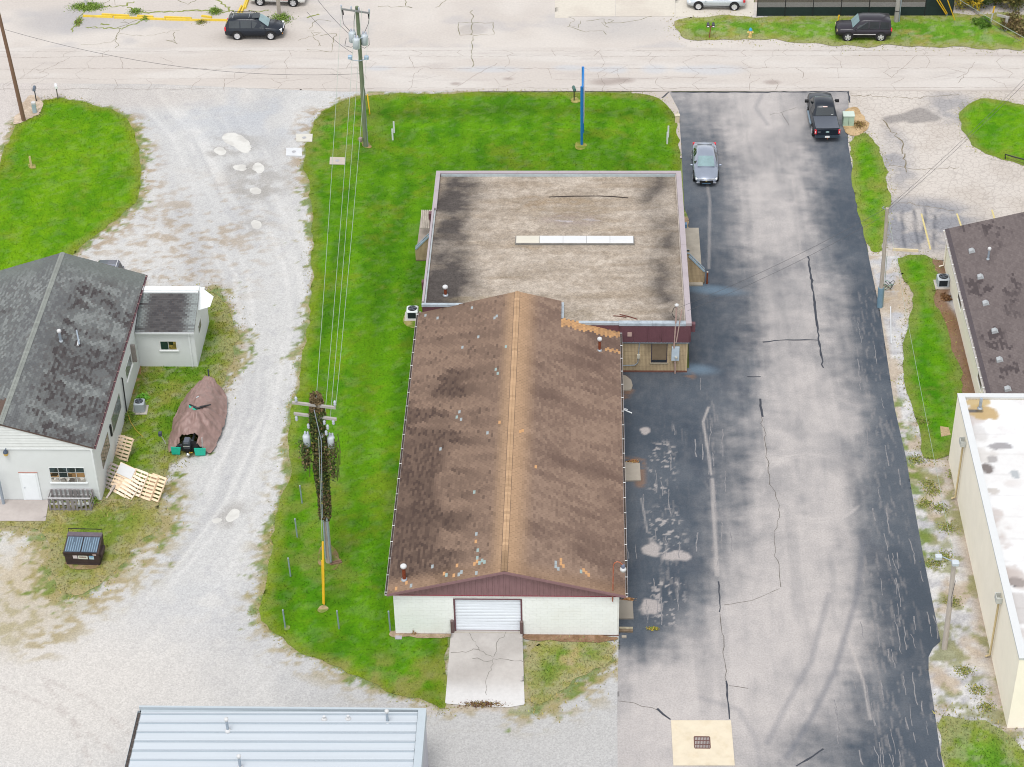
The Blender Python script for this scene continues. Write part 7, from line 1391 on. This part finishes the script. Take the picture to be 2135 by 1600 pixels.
# slatted pallet crate under the window
q0, q1 = P(104, 1065), P(192, 1065); r = thing('pallet_crate', 'weathered grey slatted pallet crate under the house window', 'crate', q0); cw = mat('crate_wood', c(140, 134, 134, 1.25), .9, .18, 4); cw2 = mat('crate_rail', c(204, 202, 204, 1.35), .9, .1, 4); Lc, Dc, Hc = (q1 - q0).length, .85, .95
for y in (0, Dc):
    for i in range(10): 
        x = i * (Lc - .11) / 9; MB().box(x, x + (.2 if i in (4, 5) else .11), y - .012, y + .012, .02, Hc).build('slat', cw, r)
    for z in (.04, .45, Hc - .08): MB().box(0, Lc, y + .014, y + .045, z, z + .09).build('rail', cw2 if z > .4 else cw, r)
for x in (0, Lc):
    for z in (.1, .45, .8): MB().box(x - .02, x + .02, .05, Dc - .013, z, z + .1).build('end_board', cw, r)
MB().box(0, Lc, -.03, .05, Hc, Hc + .03).build('top_rail', cw2, r)
junk = MB()
for i in range(14): junk.ball(.25 + rgv.rand() * (Lc - .5), .2 + rgv.rand() * .5, .12 + rgv.rand() * .15, .06 + .1 * rgv.rand(), None, .06)
o = junk.build('rubbish_heap', mat('rubbish', c(206, 212, 206), .6, .4, 6), None, label='white rubbish heaped inside the pallet crate', cat='rubbish', kind='stuff'); o.location = q0

# ------------------------------------------------------------------ concrete: apron, drain, door pads
def acol_(X, Y):
    col = mix(ca((214, 208, 202)), ca((200, 194, 188)), sst(.35, .65, fbm(X, Y, 1.4, s=701)))
    return mix(col, ca((244, 242, 240)), sst(-2.9, -4.3, Y + .7 * fbm(X, Y, 1.2, s=702)) * .85)
ap = [tuple(P(*v)[:2]) for v in ((941, 1319), (1089, 1320), (1094, 1470), (1060, 1476), (990, 1473), (928, 1468))]
zap = lambda X, Y: np.clip((Y + 4.2) / 4.3, 0, 1) * .24
sheet('apron', ap, .03, .14, acol_, M_conc, zfn=zap, kind='structure')
MB().box(DX0 - .1, DX1 + .1, -.15, .06, 0, .262).build('door_threshold', mat('thresh', c(200, 192, 180), .9, .1), bpy.data.objects['commercial_building'])
q = [P(1399, 1503), P(1524, 1503), P(1532, 1597), P(1404, 1597)]
dc = sum((Vector(v) for v in q), Vector()) / 4; ds = thing('storm_drain', 'cream concrete drain pad with a rusty square grate', 'drain', dc); pl = [(v.x - dc.x, v.y - dc.y) for v in q][::-1]; g0 = P(1464, 1549) - dc; gs = .40
crm = mat('drain_concrete', c(246, 232, 206), .9, .05, 2, dirt=c(222, 202, 168), dscale=1.4, damt=.5); a_, b_, c_, d_ = [Vector((x, y, 0)) for x, y in pl]; hole = [Vector((g0.x + sx * gs, g0.y + sy * gs, -.03)) for sx, sy in ((-1, -1), (1, -1), (1, 1), (-1, 1))]
# four falls towards the grate
def ordered(pts): return sorted(pts, key=lambda p: math.atan2(p.y, p.x))
O4, I4 = ordered([a_, b_, c_, d_]), ordered(hole)
for i in range(4): MB().add([O4[i] + Vector((0, 0, .035)), O4[(i + 1) % 4] + Vector((0, 0, .035)), I4[(i + 1) % 4] + Vector((0, 0, .05)), I4[i] + Vector((0, 0, .05)), O4[i] - Vector((0, 0, .02)), O4[(i + 1) % 4] - Vector((0, 0, .02))], [(0, 1, 2, 3), (4, 5, 1, 0)]).build('slope', crm, ds)
MB().add([p + Vector((0, 0, .0)) for p in I4], [(0, 1, 2, 3)]).build('pit', archm, ds)
gm = mat('grate_rust', c(120, 84, 78), .8, .2, 8); fr2 = MB()
for s_ in (-1, 1): fr2.box(g0.x - gs, g0.x + gs, g0.y + s_ * gs - .03, g0.y + s_ * gs + .03, .0, .032); fr2.box(g0.x + s_ * gs - .03, g0.x + s_ * gs + .03, g0.y - gs + .03, g0.y + gs - .03, .0, .032)
fr2.build('grate_frame', gm, ds)
for i in range(9): x = g0.x - gs + .09 + i * (2 * gs - .18) / 8; MB().box(x - .015, x + .015, g0.y - gs + .03, g0.y + gs - .03, .0, .028).build('grate_bar', gm, ds)
for i in (1, 2): y = g0.y - gs + 2 * gs * i / 3; MB().box(g0.x - gs + .03, g0.x + gs - .03, y - .02, y + .02, .0, .03).build('grate_bar', gm, ds)
padm = mat('door_pad', c(186, 176, 162), .9, .1, 2, dirt=c(150, 140, 126), damt=.5)
for lab, px in (('square concrete door pad nearest the front corner of the workshop', [(1290, 1253), (1319, 1256), (1321, 1292), (1291, 1292)]), ('square concrete door pad halfway along the workshop', [(1296, 966), (1334, 968), (1336, 1004), (1297, 1005)]), ('rounded concrete door pad next to the office brick wall', [(1290, 783), (1305, 786), (1316, 795), (1319, 806), (1316, 815), (1290, 817)])):
    pl = [P(*v) for v in px][::-1]; ctr = sum((Vector(v) for v in pl), Vector()) / len(pl); o = MB(ctr).prism([(v.x, v.y) for v in pl], -.02, .10).build('door_pad', padm, None, label=lab, cat='pad', group='door pads'); o.location = ctr
q = P(1306, 1320); tb = thing('timber_step', 'pair of old timbers at the front corner of the workshop', 'timber', q)
MB().box(-.4, .36, .02, .16, 0, .12).build('beam', mat('beam_dark', c(140, 120, 98), .9, .25, 6), tb); MB().box(-.4, .36, .20, .34, 0, .14).build('beam', mat('beam_pale', c(190, 178, 152), .9, .2, 6), tb)
q = P(1300, 1330); top(MB(q).box(q.x - .1, q.x + .16, q.y - .05, q.y + .12, 0, .08), 'concrete_lump', padm, 'small concrete block on the drive by the old timbers', 'block').location = q
q = P(1305, 886); bd_ = thing('leaning_boards', 'two white boards sticking out past the east gutter', 'boards', q); MB().tube([(-.3, .1, 1.2), (.35, -.1, 1.0)], .05, 4).build('board', pvc, bd_); MB().tube([(-.3, .3, 1.1), (.1, .25, 1.0)], .04, 4).build('board', pvc, bd_)

# puddle-filled potholes in the gravel
for i, (px, lab) in enumerate((([(462, 282), (478, 277), (500, 280), (515, 292), (526, 308), (520, 320), (505, 320), (485, 303), (466, 297)], 'big'), ([(446, 310), (458, 307), (472, 312), (472, 323), (458, 325), (445, 320)], 'a'), ([(487, 345), (502, 342), (515, 346), (512, 356), (498, 358), (486, 353)], 'b'), ([(528, 342), (540, 338), (551, 346), (550, 359), (538, 364), (527, 355)], 'c'), ([(516, 395), (532, 390), (546, 394), (544, 405), (526, 407)], 'd'), ([(524, 462), (536, 458), (546, 466), (541, 478), (527, 476)], 'e'), ([(470, 1078), (482, 1064), (500, 1060), (502, 1072), (488, 1088), (474, 1091)], 'f'), ([(440, 1086), (455, 1081), (462, 1086), (450, 1093)], 'g'))):
    sheet('puddle', rough_edge(chaikin(PP(px), 2), .16, .45, i), .005, .10, lambda X, Y: mix(ca((222, 219, 213)), ca((238, 236, 230)), sst(.35, .6, fbm(X, Y, .6, s=3))), mat('x', (1, 1, 1)) if False else M_conc, kind='structure')

# ------------------------------------------------------------------ cracks, seams and painted lines (thin strips lying on their surface)
def ribbons(name, parent_name, lines, width, z, m, jit=.06, seed=1, step=.35):
    g = np.random.RandomState(seed); V_, F_ = [], []
    for li_, ln in enumerate(lines):
        pts = []; zl = z + (li_ % 50) * .00006
        for (a, b_) in zip(ln[:-1], ln[1:]):
            a, b_ = np.array(a), np.array(b_); n = max(1, int(np.hypot(*(b_ - a)) / step)); pts += [a + (b_ - a) * k / n for k in range(n)]
        pts.append(np.array(ln[-1])); pts = [p + g.normal(0, jit, 2) * (0 if i in (0, len(pts) - 1) else 1) for i, p in enumerate(pts)]
        n0 = len(V_); w0 = width * g.uniform(.6, 1.4)
        for i, p in enumerate(pts):
            d = pts[min(i + 1, len(pts) - 1)] - pts[max(i - 1, 0)]; d = d / (np.hypot(*d) + 1e-9); nn = np.array([-d[1], d[0]]) * w0 * g.uniform(.5, 1.3) / 2
            V_ += [(*(p + nn), zl), (*(p - nn), zl)]
        F_ += [(n0 + 2 * i, n0 + 2 * i + 1, n0 + 2 * i + 3, n0 + 2 * i + 2) for i in range(len(pts) - 1)]
    return fastmesh(name, V_, F_, m, bpy.data.objects[parent_name], kind='stuff')
crk = mat('crack', c(166, 155, 145), .95, .2, 5); crk2 = mat('crack_weed', c(128, 124, 84), .95, .3, 5); tarl = mat('crack_tar', c(66, 70, 80), .7, .15)
g = np.random.RandomState(5); L1, L2 = [], []
for yy, j in ((61.35, 0), (62.9, 1), (64.6, 2), (66.6, 3), (67.55, 4)):
    x = -62.0
    while x < 62:
        e = x + g.uniform(5, 14)
        if g.rand() > .12: L1.append([(x, yy + g.normal(0, .06)), (e, yy + g.normal(0, .06))])
        x = e
x = -60.0
while x < 62:
    y0 = 61.0; dx = 0
    for y1 in (62.9, 64.6, 66.6, 67.7):
        if g.rand() > .22: L1.append([(x + dx, y0), (x + dx + g.normal(0, .35), (y0 + y1) / 2), (x + dx + g.normal(0, .5), y1)])
        y0 = y1; dx += g.normal(0, .4)
    if g.rand() > .4: L1.append([(x, g.uniform(61.5, 64)), (x + g.uniform(1.5, 3.5), g.uniform(61.5, 67))])
    x += g.uniform(1.8, 4.2)
ribbons('cracks', 'street', L1, .03, .0085, crk, .05, 3)
N1 = []
for _ in range(26):
    x, y = g.uniform(-42, 22), g.uniform(68.6, 80); ln = [(x, y)]
    for k in range(4): x += g.normal(.3, 1.1); y += g.normal(0, .8); ln.append((x, max(y, 68.5)))
    N1.append(ln)
N1 += [PP(v) for v in ([(178, 57), (240, 60), (300, 40)], [(250, 60), (240, 100)], [(260, 20), (330, 25), (480, 22)], [(370, 0), (390, 10), (410, 0)], [(955, 48), (1030, 48), (1030, 74), (955, 74), (955, 48)], [(985, 22), (985, 140)], [(645, 60), (660, 40), (690, 45)], [(640, 65), (655, 65)], [(668, 75), (700, 70), (690, 108), (640, 104)])]
ribbons('cracks', 'north_lot', N1, .045, .0055, crk2, .08, 4)
W1 = [PP(v) for v in ([(150, 68), (160, 52), (168, 35), (180, 18)], [(190, 20), (230, 12), (250, 14), (280, 4)], [(180, 57), (225, 58), (255, 60), (285, 50), (305, 38)], [(265, 16), (300, 26), (420, 22), (480, 24)], [(210, 50), (228, 52)], [(445, -4), (472, 12), (478, 22), (490, 27)], [(640, 38), (665, 30)], [(560, 22), (520, 24)])]
ribbons('weedy_cracks', 'north_lot', W1, .15, .0095, mat('weed_line', c(150, 158, 84), .95, .35, 6), .1, 14, .25)
D1 = [PP(v) for v in ([(1684, 535), (1692, 580), (1700, 650), (1706, 700), (1712, 740), (1717, 768)], [(1590, 714), (1640, 709), (1706, 710)], [(1585, 832), (1590, 870)], [(1498, 1213), (1501, 1245), (1500, 1277)], [(1514, 1420), (1518, 1470), (1521, 1500)], [(1370, 1478), (1398, 1501)], [(1717, 1562), (1660, 1598)], [(1558, 786), (1586, 786)], [(1395, 192), (1380, 205)], [(1400, 194), (1770, 192)], [(1768, 192), (1772, 215)])]
sc = []
for (cx_, cy_, sx_, sy_, n_) in ((1860, 1180, 45, 60, 14), (1890, 1330, 45, 60, 16), (1870, 1480, 55, 70, 20), (1920, 1560, 40, 50, 10), (1840, 980, 25, 90, 8), (1810, 780, 18, 90, 6), (1400, 950, 40, 60, 8), (1380, 1080, 40, 60, 9), (1400, 1230, 45, 40, 7), (1480, 900, 20, 70, 6), (1490, 1090, 20, 70, 5), (1760, 1500, 40, 60, 6)):
    for _ in range(n_):
        x, y = cx_ + g.normal(0, sx_), cy_ + g.normal(0, sy_); ln = [(x, y)]
        for k_ in range(g.randint(2, 5)): x += g.normal(2.2 if cx_ > 1700 else .4, 1.3); y += g.uniform(7, 20); ln.append((x, y))
        sc.append(PP(ln))
dpoly = PP(DR); sc = [l_ for l_ in sc if inside(np.array([p_[0] for p_ in l_]), np.array([p_[1] for p_ in l_]), dpoly).all()]
ribbons('scuffs', 'driveway', sc, .05, .0108, mat('scuff', c(150, 148, 150), .9, .3, 6), .022, 15, .25)
ribbons('sealed_cracks', 'driveway', D1, .10, .0175, tarl, .03, 5)
D2 = [PP(v) for v in ([(1588, 870), (1600, 960), (1604, 1000), (1622, 1045), (1626, 1080), (1613, 1110), (1616, 1150), (1624, 1190), (1628, 1225)], [(1625, 1228), (1570, 1252), (1510, 1262)], [(1501, 1280), (1508, 1340), (1512, 1400), (1516, 1425)], [(1288, 1462), (1340, 1470), (1372, 1482)], [(1520, 1430), (1560, 1436)], [(1605, 240), (1640, 232), (1660, 225)], [(1630, 236), (1645, 262)])]
ribbons('cracks', 'driveway', D2, .036, .0145, mat('crack_drive', c(112, 104, 96), .9, .2), .05, 6)
A1 = [PP(v) for v in ([(978, 1326), (1000, 1360), (1020, 1372), (1028, 1378), (1040, 1345), (1055, 1325)], [(940, 1366), (1000, 1360)], [(1028, 1378), (1090, 1384)], [(1028, 1378), (1025, 1400), (1012, 1420), (1014, 1450)], [(1025, 1382), (985, 1378)])]
for ln in (A1,):
    V_ = []
o = ribbons('cracks', 'apron', A1, .028, .0, mat('crack_apron', c(140, 136, 128), .95, .2), .05, 7, .2)
co_ = np.empty(len(o.data.vertices) * 3, np.float32); o.data.vertices.foreach_get('co', co_); co_ = co_.reshape(-1, 3); co_[:, 2] = .036 + zap(co_[:, 0], co_[:, 1]); o.data.vertices.foreach_set('co', co_.ravel())
C1 = [PP(v) for v in ([(1850, 430), (1900, 425), (1990, 440)], [(1840, 250), (1880, 300), (1890, 360)], [(1775, 200), (1900, 205), (2000, 198)], [(1855, 345), (1920, 355), (2000, 350)])]
ribbons('cracks', 'cracked_lot', C1, .08, .0105, mat('crack_lot', c(140, 128, 104), .95, .3), .1, 8)
yl = mat('line_yellow', c(232, 214, 150), .8, .15, 4)
for a_, b_ in (((1921, 446), (1940, 521)), ((1995, 446), (2006, 478)), ((2068, 438), (2074, 458))):
    p, q = P(*a_), P(*b_); d = (q - p).normalized(); nn = Vector((-d.y, d.x, 0)) * .06; fastmesh('parking_line', [(*(v)[:2], .0125) for v in (p + nn, p - nn, q - nn, q + nn)], [(0, 1, 2, 3)], yl, bpy.data.objects['cracked_lot'])
# wheel stops
ystop = mat('stop_yellow', c(240, 206, 70, 1.5), .7, .1, 3, dirt=c(214, 196, 130), damt=.4)
def stop(label, a_, b_, m=ystop, hgt_=.16):
    p, q = P(*a_), P(*b_); L = (q - p).length; r = thing('wheel_stop', label, 'wheel stop', p, math.atan2(q.y - p.y, q.x - p.x), 'parking wheel stops')
    MB().add([(0, -.1, 0), (L, -.1, 0), (L, .1, 0), (0, .1, 0), (.03, -.06, hgt_), (L - .03, -.06, hgt_), (L - .03, .06, hgt_), (.03, .06, hgt_)], [(4, 5, 6, 7), (0, 1, 5, 4), (1, 2, 6, 5), (2, 3, 7, 6), (3, 0, 4, 7)]).build('bar', m, r)
YS = [((173, 35), (236, 37)), ((212, 32), (270, 35)), ((238, 38), (300, 40)), ((286, 35), (320, 37)), ((300, 40), (345, 42)), ((342, 38), (400, 40)), ((345, 42), (420, 44)), ((420, 35), (442, 38)), ((420, 43), (474, 44))]
for i, (a_, b_) in enumerate(YS): stop(['yellow wheel stop number ' + w_ + ' from the left in the long row' for w_ in ('one', 'two', 'three', 'four', 'five', 'six', 'seven', 'eight', 'nine')][i].replace('number one', 'first').replace('number two', 'second').replace('number three', 'third').replace('number four', 'fourth').replace('number five', 'fifth').replace('number six', 'sixth').replace('number seven', 'seventh').replace('number eight', 'eighth').replace('number nine', 'ninth'), a_, b_)
for a_, b_, lab in (((496, 30), (504, 14), 'shorter yellow wheel stop behind the black SUV, leftmost of three'), ((503, 30), (516, -4), 'long yellow wheel stop behind the black SUV, middle of three'), ((511, 19), (520, -6), 'yellow wheel stop beside the white SUV, rightmost of three')): stop(lab, a_, b_)
stop('cream wheel stop in the cracked lot at the lawn edge', (1861, 522), (1915, 525), mat('stop_cream', c(222, 206, 170, 1.5), .8, .1))

# ------------------------------------------------------------------ fence, shrubs, small plants
fm, ft, fb = _nodes('fence_mesh'); fb.inputs['Base Color'].default_value = (*c(30, 48, 44, 1.2), 1); fb.inputs['Roughness'].default_value = .8
tr = ft.nodes.new('ShaderNodeBsdfTransparent'); mx = ft.nodes.new('ShaderNodeMixShader'); mx.inputs[0].default_value = .5; ft.links.new(tr.outputs[0], mx.inputs[1]); ft.links.new(fb.outputs[0], mx.inputs[2]); ft.links.new(mx.outputs[0], ft.nodes['Material Output'].inputs['Surface'])
fy = 73.45; fa, fe = P(1578, 35).x, P(1985, 32).x; fn = thing('screened_fence', 'dark green privacy mesh fence along the back of the verge', 'fence', (fa, fy, 0)); solid = mat('fence_dark', c(28, 44, 42, 1.2), .8, .15)
nP = 7; w_ = (fe - fa) / nP
for i in range(nP):
    MB().box(i * w_ + .03, (i + 1) * w_ - .03, -.006, .006, .85, 2.1).build('mesh_panel', fm if i < nP - 1 else solid, fn); MB().box(i * w_ + .03, (i + 1) * w_ - .03, -.005, .005, .1, .848).build('lower_panel', solid, fn)
for i in range(nP + 1): MB().tube([(i * w_, 0, 0), (i * w_, 0, 2.2)], .035, 8).build('fence_post', archm, fn)
MB().tube([(0, 0, 2.12), (fe - fa, 0, 2.12)], .025, 6).build('top_rail', archm, fn); MB().box(0, fe - fa, -.012, -.007, .06, .16).build('lower_hem', solid, fn)
sheet('storage_ground', [(fa, fy + .05), (fe + 1, fy + .05), (fe + 1, 92), (fa, 92)], .002, .5, lambda X, Y: mix(ca((150, 132, 116)), ca((176, 160, 142)), fbm(X, Y, .8, s=801)), M_gravel, kind='structure')
def shrub(label, px, py, w_, h, cols, seed, n=3500, name='shrub', leaf=.09):
    q = P(px, py); r = thing(name, label, 'shrub', q); g = np.random.RandomState(seed)
    for k in range(5): a = g.rand() * 6.3; MB().tube([(0, 0, 0), (cos(a) * w_ * .25, sin(a) * w_ * .25, h * .4), (cos(a) * w_ * .45, sin(a) * w_ * .45, h * .8)], [.05, .035, .015], 6).build('stem', mat('stem_%d_%d' % (seed, k), c(110, 90, 70), .9) if k == 0 else bpy.data.materials['stem_%d_0' % seed], r)
    cen = g.normal(0, .42, (26, 3)) * (w_ * .6, w_ * .6, h * .35) + (0, 0, h * .55); i = g.randint(0, 26, n); p = cen[i] + g.normal(0, .17, (n, 3)) * (w_, w_, h); p[:, 2] = np.abs(p[:, 2])
    pal = np.array([c(*v) for v in cols]); tone = pal[(i * 7 + (g.rand(n) < .25) * g.randint(0, 9, n)) % len(pal)] * g.uniform(.7, 1.35, n)[:, None]
    leafmesh('foliage', p[:, 0], p[:, 1], p[:, 2], leaf, tone, leafm, r, seed)
GR, GY2, YL = (84, 104, 48), (128, 132, 66), (222, 186, 50)
shrub('yellowing shrub at the end of the dark fence', 2012, 16, 1.3, 1.8, [(206, 176, 50), (120, 130, 60), (228, 196, 60), (150, 150, 70)], 901); shrub('dense green shrub beside the yellowing one', 2040, 14, 1.5, 2.2, [(86, 106, 52), (104, 122, 60), (68, 86, 44), (140, 146, 80)], 902, 4500); shrub('tall green shrub behind the yellow topped marker', 2075, 10, 1.9, 2.6, [(96, 116, 56), (128, 138, 70), (84, 96, 50), (160, 156, 80)], 903, 5500)
shrub('olive shrub at the top right corner', 2112, 14, 1.9, 2.6, [(120, 118, 66), (140, 128, 76), (96, 102, 54), (158, 146, 84)], 904, 5500); shrub('low brown brush behind the timber post', 2105, 58, 1.2, 1.0, [(150, 128, 88), (128, 120, 72), (116, 100, 70)], 905, 2600); shrub('dry brush at the right edge below the shrubs', 2132, 70, 1.1, .8, [(160, 140, 98), (136, 134, 76), (126, 112, 76)], 906, 2400); shrub('low leafy weeds in front of the marker post', 2048, 52, .9, .5, [(96, 140, 50), (120, 156, 60)], 907, 1600)
q = P(2096, 64); r = thing('timber_rail', 'grey timber post and rail in the brush at the top right', 'rail', q); MB().box(-.1, .1, -.1, .1, 0, 1.25).build('post', greywood, r); MB().box(-.9, .15, .05, .15, 1.05, 1.25, Matrix.Rotation(-.5, 4, 'Z')).build('rail', greywood, r)
def weed(label, px, py, w_, h, n, cols, seed, flat=1.0):
    n = int(n * 1.6)
    q = P(px, py); g = np.random.RandomState(seed); p = g.normal(0, .5, (n, 2)) * (w_, w_ * flat); z = np.abs(g.normal(0, .5, n)) * h * np.exp(-(p ** 2).sum(1) / (w_ * w_)); pal = np.array([c(*v) for v in cols])
    o = leafmesh('weed_clump', p[:, 0], p[:, 1], z + .02, .055, pal[g.randint(0, len(pal), n)] * g.uniform(.95, 1.6, n)[:, None], leafm, None, seed, label=label, cat='weeds', kind='stuff'); o.location = q
WG = [(126, 158, 62), (150, 174, 80), (108, 138, 56)]; WD = [(150, 150, 80), (168, 150, 100), (120, 136, 62)]
weed('grassy island of weeds round the white post at the top left', 182, 15, 1.2, .12, 1900, WG, 1, .6); weed('trail of weeds below the grassy island at the top left', 164, 46, .28, .08, 500, WD + WG, 2, 2.6); weed('weeds beside the left half of the yellow stops', 283, 26, .6, .25, 300, WG, 3); weed('bushy weed above the right end of the yellow stops', 448, 26, .55, .5, 450, WG, 4); weed('weeds at the foot of the pole behind the black SUV', 586, 40, .9, .35, 700, WG, 5); weed('weeds sprouting through the yellow stops', 303, 40, .35, .25, 180, WG, 6); weed('small weeds in front of the yellow stops', 420, 46, .5, .12, 200, WD, 7)
weed('leafy green plant beside the grey air conditioner', 298, 832, .34, .5, 240, [(120, 190, 60), (140, 204, 80)], 8); weed('tall weeds along the wall by the grey air conditioner', 268, 872, .5, .35, 500, WG, 9); weed('dry weed stalks at the foot of the block wall', 863, 1320, .22, .45, 160, [(176, 146, 106), (150, 120, 84)], 10); weed('grass tuft growing through the drive', 1362, 1312, .3, .1, 160, [(196, 178, 80), (190, 150, 90), (130, 150, 60)], 11, .4)
weed('straw tuft above the front door pad', 1310, 1252, .28, .12, 160, [(206, 160, 110), (190, 140, 96)], 12, .5); weed('straw and leaves round the middle door pad', 1320, 965, .35, .15, 220, [(176, 126, 90), (200, 160, 100)], 13, .4); weed('weeds round the base of the green utility box', 1792, 262, .5, .2, 420, [(150, 118, 80), (120, 96, 66), (170, 150, 90)], 14, 1.4); weed('weeds at the house corner behind the pallet crate', 196, 1046, .3, .45, 260, WG, 15); weed('brown weeds along the lower edge of the apron', 1005, 1470, 1.1, .1, 380, [(128, 92, 76), (150, 130, 80)], 16, .2); weed('weeds at the right bollard', 1083, 1322, .2, .2, 90, WG, 17)
for i, (px, py) in enumerate(((1925, 880), (1935, 1010), (1945, 1025), (1930, 1050), (1960, 1060), (1975, 1100), (1970, 1160), (1990, 990), (1910, 960), (2040, 1440), (2055, 1475), (1950, 1175), (1985, 1255), (2010, 1400))): weed(['weed patch on the stone strip beside the drive, ' + w_ for w_ in ('farthest of the row', 'above the larger patches', 'next to the upper pair', 'left of the strip middle', 'in the strip middle', 'right of the strip middle', 'just above the floodlight pole', 'by the corner of the cream wall', 'at the end of the lawn', 'largest of the near ones', 'nearest the lower lawn', 'left of the floodlight heads', 'beside the floodlight pole', 'by the lower downspout')][i], px, py, .5, .05, 170, [(150, 156, 84), (176, 164, 104), (132, 146, 72)], 30 + i, .9)
shrub('brown bark mulch heap beside the bracketed air conditioner', 1972, 622, .5, .12, [(150, 110, 76), (170, 130, 90), (128, 92, 64)], 950, 900, 'mulch_heap', .06)
q = P(2096, 322); top(MB(q).tube([P(2096, 333), P(2096, 322, .35), P(2112, 327, .4), P(2140, 334, .42), P(2160, 338, .4)], .05, 8), 'low_handrail', blkpl, 'low black curved rail on the right hand lawn', 'rail').location = q
q = P(1850, 602); tg = thing('hose_tangle', 'tangle of green hose beside the blue sleeved pole', 'hose', q); hm = mat('hose_green', c(110, 150, 130, 1.3), .6, .1); hb_ = mat('hose_dark', c(84, 88, 84), .6)
for k in range(5): a0 = k * 1.2; MB().tube([(.3 * cos(a0 + t_) + .08 * k - .2, .28 * sin(a0 + t_), .12 + .12 * k * abs(sin(t_))) for t_ in np.linspace(0, 5, 12)], .022, 5).build('hose_loop', hm if k % 2 else hb_, tg)
q = P(1857, 640); top(MB(q).tube([P(1857, 640, .05), P(1858, 716, .05)], .04, 6), 'white_pipe', pvc, 'white plastic pipe lying on the pale stones', 'pipe').location = q
q = P(1268, 870); q = P(266, 872); top(MB(q).tube([VX(265, 857, HX1 + .06), P(272, 880, .25), P(284, 898, .05), P(299, 912, .03)], .025, 6), 'yellow_hose', mat('hose_yellow', c(206, 180, 70), .6), 'yellow hose trailing from the house wall into the grass', 'hose').location = q
q = P(180, 13); r = thing('marker_post', 'white post rising from the grassy island at the top left', 'marker post', q); MB().tube([(0, 0, 0), (-.08, 0, 2.6)], .09, 8).build('post', capwh, r); MB().lathe([(.22, 0), (.2, .1)], 0, 0, 10).build('footing', padm, r)
q = P(1970, 905); pl = [P(*v) for v in ((1960, 890), (1978, 893), (1982, 908), (1962, 912))][::-1]; top(MB(q).prism([(v.x, v.y) for v in pl], 0, .05), 'concrete_patch', mat('patch_tan', c(206, 180, 140), .9, .2, 5), 'tan broken slab in the lawn beside the cream wall', 'slab').location = q
q = P(2040, 636); top(MB(q).box(q.x - .2, q.x + .15, q.y - .05, q.y + .1, .0, .12), 'splash_block', capwh, 'white splash block by the cream office wall', 'splash block').location = q
q = P(750, 218, 0)
q = P(832, 1330); top(MB(q).box(q.x - .2, q.x + .16, q.y - .16, q.y + .1, 0, .07), 'splash_block', mat('splash_grey', c(196, 190, 200), .8, .06), 'grey splash block at the west corner of the block wall', 'splash block').location = q
